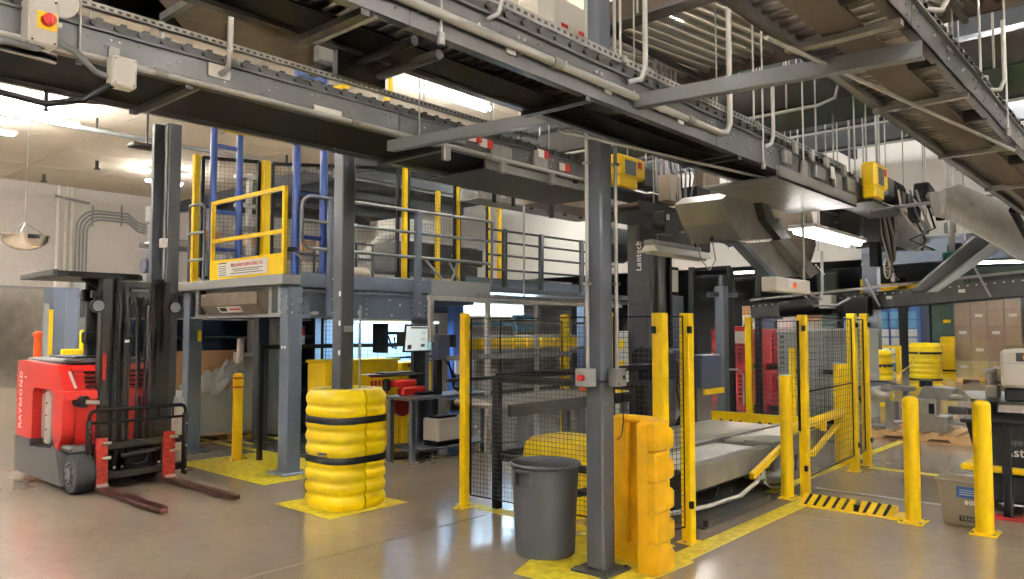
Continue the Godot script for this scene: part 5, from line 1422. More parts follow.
# ---------- right foreground and middle ground ----------
func build_right() -> void:
	bollard("yellow bollard with white worn top beside the beige wastebasket and trip guard", 7.74, -1.93, 1.15, .067, false, true, M.yellow)
	bollard("yellow bollard on a bolted plate before the black cart", 7.72, -1.36, 1.15, .072)
	# wastebasket
	var t := thing("wastebasket", "beige tapered wastebasket with blue label between two yellow bollards", "wastebasket", V(7.98, 0, -1.6))
	var c := V(8.0, 0, -1.58)
	var pr := [Vector2(.001, .008), Vector2(.1, .008), Vector2(.11, 0), Vector2(.118, .01), Vector2(.152, .385), Vector2(.163, .39), Vector2(.165, .405), Vector2(.158, .41), Vector2(.15, .4), Vector2(.112, .03), Vector2(.001, .02)]
	part(t, "body", mb(t).lathe(c, pr, 40, 7.0, 0, 1.0, 1.22), M.bin)
	var u := V(0, 1, -.09).normalized()
	part(t, "blue_label", mb(t).box(V(c.x - .146, .305, c.z + .075), V(.004, .1, .19), Basis(V(1, .09, 0).normalized(), V(-.09, 1, 0).normalized(), Vector3.BACK)), M.label_blue)
	for k in 3: part(t, "label_line", mb(t).box(V(c.x - .149, .285 + k * .02, c.z + .07), V(.004, .004, .13), Basis(V(1, .09, 0).normalized(), V(-.09, 1, 0).normalized(), Vector3.BACK)), M.white)
	text(t, "lettering", "BOX", V(c.x - .1425, .215, c.z + .09), Vector3.BACK, V(-.09, 1, 0), .035, M.white, true)
	part(t, "black_label", mb(t).box(V(c.x - .126, .07, c.z + .075), V(.004, .05, .16), Basis(V(1, .09, 0).normalized(), V(-.09, 1, 0).normalized(), Vector3.BACK)), M.ink)
	text(t, "lettering", "TRASH", V(c.x - .1295, .07, c.z + .075), Vector3.BACK, V(-.09, 1, 0), .032, M.bin, true)
	# black cart with yellow band
	t = thing("black_cart", "black tote cart with a yellow band and pale lettering behind the bollard", "cart", V(9.0, 0, -1.35))
	part(t, "lower_tub", mb(t).bb(V(8.75, .08, -1.62), V(9.6, .38, -.6), .03), M.black)
	part(t, "yellow_band", mb(t).bb(V(8.66, .38, -1.72), V(9.7, .44, -.5), .015), M.yellow)
	part(t, "upper_tub", mb(t).prism(V(8.72, 0, 0), Vector3.BACK, Vector3.UP, [Vector2(-1.58, .44), Vector2(-.6, .44), Vector2(-.5, .86), Vector2(-1.68, .86)], V(.9, 0, 0)), M.black)
	part(t, "rim", mb(t).bb(V(8.68, .84, -1.72), V(9.66, .88, -.5), .012), M.black)
	part(t, "leg", mb(t).bb(V(8.42, .02, -1.33), V(8.49, .86, -1.26), .006), M.black)
	part(t, "leg_foot", mb(t).bb(V(8.36, 0, -1.42), V(8.55, .02, -.7), .004), M.red_dark)
	for z in [-1.5, -.7]:
		part(t, "caster", wheel(mb(t), V(8.85, .05, z), .05, .04), M.rubber)
	text(t, "lettering", "Property Of", V(8.715, .68, -1.2), Vector3.BACK, Vector3.UP, .05, M.ink_grey)
	text(t, "lettering", "Astori", V(8.715, .58, -1.2), Vector3.BACK, Vector3.UP, .075, M.white_box, true)
	# table with printer
	t = thing("machine_table", "dark-topped table standing behind the black cart, carrying a labelling machine", "table", V(9.9, 0, -1.7))
	part(t, "table_top", mb(t).prism(V(0, 1.0, 0), Vector3.RIGHT, Vector3.FORWARD, [Vector2(9.1, .5), Vector2(9.1, 1.55), Vector2(9.4, 1.75), Vector2(10.6, 2.05), Vector2(11.0, .5)], V(0, .03, 0)), M.black_gloss)
	for p in [[9.85, -1.78], [10.4, -1.7], [10.6, -.7]]: part(t, "leg", mb(t).bb(V(p[0] - .03, 0, p[1] - .03), V(p[0] + .03, 1.0, p[1] + .03)), M.dark_metal)
	part(t, "shelf", mb(t).bb(V(9.85, .5, -1.7), V(10.6, .53, -.6)), M.dark_metal)
	t = thing("labelling_machine", "white labelling machine with a big amber button on the dark table", "machine", V(9.4, 1.03, -1.1))
	part(t, "base", mb(t).bb(V(9.25, 1.03, -1.42), V(9.95, 1.17, -.5), .02), M.black)
	var bd := part(t, "body", mb(t).bb(V(9.2, 1.17, -1.44), V(9.95, 1.56, -.5), .03), M.machine_white)
	part(bd, "panel_line", mb(t).bb(V(9.197, 1.42, -1.44), V(9.2, 1.424, -.5)), M.ink_grey)
	part(t, "button_plate", mb(t).bb(V(9.19, 1.44, -1.3), V(9.2, 1.53, -1.1), .004), M.dark_metal)
	part(t, "amber_button", mb(t).cyl(V(9.19, 1.485, -1.2), V(9.165, 1.485, -1.2), .036, 18), M.amber)
	part(t, "slot", mb(t).bb(V(9.19, 1.18, -1.2), V(9.2, 1.23, -.9)), M.black)
	# bottling parts on a wooden pallet
	t = thing("wooden_pallet", "wooden pallet carrying stainless machine parts beyond the bollards", "pallet", V(14.0, 0, -3.2))
	for k in 7: part(t, "deck_board", mb(t).bb(V(13.3, .12, -4.0 + k * .23), V(14.5, .145, -3.85 + k * .23), .004), M.wood)
	for x in [13.3, 13.85, 14.4]:
		part(t, "stringer", mb(t).prism(V(x, 0, 0), Vector3.BACK, Vector3.UP, [Vector2(-4.0, .02), Vector2(-3.75, .02), Vector2(-3.7, .07), Vector2(-3.45, .07), Vector2(-3.4, .02), Vector2(-3.1, .02), Vector2(-3.05, .07), Vector2(-2.8, .07), Vector2(-2.75, .02), Vector2(-2.47, .02), Vector2(-2.47, .12), Vector2(-4.0, .12)], V(.05, 0, 0)), M.wood)
		part(t, "bottom_board", mb(t).bb(V(x - .02, 0, -4.0), V(x + .07, .02, -2.47)), M.wood_dark)
	t = thing("filler_head", "stainless filling machine part with a bent duct and motor housing on the pallet", "machine part", V(13.7, .145, -3.2))
	part(t, "base", mb(t).bb(V(13.55, .145, -3.3), V(13.95, .4, -2.85), .01), M.machine_steel)
	part(t, "column", mb(t).bb(V(13.5, .4, -3.45), V(13.8, .66, -3.0), .015), M.machine_steel)
	part(t, "recess", mb(t).bb(V(13.49, .44, -3.1), V(13.52, .6, -3.02)), M.black)
	part(t, "hopper", mb(t).prism(V(13.6, 0, 0), Vector3.BACK, Vector3.UP, [Vector2(-3.3, .62), Vector2(-2.85, .66), Vector2(-2.75, .84), Vector2(-3.2, .86)], V(.4, 0, 0)), M.machine_steel)
	for k in 3: part(t, "clamp", mb(t).cyl(V(13.65, .3 + k * .2, -2.85), V(13.65, .3 + k * .2, -2.55 - k * .05), .05 + .015 * (k % 2), 12).box(V(13.65, .3 + k * .2, -2.5 - k * .05), V(.1, .09, .08), Basis.IDENTITY, .01), M.dark_metal if k % 2 else M.machine_steel)
	part(t, "motor", mb(t).cyl(V(13.8, .84, -3.2), V(13.8, .95, -3.2), .1, 14), M.black)
	part(t, "lever", mb(t).cyl(V(13.55, .3, -3.45), V(13.4, .28, -3.6), .03, 8), M.machine_steel)
	t = thing("chrome_duct", "shiny steel chute bundle with hoses on the near end of the pallet", "machine part", V(13.7, .145, -3.85))
	part(t, "foot", mb(t).bb(V(13.5, .145, -3.75), V(13.75, .6, -3.6), .01).bb(V(13.4, .145, -4.0), V(13.8, .2, -3.7), .01), M.machine_steel)
	part(t, "drum", mb(t).lathe(V(13.6, .7, -3.85), [Vector2(.01, -.14), Vector2(.14, -.12), Vector2(.17, 0), Vector2(.14, .1), Vector2(.01, .14)], 20), M.bolt)
	for k in 3: pipe(t, "hose", [V(13.4, .5 + k * .08, -4.05), V(13.35, .75, -4.15 + k * .05), V(13.45, .92 - k * .04, -4.0), V(13.6, .9, -3.7), V(13.7, .82, -3.5)], .025, M.rail_grey if k else M.black, 7)
	part(t, "arm", mb(t).bb(V(13.45, .78, -3.8), V(13.6, .86, -3.3), .01), M.machine_steel)
	single("metal_fitting", "small stack of bright fittings on the dark table beside the labelling machine", "fitting", V(9.75, 1.03, -1.62), mb().bb(V(9.65, 1.03, -1.66), V(9.85, 1.16, -1.54), .01).cyl(V(9.72, 1.16, -1.6), V(9.72, 1.3, -1.6), .05, 12).cyl(V(9.72, 1.24, -1.64), V(9.72, 1.24, -1.5), .025, 10).bb(V(9.62, 1.3, -1.66), V(9.82, 1.34, -1.56), .008), M.machine_steel)
	# far column guards
	t = thing("column_guard", "ribbed yellow column guard with a drooping black strap past the far gate", "column guard", V(19.3, 0, -5.6))
	column_guard(t, V(19.3, 0, -5.6), .42, 1.3, [.35, .72], 9, 24)
	t = thing("column_guard", "ribbed yellow column guard with two straps near the dock doors", "column guard", V(25.9, 0, -6.0))
	column_guard(t, V(25.9, 0, -6.0), .43, 1.39, [.2, .78], 9, 24)
	t = thing("column_guard", "partly hidden ribbed yellow guard beside the wrapped cartons", "column guard", V(31.6, 0, -6.5))
	column_guard(t, V(31.6, 0, -6.5), .3, 1.55, [.2, .75], 9, 24)
	steel_post("grey building column rising behind the far gate to the bulkhead beam", 25.4, -7.35, .42, 4.2, M.grey_steel, "", "building_column", .7)
	steel_post("grey building column inside the far ribbed guard", 25.9, -6.0, .2, 1.2, M.grey_steel, "", "guarded_column", 0)
	t = thing("bulkhead_beam", "wide blue-grey steel beam under the white bulkhead wall", "beam", V(25.4, 3.9, -3))
	part(t, "web", mb(t).bb(V(25.3, 3.85, -7.6), V(25.36, 4.55, 6)), M.mezz_grey)
	part(t, "flange", mb(t).bb(V(25.2, 3.82, -7.6), V(25.55, 3.88, 6)), M.mezz_grey)
	part(t, "flange", mb(t).bb(V(25.2, 4.52, -7.6), V(25.55, 4.58, 6)), M.mezz_grey)

# ---------- dock area beyond the bulkhead ----------
func build_far() -> void:
	# wrapped pallet of cartons
	var t := thing("wrapped_carton_stack", "tall pallet load of brown cartons in stretch film near the dock", "pallet load", V(30.4, 0, -5.0))
	var x0 := 29.7
	part(t, "pallet", mb(t).bb(V(x0, .1, -5.95), V(x0 + 1.2, .15, -4.0)).bb(V(x0, 0, -5.95), V(x0 + 1.2, .1, -5.75)).bb(V(x0, 0, -5.05), V(x0 + 1.2, .1, -4.9)).bb(V(x0, 0, -4.2), V(x0 + 1.2, .1, -4.0)), M.wood_dark)
	var cm := mb().box(Vector3.ZERO, V(.585, .57, .47), Basis.IDENTITY, .012).mesh()
	for ly in 5:
		for k in 4:
			for r in 2:
				var p := V(x0 + .3 + r * .6, .15 + .29 + ly * .578, -5.95 + .245 + k * .487)
				inst(t, "carton", cm, p + V(rng.randf() * .012, 0, 0), M.carton_low if ly == 0 else M.carton)
				if r == 0 and (k + ly) % 2 == 0: inst(t, "carton_label", mb().box(Vector3.ZERO, V(.004, .1, .22)).mesh(), p + V(-.297, .1, 0), M.cardboard_pale)
	part(t, "film", mb(t).bb(V(x0 - .012, .2, -5.965), V(x0 - .008, 3.05, -3.99)), M.clear_pane)
	t = thing("wrapped_carton_stack", "blue-wrapped pallet load at the edge of the view beside brown cartons", "pallet load", V(30.6, 0, -3.3))
	part(t, "load", mb(t).bb(V(29.9, .15, -3.85), V(31.1, 2.9, -2.7), .03), M.blue_light)
	part(t, "load_low", mb(t).bb(V(29.88, .12, -3.87), V(31.12, 1.6, -2.68), .03), M.carton)
	part(t, "pallet", mb(t).bb(V(29.9, 0, -3.85), V(31.1, .12, -2.7)), M.wood_dark)
	# dock doors and shelters
	t = thing("dock_door", "blue dock door with glazed panes behind the far column guards", "door", V(38, 0, -9.9))
	part(t, "leaf", mb(t).bb(V(38, 0, -10.9), V(38.1, 3.6, -8.9)), M.door_blue)
	for k in 6:
		for j in 3: part(t, "pane", mb(t).bb(V(37.96, .3 + k * .4, -10.8 + j * .6), V(38.0, .64 + k * .4, -10.3 + j * .6)), M.white_box if k < 4 else M.blue_light)
	part(t, "door_head", mb(t).bb(V(37.9, 3.6, -11.1), V(38.1, 3.95, -8.5)), M.yellow)
	for z in [-11.3, -9.65, -8.75]: part(t, "jamb", mb(t).bb(V(37.9, 0, z - .18), V(38.1, 4.2, z + .18)), M.black if z > -10.5 and z < -9 else M.yellow if z < -11 else M.navy)
	t = thing("strip_door", "pale strip door beside the blue dock door", "door", V(38, 0, -11.8))
	for k in 4: part(t, "strip", mb(t).bb(V(37.98, 0, -12.3 + k * .22), V(38.0, 3.5, -12.1 + k * .22)), M.strip_curtain)
	t = thing("dock_shelter", "dark green dock shelter left of the pale strip door", "dock shelter", V(37.9, 0, -13.3))
	part(t, "curtain", mb(t).bb(V(37.8, 0, -13.5), V(38.1, 4.6, -12.5), .05), M.green_dark)
	t = thing("dock_shelter", "dark green dock shelter right of the blue dock door", "dock shelter", V(37.9, 0, -7.9))
	part(t, "curtain", mb(t).bb(V(37.8, 0, -8.5), V(38.1, 4.6, -7.1), .05), M.green_dark)
	part(t, "tag", mb(t).bb(V(37.77, 2.1, -8), V(37.8, 2.25, -7.7)), M.yellow)
	t = thing("dock_shelter", "black dock opening with green frame behind the wrapped cartons", "dock shelter", V(37.9, 0, -5.3))
	part(t, "curtain", mb(t).bb(V(37.8, 1.6, -7), V(38.1, 4.6, -3.3), .05), M.black)
	part(t, "lintel", mb(t).bb(V(37.75, 4.2, -7.1), V(38.0, 4.5, -3.3), .03), M.green_dark)
	part(t, "leveller", mb(t).bb(V(36.5, 0, -7), V(38, .9, -3.5)), M.grey_steel)
	# yellow rails and cone by the doors
	var k2 := 0
	for zz in [-9.6, -6.9]:
		t = thing("dock_rail", "low yellow dock rail %s" % ["by the orange cone and blue door", "by the dock leveller beside the cartons"][k2], "rail", V(31, 0, zz), "dock rails")
		for a in [0.0, 1.5]: part(t, "post", mb(t).bb(V(31, 0, zz + a - .08), V(31.15, 1.2, zz + a + .08)), M.yellow)
		for y in [.6, 1.1]: part(t, "rail", mb(t).bb(V(31.04, y, zz), V(31.12, y + .1, zz + 1.5)), M.yellow)
		k2 += 1
	t = thing("traffic_cone", "small orange traffic cone by the dock rail", "cone", V(29, 0, -9.6))
	part(t, "cone", mb(t).lathe(V(29, 0, -9.6), [Vector2(.2, .03), Vector2(.17, .04), Vector2(.05, .75), Vector2(.001, .76)], 18), M.orange)
	part(t, "base", mb(t).bb(V(28.8, 0, -9.8), V(29.2, .03, -9.4)), M.orange)
	bollard("slim yellow bollard near the pale strip door", 31, -11.9, 2.0, .14, false, false)
	var ch := single("chain_barrier", "yellow chain drooping between the two far column guards", "chain", V(22, .5, -5.9), mb().tube([V(19.7, 1.0, -5.7), V(21, .72, -5.75), V(22.4, .6, -5.85), V(24, .8, -5.9), V(25.4, 1.2, -6.0)], .016, 6), M.yellow)
	t = thing("orange_delineator", "orange delineator post standing on the floor beyond the forklift's rear", "traffic post", V(6.0, 0, -20.4))
	var oc := G(31, 380, 0)
	oc = V(5.75, 0, -19.3)
	t.position = oc
	part(t, "post", mb(t).lathe(oc, [Vector2(.2, 0), Vector2(.2, .08), Vector2(.09, .12), Vector2(.075, 1.6), Vector2(.1, 1.62), Vector2(.1, 1.7), Vector2(.03, 1.75), Vector2(.001, 1.76)], 16), M.orange)
	# blue-grey cabinets by the far wall
	t = thing("electrical_cabinet", "tall blue-grey cabinet with yellow posts standing before the far white wall", "cabinet", V(10.6, 0, -30))
	var a := PZ(53, 287, -30)
	var b := PZ(80, 287, -30)
	part(t, "body", mb(t).bb(V(a.x, 0, -31), V(b.x, a.y, -30), .02), M.mezz_grey)
	part(t, "side_trim", mb(t).bb(V(b.x, 0, -31), V(b.x + .5, a.y + .3, -30.6), .02), M.bracket_grey)
	part(t, "door_line", mb(t).bb(V((a.x + b.x) / 2 - .01, .1, -30.0), V((a.x + b.x) / 2 + .01, a.y - .1, -29.99)), M.ink_grey)
	t = thing("yellow_frame_post", "short yellow guard post beside the blue-grey cabinet", "post", PZ(48, 380, -29.5) * V(1, 0, 1))
	var p := PZ(48, 340, -29.5)
	part(t, "tube", mb(t).bb(V(p.x - .02, .9, -29.6), V(p.x + .12, 2.5, -29.4), .02), M.yellow)
	part(t, "cabinet_side", mb(t).bb(V(p.x - .14, 0, -29.62), V(p.x - .02, 2.7, -29.42)), M.bracket_grey)
	t = thing("yellow_frame_post", "yellow angled guard post between cabinet and forklift mast", "post", PZ(84, 380, -22) * V(1, 0, 1))
	p = PZ(85, 330, -22)
	part(t, "tube", mb(t).bb(V(p.x - .1, 0, -22.1), V(p.x + .1, p.y, -21.9), .02), M.yellow)
	part(t, "arm", mb(t).bb(V(p.x - .55, p.y - .75, -22.1), V(p.x, p.y - .5, -21.9), .02), M.yellow)
	# convex mirror on a chain
	var mc := PZ(25, 236, -20)
	t = thing("dome_mirror", "silver dome mirror hanging from the ceiling in the aisle", "mirror", V(mc.x, mc.y - .3, mc.z))
	var pr := []
	for i in 9: pr.append(Vector2(maxf(.5 * sin(PI / 2 * i / 8), .001), -.33 * cos(PI / 2 * i / 8)))
	pr.append(Vector2(.52, .01))
	part(t, "dome", mb(t).lathe(mc, pr, 36), M.mirror)
	part(t, "back", mb(t).cyl(mc + V(0, .0, 0), mc + V(0, .02, 0), .5, 36), M.bracket_grey)
	for q in 3: pipe(t, "chain", [mc + V(.45 * cos(TAU * q / 3), .01, .45 * sin(TAU * q / 3)), mc + V(0, .3, 0)], .012, M.wire_light, 5)
	pipe(t, "cord", [mc + V(0, .3, 0), V(mc.x, 7.7, mc.z)], .01, M.wire_light, 5)
	# conduits on the far wall
	var wz := -34.38
	t = thing("wall_pipes", "three straight white pipes running up the far wall behind the forklift", "pipe", V(PZ(63, 290, wz).x, 0, wz))
	for q in [57.5, 66, 71.5]: pipe(t, "pipe", [V(PZ(q, 230, wz).x, 0, wz), V(PZ(q, 230, wz).x, 7.7, wz)], .07, M.wall_white, 8)
	t = thing("wall_conduits", "bundle of white conduits bending from vertical to horizontal on the far wall", "conduit", V(PZ(80, 290, wz).x, 0, wz))
	for k in 4:
		var px := PZ(74.0 + k * 3.7, 290, wz).x
		var py := PZ(100, 211.0 + k * 3, wz).y
		var rr := .85 - k * .1
		var pts := [V(px, 0, wz), V(px, py - rr, wz)]
		pts.append_array(arc(V(px + rr, py - rr, wz), Vector3.RIGHT, Vector3.UP, rr, PI, PI / 2, 5))
		pts.append(V(PZ(128, 215, wz).x, py, wz))
		pts.append(V(PZ(138, 222, wz).x, py - .35, wz))
		pts.append(V(PZ(146, 222, wz).x, py - .4, wz))
		pipe(t, "conduit", pts, .038, M.bracket_grey, 7)
	for q in [92, 121]:
		var cp := PZ(q, 216, wz)
		part(t, "strut_clamp", mb(t).box(V(cp.x, cp.y, wz + .06), V(.06, .9, .06)), M.galv)
	t = thing("wall_strut", "short galvanised strut fixed across the wall pipes near the ceiling", "strut", PZ(70, 197, wz))
	var sa := PZ(54, 196, wz)
	var sb := PZ(89, 200, wz)
	part(t, "rail", mb(t).bar(V(sa.x, sa.y, wz + .1), V(sb.x, sa.y - .15, wz + .1), .06, .1), M.galv)
	# heater pipe along the ceiling
	t = thing("ceiling_pipe", "long dark pipe running under the beige ceiling over the aisle", "pipe", V(8, 6.9, -20))
	var q0 := G(10, 110, 7.2)
	pipe(t, "pipe", [V(-6, 7.35, -22.6), V(24, 7.35, -22.6)], .07, M.bracket_grey, 8)
	for x in [2.0, 8.0, 14.0]: part(t, "hanger", mb(t).bb(V(x, 7.4, -22.62), V(x + .05, 7.72, -22.58)), M.dark_metal)
	for s in [[44, 178], [97, 165]]:
		var sp := G(s[0], s[1], 7.55)
		single("sprinkler_head", "small sprinkler head under the ceiling %s" % ("near the white wall" if s[0] < 60 else "closer to the mezzanine"), "sprinkler", sp, mb().cyl(sp + V(0, -.12, 0), sp + V(0, .15, 0), .06, 8).cyl(sp + V(0, -.16, 0), sp + V(0, -.12, 0), .11, 10), M.dark_metal)
	t = thing("ceiling_speaker", "dark fan bracket hanging from the ceiling near the aisle column", "bracket", V(8.5, 7, -22))
	var fp := G(147, 147, 6.7)
	t.position = fp
	part(t, "stem", mb(t).cyl(fp, V(fp.x, 7.7, fp.z), .03, 8), M.dark_metal)
	part(t, "plate", mb(t).box(fp, V(.9, .12, .4), Basis.IDENTITY, .03), M.dark_metal)

# ---------- below the mezzanine ----------
func build_under_mezzanine() -> void:
	var t := bollard("yellow bollard with two red bands before the mezzanine corner post", 5.34, -9.72, 1.18, .068)
	for y in [.98, 1.1]: part(t, "band", mb(t).cyl(V(5.34, y, -9.72), V(5.34, y + .018, -9.72), .0695, 24), M.red_dark)
	# gaylord box with film scrap
	t = thing("cardboard_bulk_box", "open cardboard bulk box with torn front on a wooden pallet under the mezzanine", "box", V(6.2, 0, -12))
	for k in 3: part(t, "stringer", mb(t).bb(V(5.6 + k * .55, .02, -12.5), V(5.68 + k * .55, .11, -11.5)), M.wood_dark)
	for k in 5: part(t, "deck_board", mb(t).bb(V(5.55, .11, -12.5 + k * .21), V(6.85, .135, -12.36 + k * .21)), M.wood)
	part(t, "bottom_board", mb(t).bb(V(5.55, 0, -11.6), V(6.85, .02, -11.5)), M.wood)
	part(t, "back_wall", mb(t).bb(V(5.6, .135, -12.45), V(6.75, 1.42, -12.42)), M.cardboard)
	part(t, "left_wall", mb(t).bb(V(5.6, .135, -12.45), V(5.63, .8, -11.55)), M.crate_grey)
	part(t, "right_wall", mb(t).bb(V(6.72, .135, -12.45), V(6.75, 1.38, -11.55)), M.cardboard_pale)
	part(t, "front_wall", mb(t).prism(V(0, 0, -11.58), Vector3.RIGHT, Vector3.UP, [Vector2(5.6, .135), Vector2(6.75, .135), Vector2(6.75, 1.34), Vector2(6.42, 1.32), Vector2(6.36, .95), Vector2(6.2, .82), Vector2(5.6, .78)], V(0, 0, .03)), M.crate_grey)
	part(t, "front_corner", mb(t).bb(V(6.42, .135, -11.548), V(6.752, 1.34, -11.54)), M.cardboard_pale)
	t = thing("plastic_film_scrap", "crumpled clear plastic film heaped in the cardboard bulk box", "film", V(6.0, .7, -11.7))
	for k in 7:
		var p := []
		for i in 7: p.append(V(5.62 + i * .13 + rng.randf_range(-.03, .03), .78 + .1 * sin(i * 1.3 + k) + i * .055 + rng.randf_range(-.05, .05), -11.5 - k * .08 + rng.randf_range(-.05, .05)))
		ribbon(t, p, .16 + .05 * (k % 3))
	for k in 3:
		var p2 := []
		for i in 5: p2.append(V(6.0 + .15 * k + .03 * sin(i * 2.0), .95 - i * .09, -11.5 + .02 * i))
		ribbon(t, p2, .06)
	single("cardboard_tube", "white cardboard tube standing up in the bulk box", "tube", V(6.68, .9, -12.1), mb().cyl(V(6.66, .9, -12.1), V(6.68, 1.62, -12.1), .06, 16), M.white)
	t = thing("film_roll", "white roll of stretch film standing behind the forklift's backrest", "film roll", V(5.0, 0, -10.6))
	var rc := G(177, 460, 0)
	t.position = rc
	part(t, "roll", mb(t).cyl(rc + V(0, 0, 0), rc + V(0, .72, 0), .085, 20), M.white)
	part(t, "film_tail", mb(t).cyl(rc + V(0, .72, 0), rc + V(.01, .86, .0), .083, 14, .06), M.film)
	single("red_bin", "dark red bin half hidden behind the cardboard bulk box", "bin", V(7.3, 0, -12.6), mb().lathe(V(7.3, 0, -12.6), [Vector2(.2, 0), Vector2(.26, .8), Vector2(.28, .82), Vector2(.25, .84), Vector2(.2, .1)], 20, 2.0), M.red_dark)
	# dim shelving behind
	t = thing("storage_rack", "dark storage rack with bins in the gloom under the mezzanine", "rack", V(8, 0, -14.8))
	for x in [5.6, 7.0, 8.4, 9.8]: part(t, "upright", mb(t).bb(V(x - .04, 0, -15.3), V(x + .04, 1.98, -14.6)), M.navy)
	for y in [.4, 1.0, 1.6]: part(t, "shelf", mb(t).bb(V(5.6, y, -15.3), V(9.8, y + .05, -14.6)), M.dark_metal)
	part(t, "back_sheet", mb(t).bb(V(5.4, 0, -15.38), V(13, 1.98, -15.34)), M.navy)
	for k in 8: single("storage_bin", ["small blue bin on the lower shelf of the dark rack", "small black bin on the middle shelf of the dark rack"][k % 2], "bin", V(5.9 + k * .48, [.45, 1.05][k % 2], -14.9), mb().bb(V(5.75 + k * .48, [.45, 1.05][k % 2], -15.1), V(6.1 + k * .48, [.45, 1.05][k % 2] + .3, -14.7), .02), [M.navy, M.black][k % 2], ["blue bins on the dark rack", "black bins on the dark rack"][k % 2])
	t = thing("grey_enclosure", "plain grey metal enclosure standing behind the mezzanine corner post", "cabinet", V(7.1, 0, -11.4))
	part(t, "body", mb(t).bb(V(6.85, .05, -12.2), V(7.3, 1.95, -11.3), .01), M.bracket_grey)
	part(t, "plinth", mb(t).bb(V(6.88, 0, -12.15), V(7.27, .05, -11.35)), M.dark_metal)
	# lit strip curtain enclosure
	t = thing("strip_curtain", "bluish lit strip curtain behind the mesh at the workstation", "curtain", V(7.8, .9, -9.85))
	for k in 22:
		part(t, "strip", mb(t).bb(V(6.65 + k * .1, .95, -9.86 - .012 * (k % 2)), V(6.745 + k * .1, 1.95, -9.852 - .012 * (k % 2))), M.strip_curtain)
	part(t, "header", mb(t).bb(V(6.6, 1.95, -9.92), V(8.9, 2.0, -9.82)), M.galv)
	for x in [6.8, 8.7]: pipe(t, "hanger", [V(x, 2.0, -9.87), V(x, 2.38, -9.87)], .01, M.galv, 5)
	t = fence_panel("black mesh guard in front of the lit strip curtain", V(6.6, .7, -9.6), V(8.9, .7, -9.6), 1.24, .06, .03, .62)
	for x in [6.6, 8.9]: part(t, "post", mb(t).bb(V(x - .02, 0, -9.62), V(x + .02, .7, -9.58)), M.black)
	t = thing("work_light", "white light batten under the mezzanine over the strip curtain", "light fixture", V(7.9, 1.93, -9.45))
	part(t, "housing", mb(t).bb(V(7.1, 1.9, -9.52), V(8.8, 1.94, -9.4), .006), M.white)
	part(t, "diffuser", mb(t).bb(V(7.12, 1.87, -9.51), V(8.78, 1.9, -9.41), .006), M.tube_cool)
	for x in [7.3, 8.6]: pipe(t, "hanger", [V(x, 1.94, -9.46), V(x, 2.38, -9.46)], .008, M.wire_light, 5)
	area(t, V(7.95, 1.86, -9.46), V(0, -1, -.5).normalized(), Vector2(1.65, .1), 2.0, true)
	t = thing("light_panel", "bright white light panel inside the cell behind the silver frame", "light fixture", V(10.9, 2.03, -10.28))
	part(t, "housing", mb(t).bb(V(9.85, 2.03, -10.32), V(11.95, 2.3, -10.24)), M.white)
	for q in [[9.9, 10.15], [10.22, 10.65], [10.7, 11.9]]: part(t, "diffuser", mb(t).bb(V(q[0], 2.06, -10.24), V(q[1], 2.27, -10.21), .01), M.tube_cool)
	for x in [10.2, 11.6]: pipe(t, "hanger", [V(x, 2.3, -10.28), V(x, 2.38, -10.28)], .01, M.galv, 5)
	area(t, V(10.9, 2.16, -10.18), V(-.25, -.35, 1).normalized(), Vector2(2.1, .28), 3.0, true)
	# yellow cabinets with red print
	t = thing("yellow_bin", "yellow steel bin with red stencilled lines behind the column guard", "bin", V(7.0, 0, -9.1))
	part(t, "body", mb(t).bb(V(6.22, .05, -9.4), V(7.55, 1.3, -8.98), .012), M.yellow)
	for j in 3:
		for i in 5: part(t, "print", mb(t).bb(V(7.02 + i * .07, 1.06 - j * .12, -8.98), V(7.065 + i * .07, 1.14 - j * .12, -8.976)), M.red_text)
	part(t, "print", mb(t).bb(V(6.42, .98, -8.98), V(6.55, 1.08, -8.976)), M.red_text)
	part(t, "lid", mb(t).bb(V(6.2, 1.3, -9.42), V(7.57, 1.34, -8.96), .008), M.yellow)
	t = thing("yellow_crate", "yellow crate with red trim under the strip curtain beside the monitor", "crate", V(7.9, .9, -9.2))
	part(t, "body", mb(t).bb(V(7.6, .05, -9.4), V(8.2, 1.27, -8.95), .012), M.yellow)
	part(t, "stripe", mb(t).bar(V(7.7, 1.22, -8.945), V(8.0, 1.3, -8.945), .01, .05), M.red)
	# workstation desk
	t = thing("workstation_desk", "grey steel workstation desk with lower shelf beside the cell fence", "desk", V(7.4, 0, -8.1))
	part(t, "desk_top", mb(t).bb(V(6.7, .82, -8.28), V(8.25, .86, -7.72), .006), M.grey_steel)
	part(t, "lower_shelf", mb(t).bb(V(6.95, .12, -8.3), V(8.25, .15, -7.75), .006), M.grey_steel)
	for p in [[6.76, -8.2], [8.18, -8.2], [6.8, -7.8], [7.5, -8.25], [8.18, -7.8]]: part(t, "leg", mb(t).bb(V(p[0] - .035, 0, p[1] - .035), V(p[0] + .035, .82, p[1] + .035), .006), M.grey_steel)
	part(t, "back_panel", mb(t).bb(V(7.35, .2, -8.32), V(7.62, .82, -8.28)), M.column_grey)
	part(t, "floor_mat", mb(t).cyl(V(7.0, 0, -8.35), V(7.0, .02, -8.35), .25, 20), M.black)
	t = thing("printer", "beige desktop printer on the desk's lower shelf", "printer", V(7.55, .15, -8.0))
	part(t, "body", mb(t).bb(V(7.25, .22, -8.1), V(7.72, .53, -7.78), .02), M.machine_white)
	part(t, "lid", mb(t).bb(V(7.3, .53, -8.05), V(7.68, .56, -7.83), .01), M.black)
	part(t, "paper_tray", mb(t).bb(V(7.26, .15, -8.08), V(7.71, .22, -7.79), .01), M.black)
	part(t, "side_cover", mb(t).bb(V(7.72, .18, -8.12), V(7.8, .55, -7.76), .02), M.white_box)
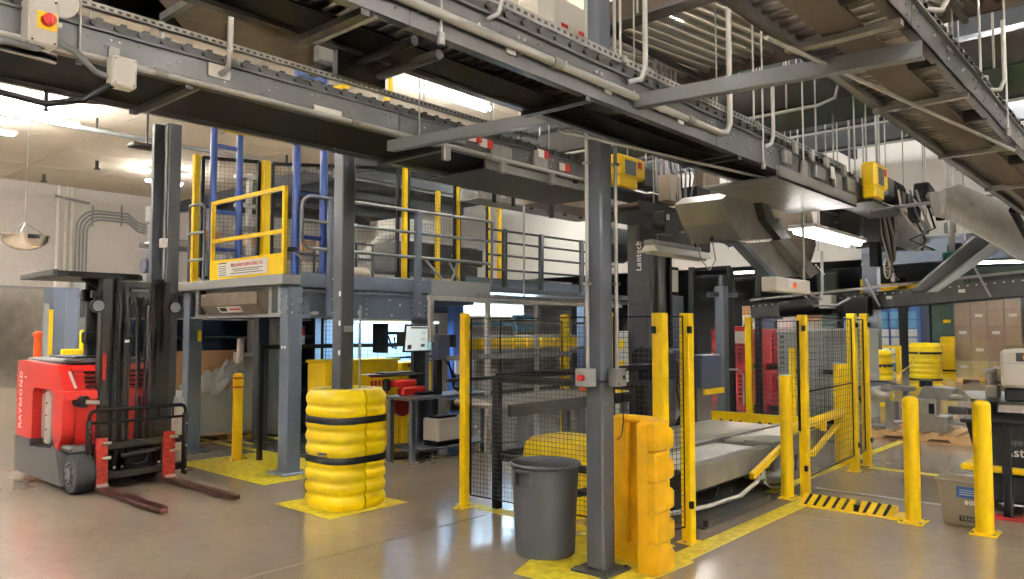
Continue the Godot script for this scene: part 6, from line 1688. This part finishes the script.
	# monitor, keyboard, scanner arm
	t = thing("monitor", "touch monitor showing a pale screen on a black stand at the workstation", "monitor", V(7.4, .86, -8.4))
	var a := PZ(405, 326, -8.1)
	var b := PZ(431, 350, -8.1)
	var q := Basis(V(.96, 0, -.02).normalized(), V(0, 1, .12).normalized(), V(-.02, -.12, 1).normalized())
	var mc := (a + b) / 2
	part(t, "bezel", mb(t).box(mc, V((b.x - a.x) + .05, a.y - b.y + .05, .03), q, .008), M.black)
	var sc := part(t, "screen", mb(t).box(mc + q.z * .018, V(b.x - a.x, a.y - b.y, .006), q), M.screen_glow)
	part(sc, "title_bar", mb(t).box(mc + q.z * .023 + q.y * .15, V((b.x - a.x) * .7, .02, .004), q), M.ink)
	part(sc, "side_column", mb(t).box(mc + q.z * .023 + q.x * .19, V(.05, a.y - b.y, .004), q), M.screen_teal)
	for k in 3: part(sc, "tile", mb(t).box(mc + q.z * .023 + q.x * .08 + q.y * (.08 - k * .09), V(.07, .04, .004), q), M.screen_green if k < 2 else M.ink_grey)
	part(sc, "tile", mb(t).box(mc + q.z * .023 - q.x * .17 - q.y * .12, V(.07, .06, .004), q), M.ink)
	part(t, "stand", mb(t).bb(V(mc.x - .02, .86, -8.18), V(mc.x + .16, mc.y - .1, -8.12), .01), M.black)
	part(t, "stand_foot", mb(t).bb(V(mc.x - .1, .86, -8.25), V(mc.x + .26, .9, -7.95), .01), M.black)
	t = thing("keyboard", "black keyboard tray in front of the monitor", "keyboard", V(6.95, .9, -8.3))
	part(t, "tray", mb(t).bb(V(6.5, 1.13, -8.38), V(7.3, 1.16, -8.1), .01), M.black)
	part(t, "keys", mb(t).bb(V(6.6, 1.16, -8.34), V(7.2, 1.185, -8.14), .008), M.dark_metal)
	part(t, "tray_arm", mb(t).bb(V(7.15, .9, -8.28), V(7.22, 1.13, -8.2)), M.black)
	part(t, "paper", mb(t).bb(V(6.3, 1.165, -8.3), V(6.52, 1.17, -8.15)), M.white)
	t = thing("barcode_scanner", "red handheld strapping tool lying below the keyboard", "tool", V(6.95, .86, -8.15))
	part(t, "body", mb(t).bb(V(6.72, .98, -8.22), V(7.15, 1.08, -8.1), .02).bb(V(6.85, .86, -8.2), V(7.3, .98, -8.05), .03), M.red)
	part(t, "handle", mb(t).bb(V(6.6, .94, -8.2), V(6.7, 1.1, -8.12), .02), M.black)
	part(t, "reel", mb(t).cyl(V(7.0, .72, -8.3), V(7.0, .72, -8.22), .16, 18), M.red_dark)
	t = thing("side_monitor", "slim black monitor seen edge-on on a swing arm before the strip curtain", "monitor", V(6.9, 1.45, -8.6))
	part(t, "panel", mb(t).bb(V(6.86, 1.44, -8.75), V(6.92, 1.86, -8.45), .01), M.black)
	part(t, "arm", mb(t).bb(V(6.92, 1.7, -8.62), V(7.25, 1.74, -8.58), .006).bb(V(7.2, 1.55, -8.62), V(7.26, 1.74, -8.5), .006), M.black)
	part(t, "arm_clamp", mb(t).bb(V(7.25, 1.6, -8.6), V(7.45, 1.65, -8.52)), M.black)
	pipe(t, "cable", [V(6.95, 1.68, -8.5), V(6.98, 1.52, -8.45), V(7.05, 1.5, -8.45), V(7.06, 1.66, -8.5)], .012, M.black, 6)
	t = thing("blue_control_box", "navy control box with a black side module beside the monitor", "control box", V(7.4, .86, -7.9))
	part(t, "box", mb(t).bb(V(7.28, 1.35, -7.95), V(7.5, 1.7, -7.8), .012), M.navy)
	part(t, "module", mb(t).bb(V(7.5, 1.52, -7.92), V(7.62, 1.7, -7.8), .01), M.black)
	part(t, "post", mb(t).bb(V(7.3, .86, -7.93), V(7.4, 1.35, -7.85), .01), M.black)
	for k in 3: pipe(t, "cable", [V(7.5, 1.35, -7.85 - k * .03), V(7.6 + k * .03, 1.1, -7.86), V(7.66, .95, -7.9), V(7.8 + k * .1, .88, -7.95)], .014, M.black, 6)
	single("desk_shelf", "black shelf rail running behind the workstation monitor", "rail", V(7.2, 1.25, -8.5), mb().bb(V(5.5, 1.5, -9.5), V(8.8, 1.56, -9.44)).bb(V(5.5, 0, -9.5), V(5.56, 1.5, -9.44)).bb(V(8.74, 0, -9.5), V(8.8, 1.5, -9.44)), M.black)
	# safety sign on a post deeper under the mezzanine
	t = thing("warning_sign", "small red and white notice on the post behind the column guard", "sign", V(6.5, 1.55, -10.2))
	var sp := PZ(301, 334, -10.2)
	part(t, "plate", mb(t).bb(V(sp.x - .05, sp.y - .18, -10.22), V(sp.x + .07, sp.y + .12, -10.2)), M.white)
	part(t, "red_band", mb(t).bb(V(sp.x - .05, sp.y - .02, -10.2), V(sp.x + .07, sp.y + .1, -10.195)), M.red)
	part(t, "post", mb(t).bb(V(sp.x - .02, 0, -10.26), V(sp.x + .03, sp.y + .12, -10.22)), M.black)

func ribbon(t: Node, p: Array, w: float) -> void:
	var b := mb(t)
	for i in p.size() - 1:
		var s0 := V(rng.randf_range(-.3, .3), rng.randf_range(.6, 1), rng.randf_range(-.4, .4)).normalized() * w
		var s1 := V(rng.randf_range(-.3, .3), rng.randf_range(.6, 1), rng.randf_range(-.4, .4)).normalized() * w
		b.face(p[i] - s0 / 2, p[i + 1] - s1 / 2, p[i + 1] + s1 / 2, p[i] + s0 / 2, p[i] - V(0, 0, 1))
	part(t, "film_fold", b, M.film)
func area(t: Node, p: Vector3, towards: Vector3, size: Vector2, power: float, cool := false) -> void:
	var l := AreaLight3D.new()
	l.name = "light"
	l.area_size = size
	l.light_energy = power
	l.light_color = Color(0.74, 0.88, 1.0) if cool else Color(1.0, 0.96, 0.9)
	l.shadow_enabled = true
	l.area_range = 40.0
	l.area_attenuation = 2.0
	t.add_child(l, true)
	var x := Vector3.RIGHT
	var z := -towards
	var y := z.cross(x).normalized()
	x = y.cross(z).normalized()
	l.transform = Transform3D(Basis(x, y, z), p - wtop(t).position)

# ---------- drives, chutes, cables and pipes around the conveyors ----------
func build_overhead_details() -> void:
	# drive units with yellow guards
	var k := 0
	for d in [[7.2, -4.9, 3.42, .9, .36, "half behind the tall column"], [8.62, -2.58, 3.2, .72, .38, "at the roller conveyor's far end"]]:
		var x: float = d[0]
		var z: float = d[1]
		var y: float = d[2]
		var w: float = d[3]
		var h: float = d[4]
		var t := thing("conveyor_drive", "dark gear motor with a bright yellow guard cover, %s" % d[5], "drive unit", V(x, y, z))
		var g := part(t, "guard_cover", mb(t).bb(V(x, y + .1, z), V(x + w * .62, y + h, z + .16), .03).bb(V(x, y - .02, z + .01), V(x + w * .45, y + .11, z + .15), .02), M.yellow)
		part(g, "mesh_window", mb(t).bb(V(x + w * .12, y + .13, z + .16), V(x + w * .38, y + h - .06, z + .165), .004), M.rail_grey)
		part(g, "label", mb(t).bb(V(x + w * .42, y + h - .13, z + .16), V(x + w * .52, y + h - .05, z + .164)), M.red_text)
		part(t, "gearbox", mb(t).bb(V(x + w * .62, y + .04, z - .05), V(x + w * .62 + .34, y + .3, z + .14), .03), M.dark_metal)
		part(t, "motor", mb(t).cyl(V(x + w * .62 + .34, y + .18, z + .04), V(x + w * .62 + .72, y + .18, z + .04), .12, 18), M.dark_metal)
		for i in 6: part(t, "fin", mb(t).cyl(V(x + w * .62 + .38 + i * .055, y + .18, z + .04), V(x + w * .62 + .395 + i * .055, y + .18, z + .04), .135, 18), M.black)
		part(t, "terminal_box", mb(t).bb(V(x + w * .62 + .42, y + .02, z + .1), V(x + w * .62 + .58, y + .16, z + .2), .012), M.dark_metal)
		part(t, "support_plate", mb(t).bb(V(x, y - .06, z - .3), V(x + w * .62 + .9, y - .03, z + .12)), M.dark_metal)
		for i in 3: pipe(t, "hanger_rod", [V(x + .15 + i * .42, y - .05, z - .1), V(x + .15 + i * .42, 7.6, z - .1)], .01, M.conduit, 5)
		k += 1
	# continuation of L past its drive, seen between column and wrapper
	var c := thing("transfer_conveyor", "dark transfer conveyor frame with control boxes hanging beyond the first drive", "conveyor", V(8.2, 3.0, -4.6))
	for z in [-5.2, -4.5]: part(c, "side_rail", mb(c).bb(V(7.2, 3.08, z), V(9.1, 3.2, z + .03)), M.dark_metal)
	part(c, "pan", mb(c).bb(V(7.2, 3.08, -5.2), V(9.1, 3.1, -4.5)), M.dark_metal)
	for i in 14: part(c, "roller", mb(c).cyl(V(7.3 + i * .13, 3.17, -5.18), V(7.3 + i * .13, 3.17, -4.5), .03, 8), M.roller)
	part(c, "lower_frame", mb(c).bb(V(7.3, 2.76, -4.6), V(9.0, 2.95, -4.55)), M.conveyor_dark)
	for i in 4: pipe(c, "hanger_rod", [V(7.5 + i * .5, 3.08, -4.48), V(7.5 + i * .5, 7.6, -4.48)], .01, M.conduit, 5)
	var e := thing("control_boxes", "cluster of dark control boxes with looped cables beside the sheet metal chute", "control box", V(8, 2.9, -4.2))
	part(e, "tall_box", mb(e).bb(V(7.8, 2.92, -4.3), V(8.15, 3.4, -4.1), .012), M.black)
	part(e, "tag", mb(e).bb(V(8.0, 3.0, -4.1), V(8.04, 3.05, -4.096)), M.white)
	part(e, "small_box", mb(e).bb(V(7.0, 2.78, -4.2), V(7.3, 3.02, -4.05), .012), M.dark_metal)
	part(e, "tag", mb(e).bb(V(7.03, 2.92, -4.05), V(7.09, 2.98, -4.046)), M.white)
	part(e, "sensor", mb(e).cyl(V(6.75, 2.86, -4.1), V(7.0, 2.86, -4.1), .06, 12), M.black)
	part(e, "junction", mb(e).bb(V(7.2, 3.15, -4.25), V(7.45, 3.45, -4.1), .012), M.tan_cable)
	for i in 9:
		var s := i * .07
		pipe(e, "cable", [V(7.2 + s, 3.9, -4.2), V(7.22 + s, 3.5, -4.15 + .02 * (i % 3)), V(7.3 + s * .6, 3.2 - .04 * (i % 4), -4.1), V(7.42 + s * .5, 2.95 - .06 * (i % 3), -4.08), V(7.62 + s * .3, 2.85 - .05 * (i % 4), -4.1), V(7.85 + s * .2, 3.05, -4.14)], .011, [M.tan_cable, M.black, M.rail_grey][i % 3], 6)
	for i in 5: pipe(e, "conduit_drop", [V(7.35 + i * .11, 3.3, -4.35), V(7.35 + i * .11, 7.5, -4.35)], .018, M.conduit, 6)
	pipe(e, "cable", [V(7.75, 2.8, -4.1), V(7.85, 2.55, -4.08), V(8.05, 2.45, -4.08), V(8.2, 2.58, -4.08), V(8.15, 2.85, -4.1)], .007, M.tan_cable, 5)
	part(e, "bracket", mb(e).bb(V(8.1, 3.38, -4.3), V(8.5, 3.7, -4.15), .02), M.sheet_brown)
	var bc := thing("blue_hose_coil", "coil of bright blue air hose hanging beside the control boxes", "hose", V(8.3, 2.9, -4.0))
	for i in 5: pipe(bc, "loop", arc(V(8.3 + .02 * i, 2.93, -4.0 + .015 * i), Vector3.RIGHT, Vector3.UP, .1 + .01 * (i % 3), 0, TAU, 14).map(func(p): return p + V(0, (p.y - 2.93) * .6, 0)), .012, M.blue, 6)
	pipe(bc, "hook", [V(8.3, 3.08, -4.0), V(8.3, 3.4, -4.02), V(8.3, 3.42, -4.16)], .01, M.galv, 5)
	# hanging fixture by the wrapper, unlit
	var f := thing("reflector_lamp", "unlit hanging light fixture with a bent white reflector before the wrapper", "light fixture", V(7.9, 2.65, -4.5))
	part(f, "reflector", mb(f).prism(V(7.42, 0, -4.5), Vector3.BACK, Vector3.UP, [Vector2(-.12, 2.64), Vector2(-.05, 2.73), Vector2(.05, 2.73), Vector2(.12, 2.64), Vector2(.06, 2.655), Vector2(-.06, 2.655)], V(1.3, 0, 0)), M.white)
	part(f, "ballast", mb(f).bb(V(7.4, 2.72, -4.56), V(8.55, 2.78, -4.44), .01), M.bracket_grey)
	for s in [-.07, .07]: part(f, "tube", mb(f).cyl(V(7.46, 2.64, -4.5 + s * .6), V(8.68, 2.64, -4.5 + s * .6), .02, 8), M.white_box)
	for x in [7.6, 8.4]: pipe(f, "hanger", [V(x, 2.78, -4.5), V(x, 3.05, -4.5)], .006, M.wire_light, 5)
	# chute dropping from the roller conveyor
	var ch := thing("sheet_metal_chute", "bent sheet metal chute dropping from the roller conveyor's end", "chute", V(7.7, 2.3, -3.4))
	var sm: Material = M.sheet_brown
	# closed hopper, tan rear panel, slide with raised flange
	part(ch, "hopper", plate_px(ch, -3.2, [[722, 199], [730, 192], [757, 189], [766, 204], [783, 238], [742, 240], [730, 222]], .5), M.sheet)
	part(ch, "hopper_flange", plate_px(ch, -3.12, [[757, 188], [764, 192], [774, 216], [791, 238], [783, 241], [766, 220]], .08), M.conveyor_dark)
	part(ch, "rear_panel", plate_px(ch, -3.85, [[760, 186], [800, 190], [812, 214], [816, 245], [808, 272], [792, 266], [770, 230]], .02), sm)
	part(ch, "slide_bed", plate_px(ch, -3.1, [[742, 243], [783, 241], [813, 276], [775, 277]], .03), M.sheet)
	part(ch, "slide_flange", plate_px(ch, -3.0, [[779, 240], [789, 239], [819, 272], [811, 278]], .1), M.sheet)
	part(ch, "slide_flange", plate_px(ch, -3.0, [[740, 242], [745, 242], [778, 277], [772, 277]], .1), M.mezz_grey)
	part(ch, "support_bracket", mb(ch).bb(V(7.9, 2.55, -3.28), V(7.98, 2.95, -3.2)), M.grey_steel)
	part(ch, "support_bar", mb(ch).bb(V(6.6, 2.6, -3.34), V(8.2, 2.64, -3.3)), M.dark_metal)
	for i in 5: bolt(ch, V(8.2 + i * .06, 2.45 - i * .02, -2.93), Vector3.BACK, .012)
	var eb := thing("grey_junction_box", "long pale grey junction box with an orange sticker under the chute", "junction box", V(7.5, 2.17, -2.9))
	part(eb, "enclosure", mb(eb).bb(V(7.08, 2.13, -3.05), V(7.95, 2.27, -2.9), .008), M.white_box)
	part(eb, "sticker", mb(eb).bb(V(7.4, 2.18, -2.9), V(7.48, 2.22, -2.897)), M.white)
	part(eb, "sticker", mb(eb).bb(V(7.49, 2.18, -2.9), V(7.57, 2.23, -2.897)), M.orange)
	pipe(eb, "conduit", [V(8.0, 2.2, -2.95), V(8.1, 2.12, -2.95), V(8.4, 2.1, -2.95), V(8.45, 2.2, -2.95), V(8.45, 2.62, -2.95)], .016, M.conduit)
	pipe(eb, "conduit", [V(8.05, 2.2, -3.0), V(8.05, 3.0, -3.0)], .014, M.conduit)
	pipe(eb, "cable", [V(7.9, 2.12, -2.95), V(8.2, 2.02, -2.95), V(8.9, 2.04, -2.95), V(9.5, 2.14, -3.0)], .014, M.rail_grey, 6)
	# silver frame of small parts beyond the chute
	var fr := thing("merge_frame", "tangle of dark frame bars and cables below the far drive", "conveyor frame", V(10.5, 2.9, -3.0))
	for i in 5: part(fr, "bar", mb(fr).bb(V(9.6, 2.93 + i * .075, -3.2 - .05 * (i % 2)), V(12.2, 2.95 + i * .075, -3.15 - .05 * (i % 2))), [M.dark_metal, M.rail_grey, M.sheet_brown][i % 3])
	for i in 4: part(fr, "cross", mb(fr).bb(V(9.7 + i * .7, 2.9, -3.4), V(9.76 + i * .7, 3.3, -2.9)), M.dark_metal)
	part(fr, "panel", mb(fr).bb(V(10.65, 2.6, -3.1), V(10.85, 3.2, -3.0)), M.black)
	for i in 7: pipe(fr, "cable", [V(10.6 + i * .06, 3.35, -2.95), V(10.5 + i * .1, 3.0, -2.9), V(10.7 + i * .05, 2.7, -2.88), V(10.9 - i * .06, 2.55 - .03 * (i % 3), -2.88), V(10.75 + i * .08, 2.45, -2.9)], .012, [M.tan_cable, M.black, M.rail_grey][i % 3], 6)
	pipe(fr, "cable_loop", arc(V(10.55, 2.55, -2.86), Vector3.RIGHT, Vector3.UP, .12, 0, TAU, 14), .012, M.tan_cable, 6)
	for i in 5: pipe(fr, "hanger_rod", [V(9.2 + i * .6, 3.2, -3.25), V(9.2 + i * .6, 7.6, -3.25)], .011, M.conduit, 5)
	part(fr, "white_plug", mb(fr).bb(V(10.85, 2.4, -2.9), V(10.92, 2.52, -2.86), .01), M.white)
	for x in [11.9, 12.05]: pipe(fr, "air_pipe", [V(x, 2.8, -2.4), V(x, 3.7, -2.4), V(x + .02, 7.5, -2.4)], .025, M.galv_light, 7)
	part(fr, "regulator", mb(fr).bb(V(11.85, 2.72, -2.5), V(12.1, 2.85, -2.3), .02), M.teal)
	part(fr, "blue_valve", mb(fr).bb(V(12.15, 2.72, -2.5), V(12.5, 3.0, -2.3), .03), M.navy)
	part(fr, "clamp_box", mb(fr).box(V(11.4, 3.62, -2.6), V(.3, .22, .2), Basis(Vector3.FORWARD, .2), .02), M.black)
	pipe(fr, "clamp_rod", [V(11.4, 3.7, -2.6), V(11.4, 7.6, -2.6)], .011, M.conduit, 5)
	pipe(fr, "cross_tube", [PZ(872, 212, -2.3), PZ(905, 206, -2.3), PZ(1000, 194, -2.3)], .022, M.rail_grey, 7)
	for i in 6: part(fr, "fitting", mb(fr).box(PZ(905 + i * 9, 200 + 14 * (i % 3), -2.45), V(.16, .14 + .05 * (i % 2), .12), Basis(Vector3.FORWARD, .3 * i), .015), [M.dark_metal, M.black, M.bracket_grey][i % 3])
	for i in 5: pipe(fr, "cable", [PZ(898 + i * 6, 190, -2.4), PZ(902 + i * 7, 212, -2.35), PZ(915 + i * 5, 228, -2.35), PZ(930 - i * 5, 240, -2.38), PZ(918 + i * 4, 250, -2.4)], .013, [M.tan_cable, M.black, M.rail_grey][i % 3], 6)
	part(fr, "grey_panel", mb(fr).bb(V(11.1, 2.9, -2.9), V(12.2, 3.5, -2.85)), M.sheet)
	# pale sheet metal chute at the right with dark diagonal beam
	var rc := thing("sheet_metal_chute", "large pale sheet metal chute sloping down under the right belt conveyor", "chute", V(11, 3, -1.8))
	part(rc, "side_wall", plate_px(rc, -1.75, [[946, 188], [960, 184], [1030, 214], [1030, 264], [1022, 261], [985, 238], [960, 224], [944, 214]], .03), M.galv_light)
	part(rc, "end_wall", plate_px(rc, -2.2, [[930, 192], [958, 190], [962, 222], [934, 216]], .02), M.sheet)
	part(rc, "dark_tube", mb(rc).cyl(V(11.5, 3.3, -1.6), V(12.8, 2.9, -1.55), .05, 10), M.black)
	for i in 4: bolt(rc, V(9.6 + i * .8, 3.15 - i * .06, -1.73), Vector3.BACK, .015)
	var db := thing("inclined_beam", "dark inclined conveyor beam with a light underside rising towards the pale chute", "beam", V(11.5, 2.5, -2.3))
	part(db, "side", plate_px(db, -2.2, [[912, 292], [975, 237], [996, 241], [930, 292]], .04), M.conveyor_dark)
	part(db, "underside", plate_px(db, -2.1, [[930, 292], [996, 241], [1003, 247], [938, 292]], .04), M.bracket_grey)
	# dark inclined conveyor across the back right
	var ic := thing("inclined_conveyor", "long dark inclined conveyor crossing behind the far gate", "conveyor", V(13, 2.2, -3.5))
	var p0 := V(13, 2.1, -5.8)
	var p1 := V(13, 2.42, -1.2)
	part(ic, "side_rail", mb(ic).bar(p0, p1, .03, .26), M.conveyor_dark)
	part(ic, "side_rail", mb(ic).bar(p0 + V(.6, 0, 0), p1 + V(.6, 0, 0), .03, .26), M.conveyor_dark)
	part(ic, "bed", mb(ic).bar(p0 + V(.3, -.1, 0), p1 + V(.3, -.1, 0), .58, .02), M.belt_black)
	part(ic, "guide_rail", mb(ic).bar(p0 + V(-.02, .2, 0), p1 + V(-.02, .22, 0), .03, .04), M.galv)
	for i in 40: part(ic, "axle", mb(ic).cyl(p0.lerp(p1, (i + .5) / 40.0) + V(-.03, .09, 0), p0.lerp(p1, (i + .5) / 40.0) + V(-.015, .09, 0), .014, 6), M.bolt)
	for q in [.45, .78]: part(ic, "stand_off", mb(ic).bar(p0.lerp(p1, q) + V(-.05, .35, -.1), p0.lerp(p1, q) + V(-.05, -.1, .1), .03, .03), M.galv)
	for q in [[.5, 2.6], [.72, 2.75]]: part(ic, "label", mb(ic).box(p0.lerp(p1, q[0]) + V(-.018, .02, 0), V(.004, .05, .09)), M.white_box)
	part(ic, "drive_box", mb(ic).bb(V(12.75, 1.98, -4.15), V(13, 2.3, -3.75), .02), M.black)
	part(ic, "drive_box", mb(ic).bb(V(12.7, 2.12, -4.5), V(12.95, 2.34, -4.3), .01), M.white_box)
	part(ic, "belt_sag", mb(ic).cyl(V(12.9, 2.12, -5.2), V(12.9, 2.16, -4.4), .14, 14), M.belt_black)
	# cross conveyor above
	var xc := thing("cross_conveyor", "upper cross conveyor with tan rails and skewed rollers above the strut", "conveyor", V(7, 4.8, -3.8))
	part(xc, "side_rail", mb(xc).bb(V(6.15, 4.75, -6.4), V(6.2, 5.0, -1.0)), M.belt)
	part(xc, "side_rail", mb(xc).bb(V(8.2, 4.75, -6.4), V(8.25, 5.0, -1.0)), M.belt)
	part(xc, "flange", mb(xc).bb(V(6.05, 4.72, -6.4), V(6.25, 4.75, -1.0)), M.conveyor_grey)
	for i in 34: part(xc, "roller", mb(xc).cyl(V(6.2, 4.85, -6.3 + i * .155), V(8.2, 4.85, -6.0 + i * .155), .04, 8), M.roller)
	for z in [-5.6, -4.2, -2.8, -1.5]: part(xc, "cross_tie", mb(xc).bb(V(6.15, 4.7, z), V(8.25, 4.75, z + .05)), M.conveyor_dark)
	for z in [-6, -3.8, -1.6]:
		for x in [6.1, 8.3]: pipe(xc, "hanger_rod", [V(x, 4.72, z), V(x, 7.6, z)], .012, M.conduit, 5)
	var x2 := thing("cross_conveyor", "dark upper belt conveyor crossing high over the right belt conveyor", "conveyor", V(9.6, 4.6, -3))
	part(x2, "side_rail", mb(x2).bb(V(9.2, 4.5, -9), V(9.25, 4.85, 3)), M.conveyor_dark)
	part(x2, "side_rail", mb(x2).bb(V(10.2, 4.5, -9), V(10.25, 4.85, 3)), M.conveyor_dark)
	part(x2, "pan", mb(x2).bb(V(9.2, 4.5, -9), V(10.25, 4.52, 3)), M.green_dark)
	for i in 5: pipe(x2, "hanger_rod", [V(9.2, 4.5, -8 + i * 2.2), V(9.2, 7.6, -8 + i * 2.2)], .014, M.conduit, 5)
	pipe(x2, "conduit", [V(9.15, 4.45, -7), V(9.15, 4.45, -3.2), V(9.15, 4.5, -3.0), V(9.15, 4.9, -2.9)], .02, M.conduit)
	# more high-level frames receding on the right
	for i in 3:
		var bx := thing("roof_frame", "dark roof frame of beams and pipes high over the wrap cell, %s row" % ["first", "second", "third"][i], "roof frame", V(12.5 + i * 2.6, 5.6, -3), "roof frames")
		part(bx, "beam", mb(bx).bb(V(12.4 + i * 2.6, 5.5 + i * .2, -12), V(12.6 + i * 2.6, 5.8 + i * .2, 4)), M.deck_dark)
		part(bx, "beam", mb(bx).bb(V(12.9 + i * 2.6, 5.9 + i * .2, -12), V(13.0 + i * 2.6, 6.05 + i * .2, 4)), M.deck_beam)
		for q in 6: part(bx, "strut", mb(bx).bar(V(12.5 + i * 2.6, 5.7 + i * .2, -11 + q * 2.6), V(12.95 + i * 2.6, 5.95 + i * .2, -10 + q * 2.6), .06, .06), M.deck_dark)
		pipe(bx, "conduit", [V(12.3 + i * 2.6, 5.4 + i * .2, -12), V(12.3 + i * 2.6, 5.4 + i * .2, 4)], .025, M.conduit, 6)
		for q in 7: pipe(bx, "drop_rod", [V(12.3 + i * 1.3, 3.3, -6.5 + q * .62), V(12.3 + i * 1.3, 7.6, -6.5 + q * .62)], .011, M.conduit, 5)
	# white control box high up beside the column
	var wb := thing("control_cabinet", "white control box with red stickers high beside the building column", "control box", V(5.4, 4.35, -4.2))
	part(wb, "enclosure", mb(wb).bb(V(5.2, 4.36, -4.3), V(5.75, 4.75, -4.1), .012), M.white_box)
	for i in 2: part(wb, "sticker", mb(wb).bb(V(5.3 + i * .26, 4.42, -4.1), V(5.4 + i * .26, 4.52, -4.096)), M.red_text)
	pipe(wb, "hanger", [V(5.5, 4.75, -4.2), V(5.5, 7.6, -4.2)], .012, M.conduit, 5)
	# conveyor beyond the handrail against the white wall
	var sc := thing("silver_conveyor", "bright silver conveyor hanging before the white wall past the mezzanine", "conveyor", V(11, 4.0, -9.1))
	part(sc, "side_rail", mb(sc).bb(V(9.2, 4.0, -8.9), V(12.6, 4.22, -8.86)), M.galv_light)
	part(sc, "side_rail", mb(sc).bb(V(9.2, 4.0, -9.36), V(12.6, 4.22, -9.32)), M.galv_light)
	part(sc, "bed", mb(sc).bb(V(9.2, 4.0, -9.36), V(12.6, 4.02, -8.86)), M.galv)
	for i in 6: part(sc, "bracket", mb(sc).bb(V(9.5 + i * .5, 3.96, -8.86), V(9.56 + i * .5, 4.26, -8.82)), M.dark_metal)
	for i in 3: part(sc, "label", mb(sc).bb(V(9.7 + i * .9, 4.07, -8.86), V(9.85 + i * .9, 4.16, -8.855)), M.white)
	for i in 3: pipe(sc, "hanger_rod", [V(9.6 + i * 1.3, 4.2, -8.95), V(9.6 + i * 1.3, 7.6, -8.95)], .014, M.conduit, 5)
	var bt := thing("brown_tray", "brown sheet tray with a dark motor drum behind the tall column", "tray", V(8.6, 3.3, -6.8))
	part(bt, "tray", mb(bt).bb(V(8.0, 3.5, -6.9), V(10.2, 3.62, -6.4), .01), M.sheet_brown)
	part(bt, "motor", mb(bt).cyl(V(9.6, 3.2, -6.6), V(10.2, 3.2, -6.6), .16, 16), M.bracket_grey)
	part(bt, "drum", mb(bt).cyl(V(9.5, 2.95, -6.55), V(10.0, 2.95, -6.55), .15, 16), M.dark_metal)
	part(bt, "hook", mb(bt).bb(V(8.1, 3.3, -6.5), V(8.16, 3.5, -6.44), .01), M.dark_metal)
	for x in [8.3, 9.9]: pipe(bt, "hanger_rod", [V(x, 3.6, -6.65), V(x, 7.6, -6.65)], .01, M.conduit, 5)
	# vertical rod down to the cell frame
	single("thin_rod", "thin silver rod dropping from the conveyor to the walkway handrail", "rod", V(9.4, 2.2, -8.0), mb().cyl(V(8.75, 2.2, -7.5), V(8.75, 4.0, -7.5), .014, 6), M.conduit)

# plate in the plane z, its outline read from the photograph, d thick towards the back
func plate_px(t: Node, z: float, q: Array, d: float) -> MB:
	var poly := []
	for e in q:
		var w := PZ(e[0], e[1], z)
		poly.append(Vector2(w.x, w.y))
	return mb(t).prism(V(0, 0, z), Vector3.RIGHT, Vector3.UP, poly, V(0, 0, -d))
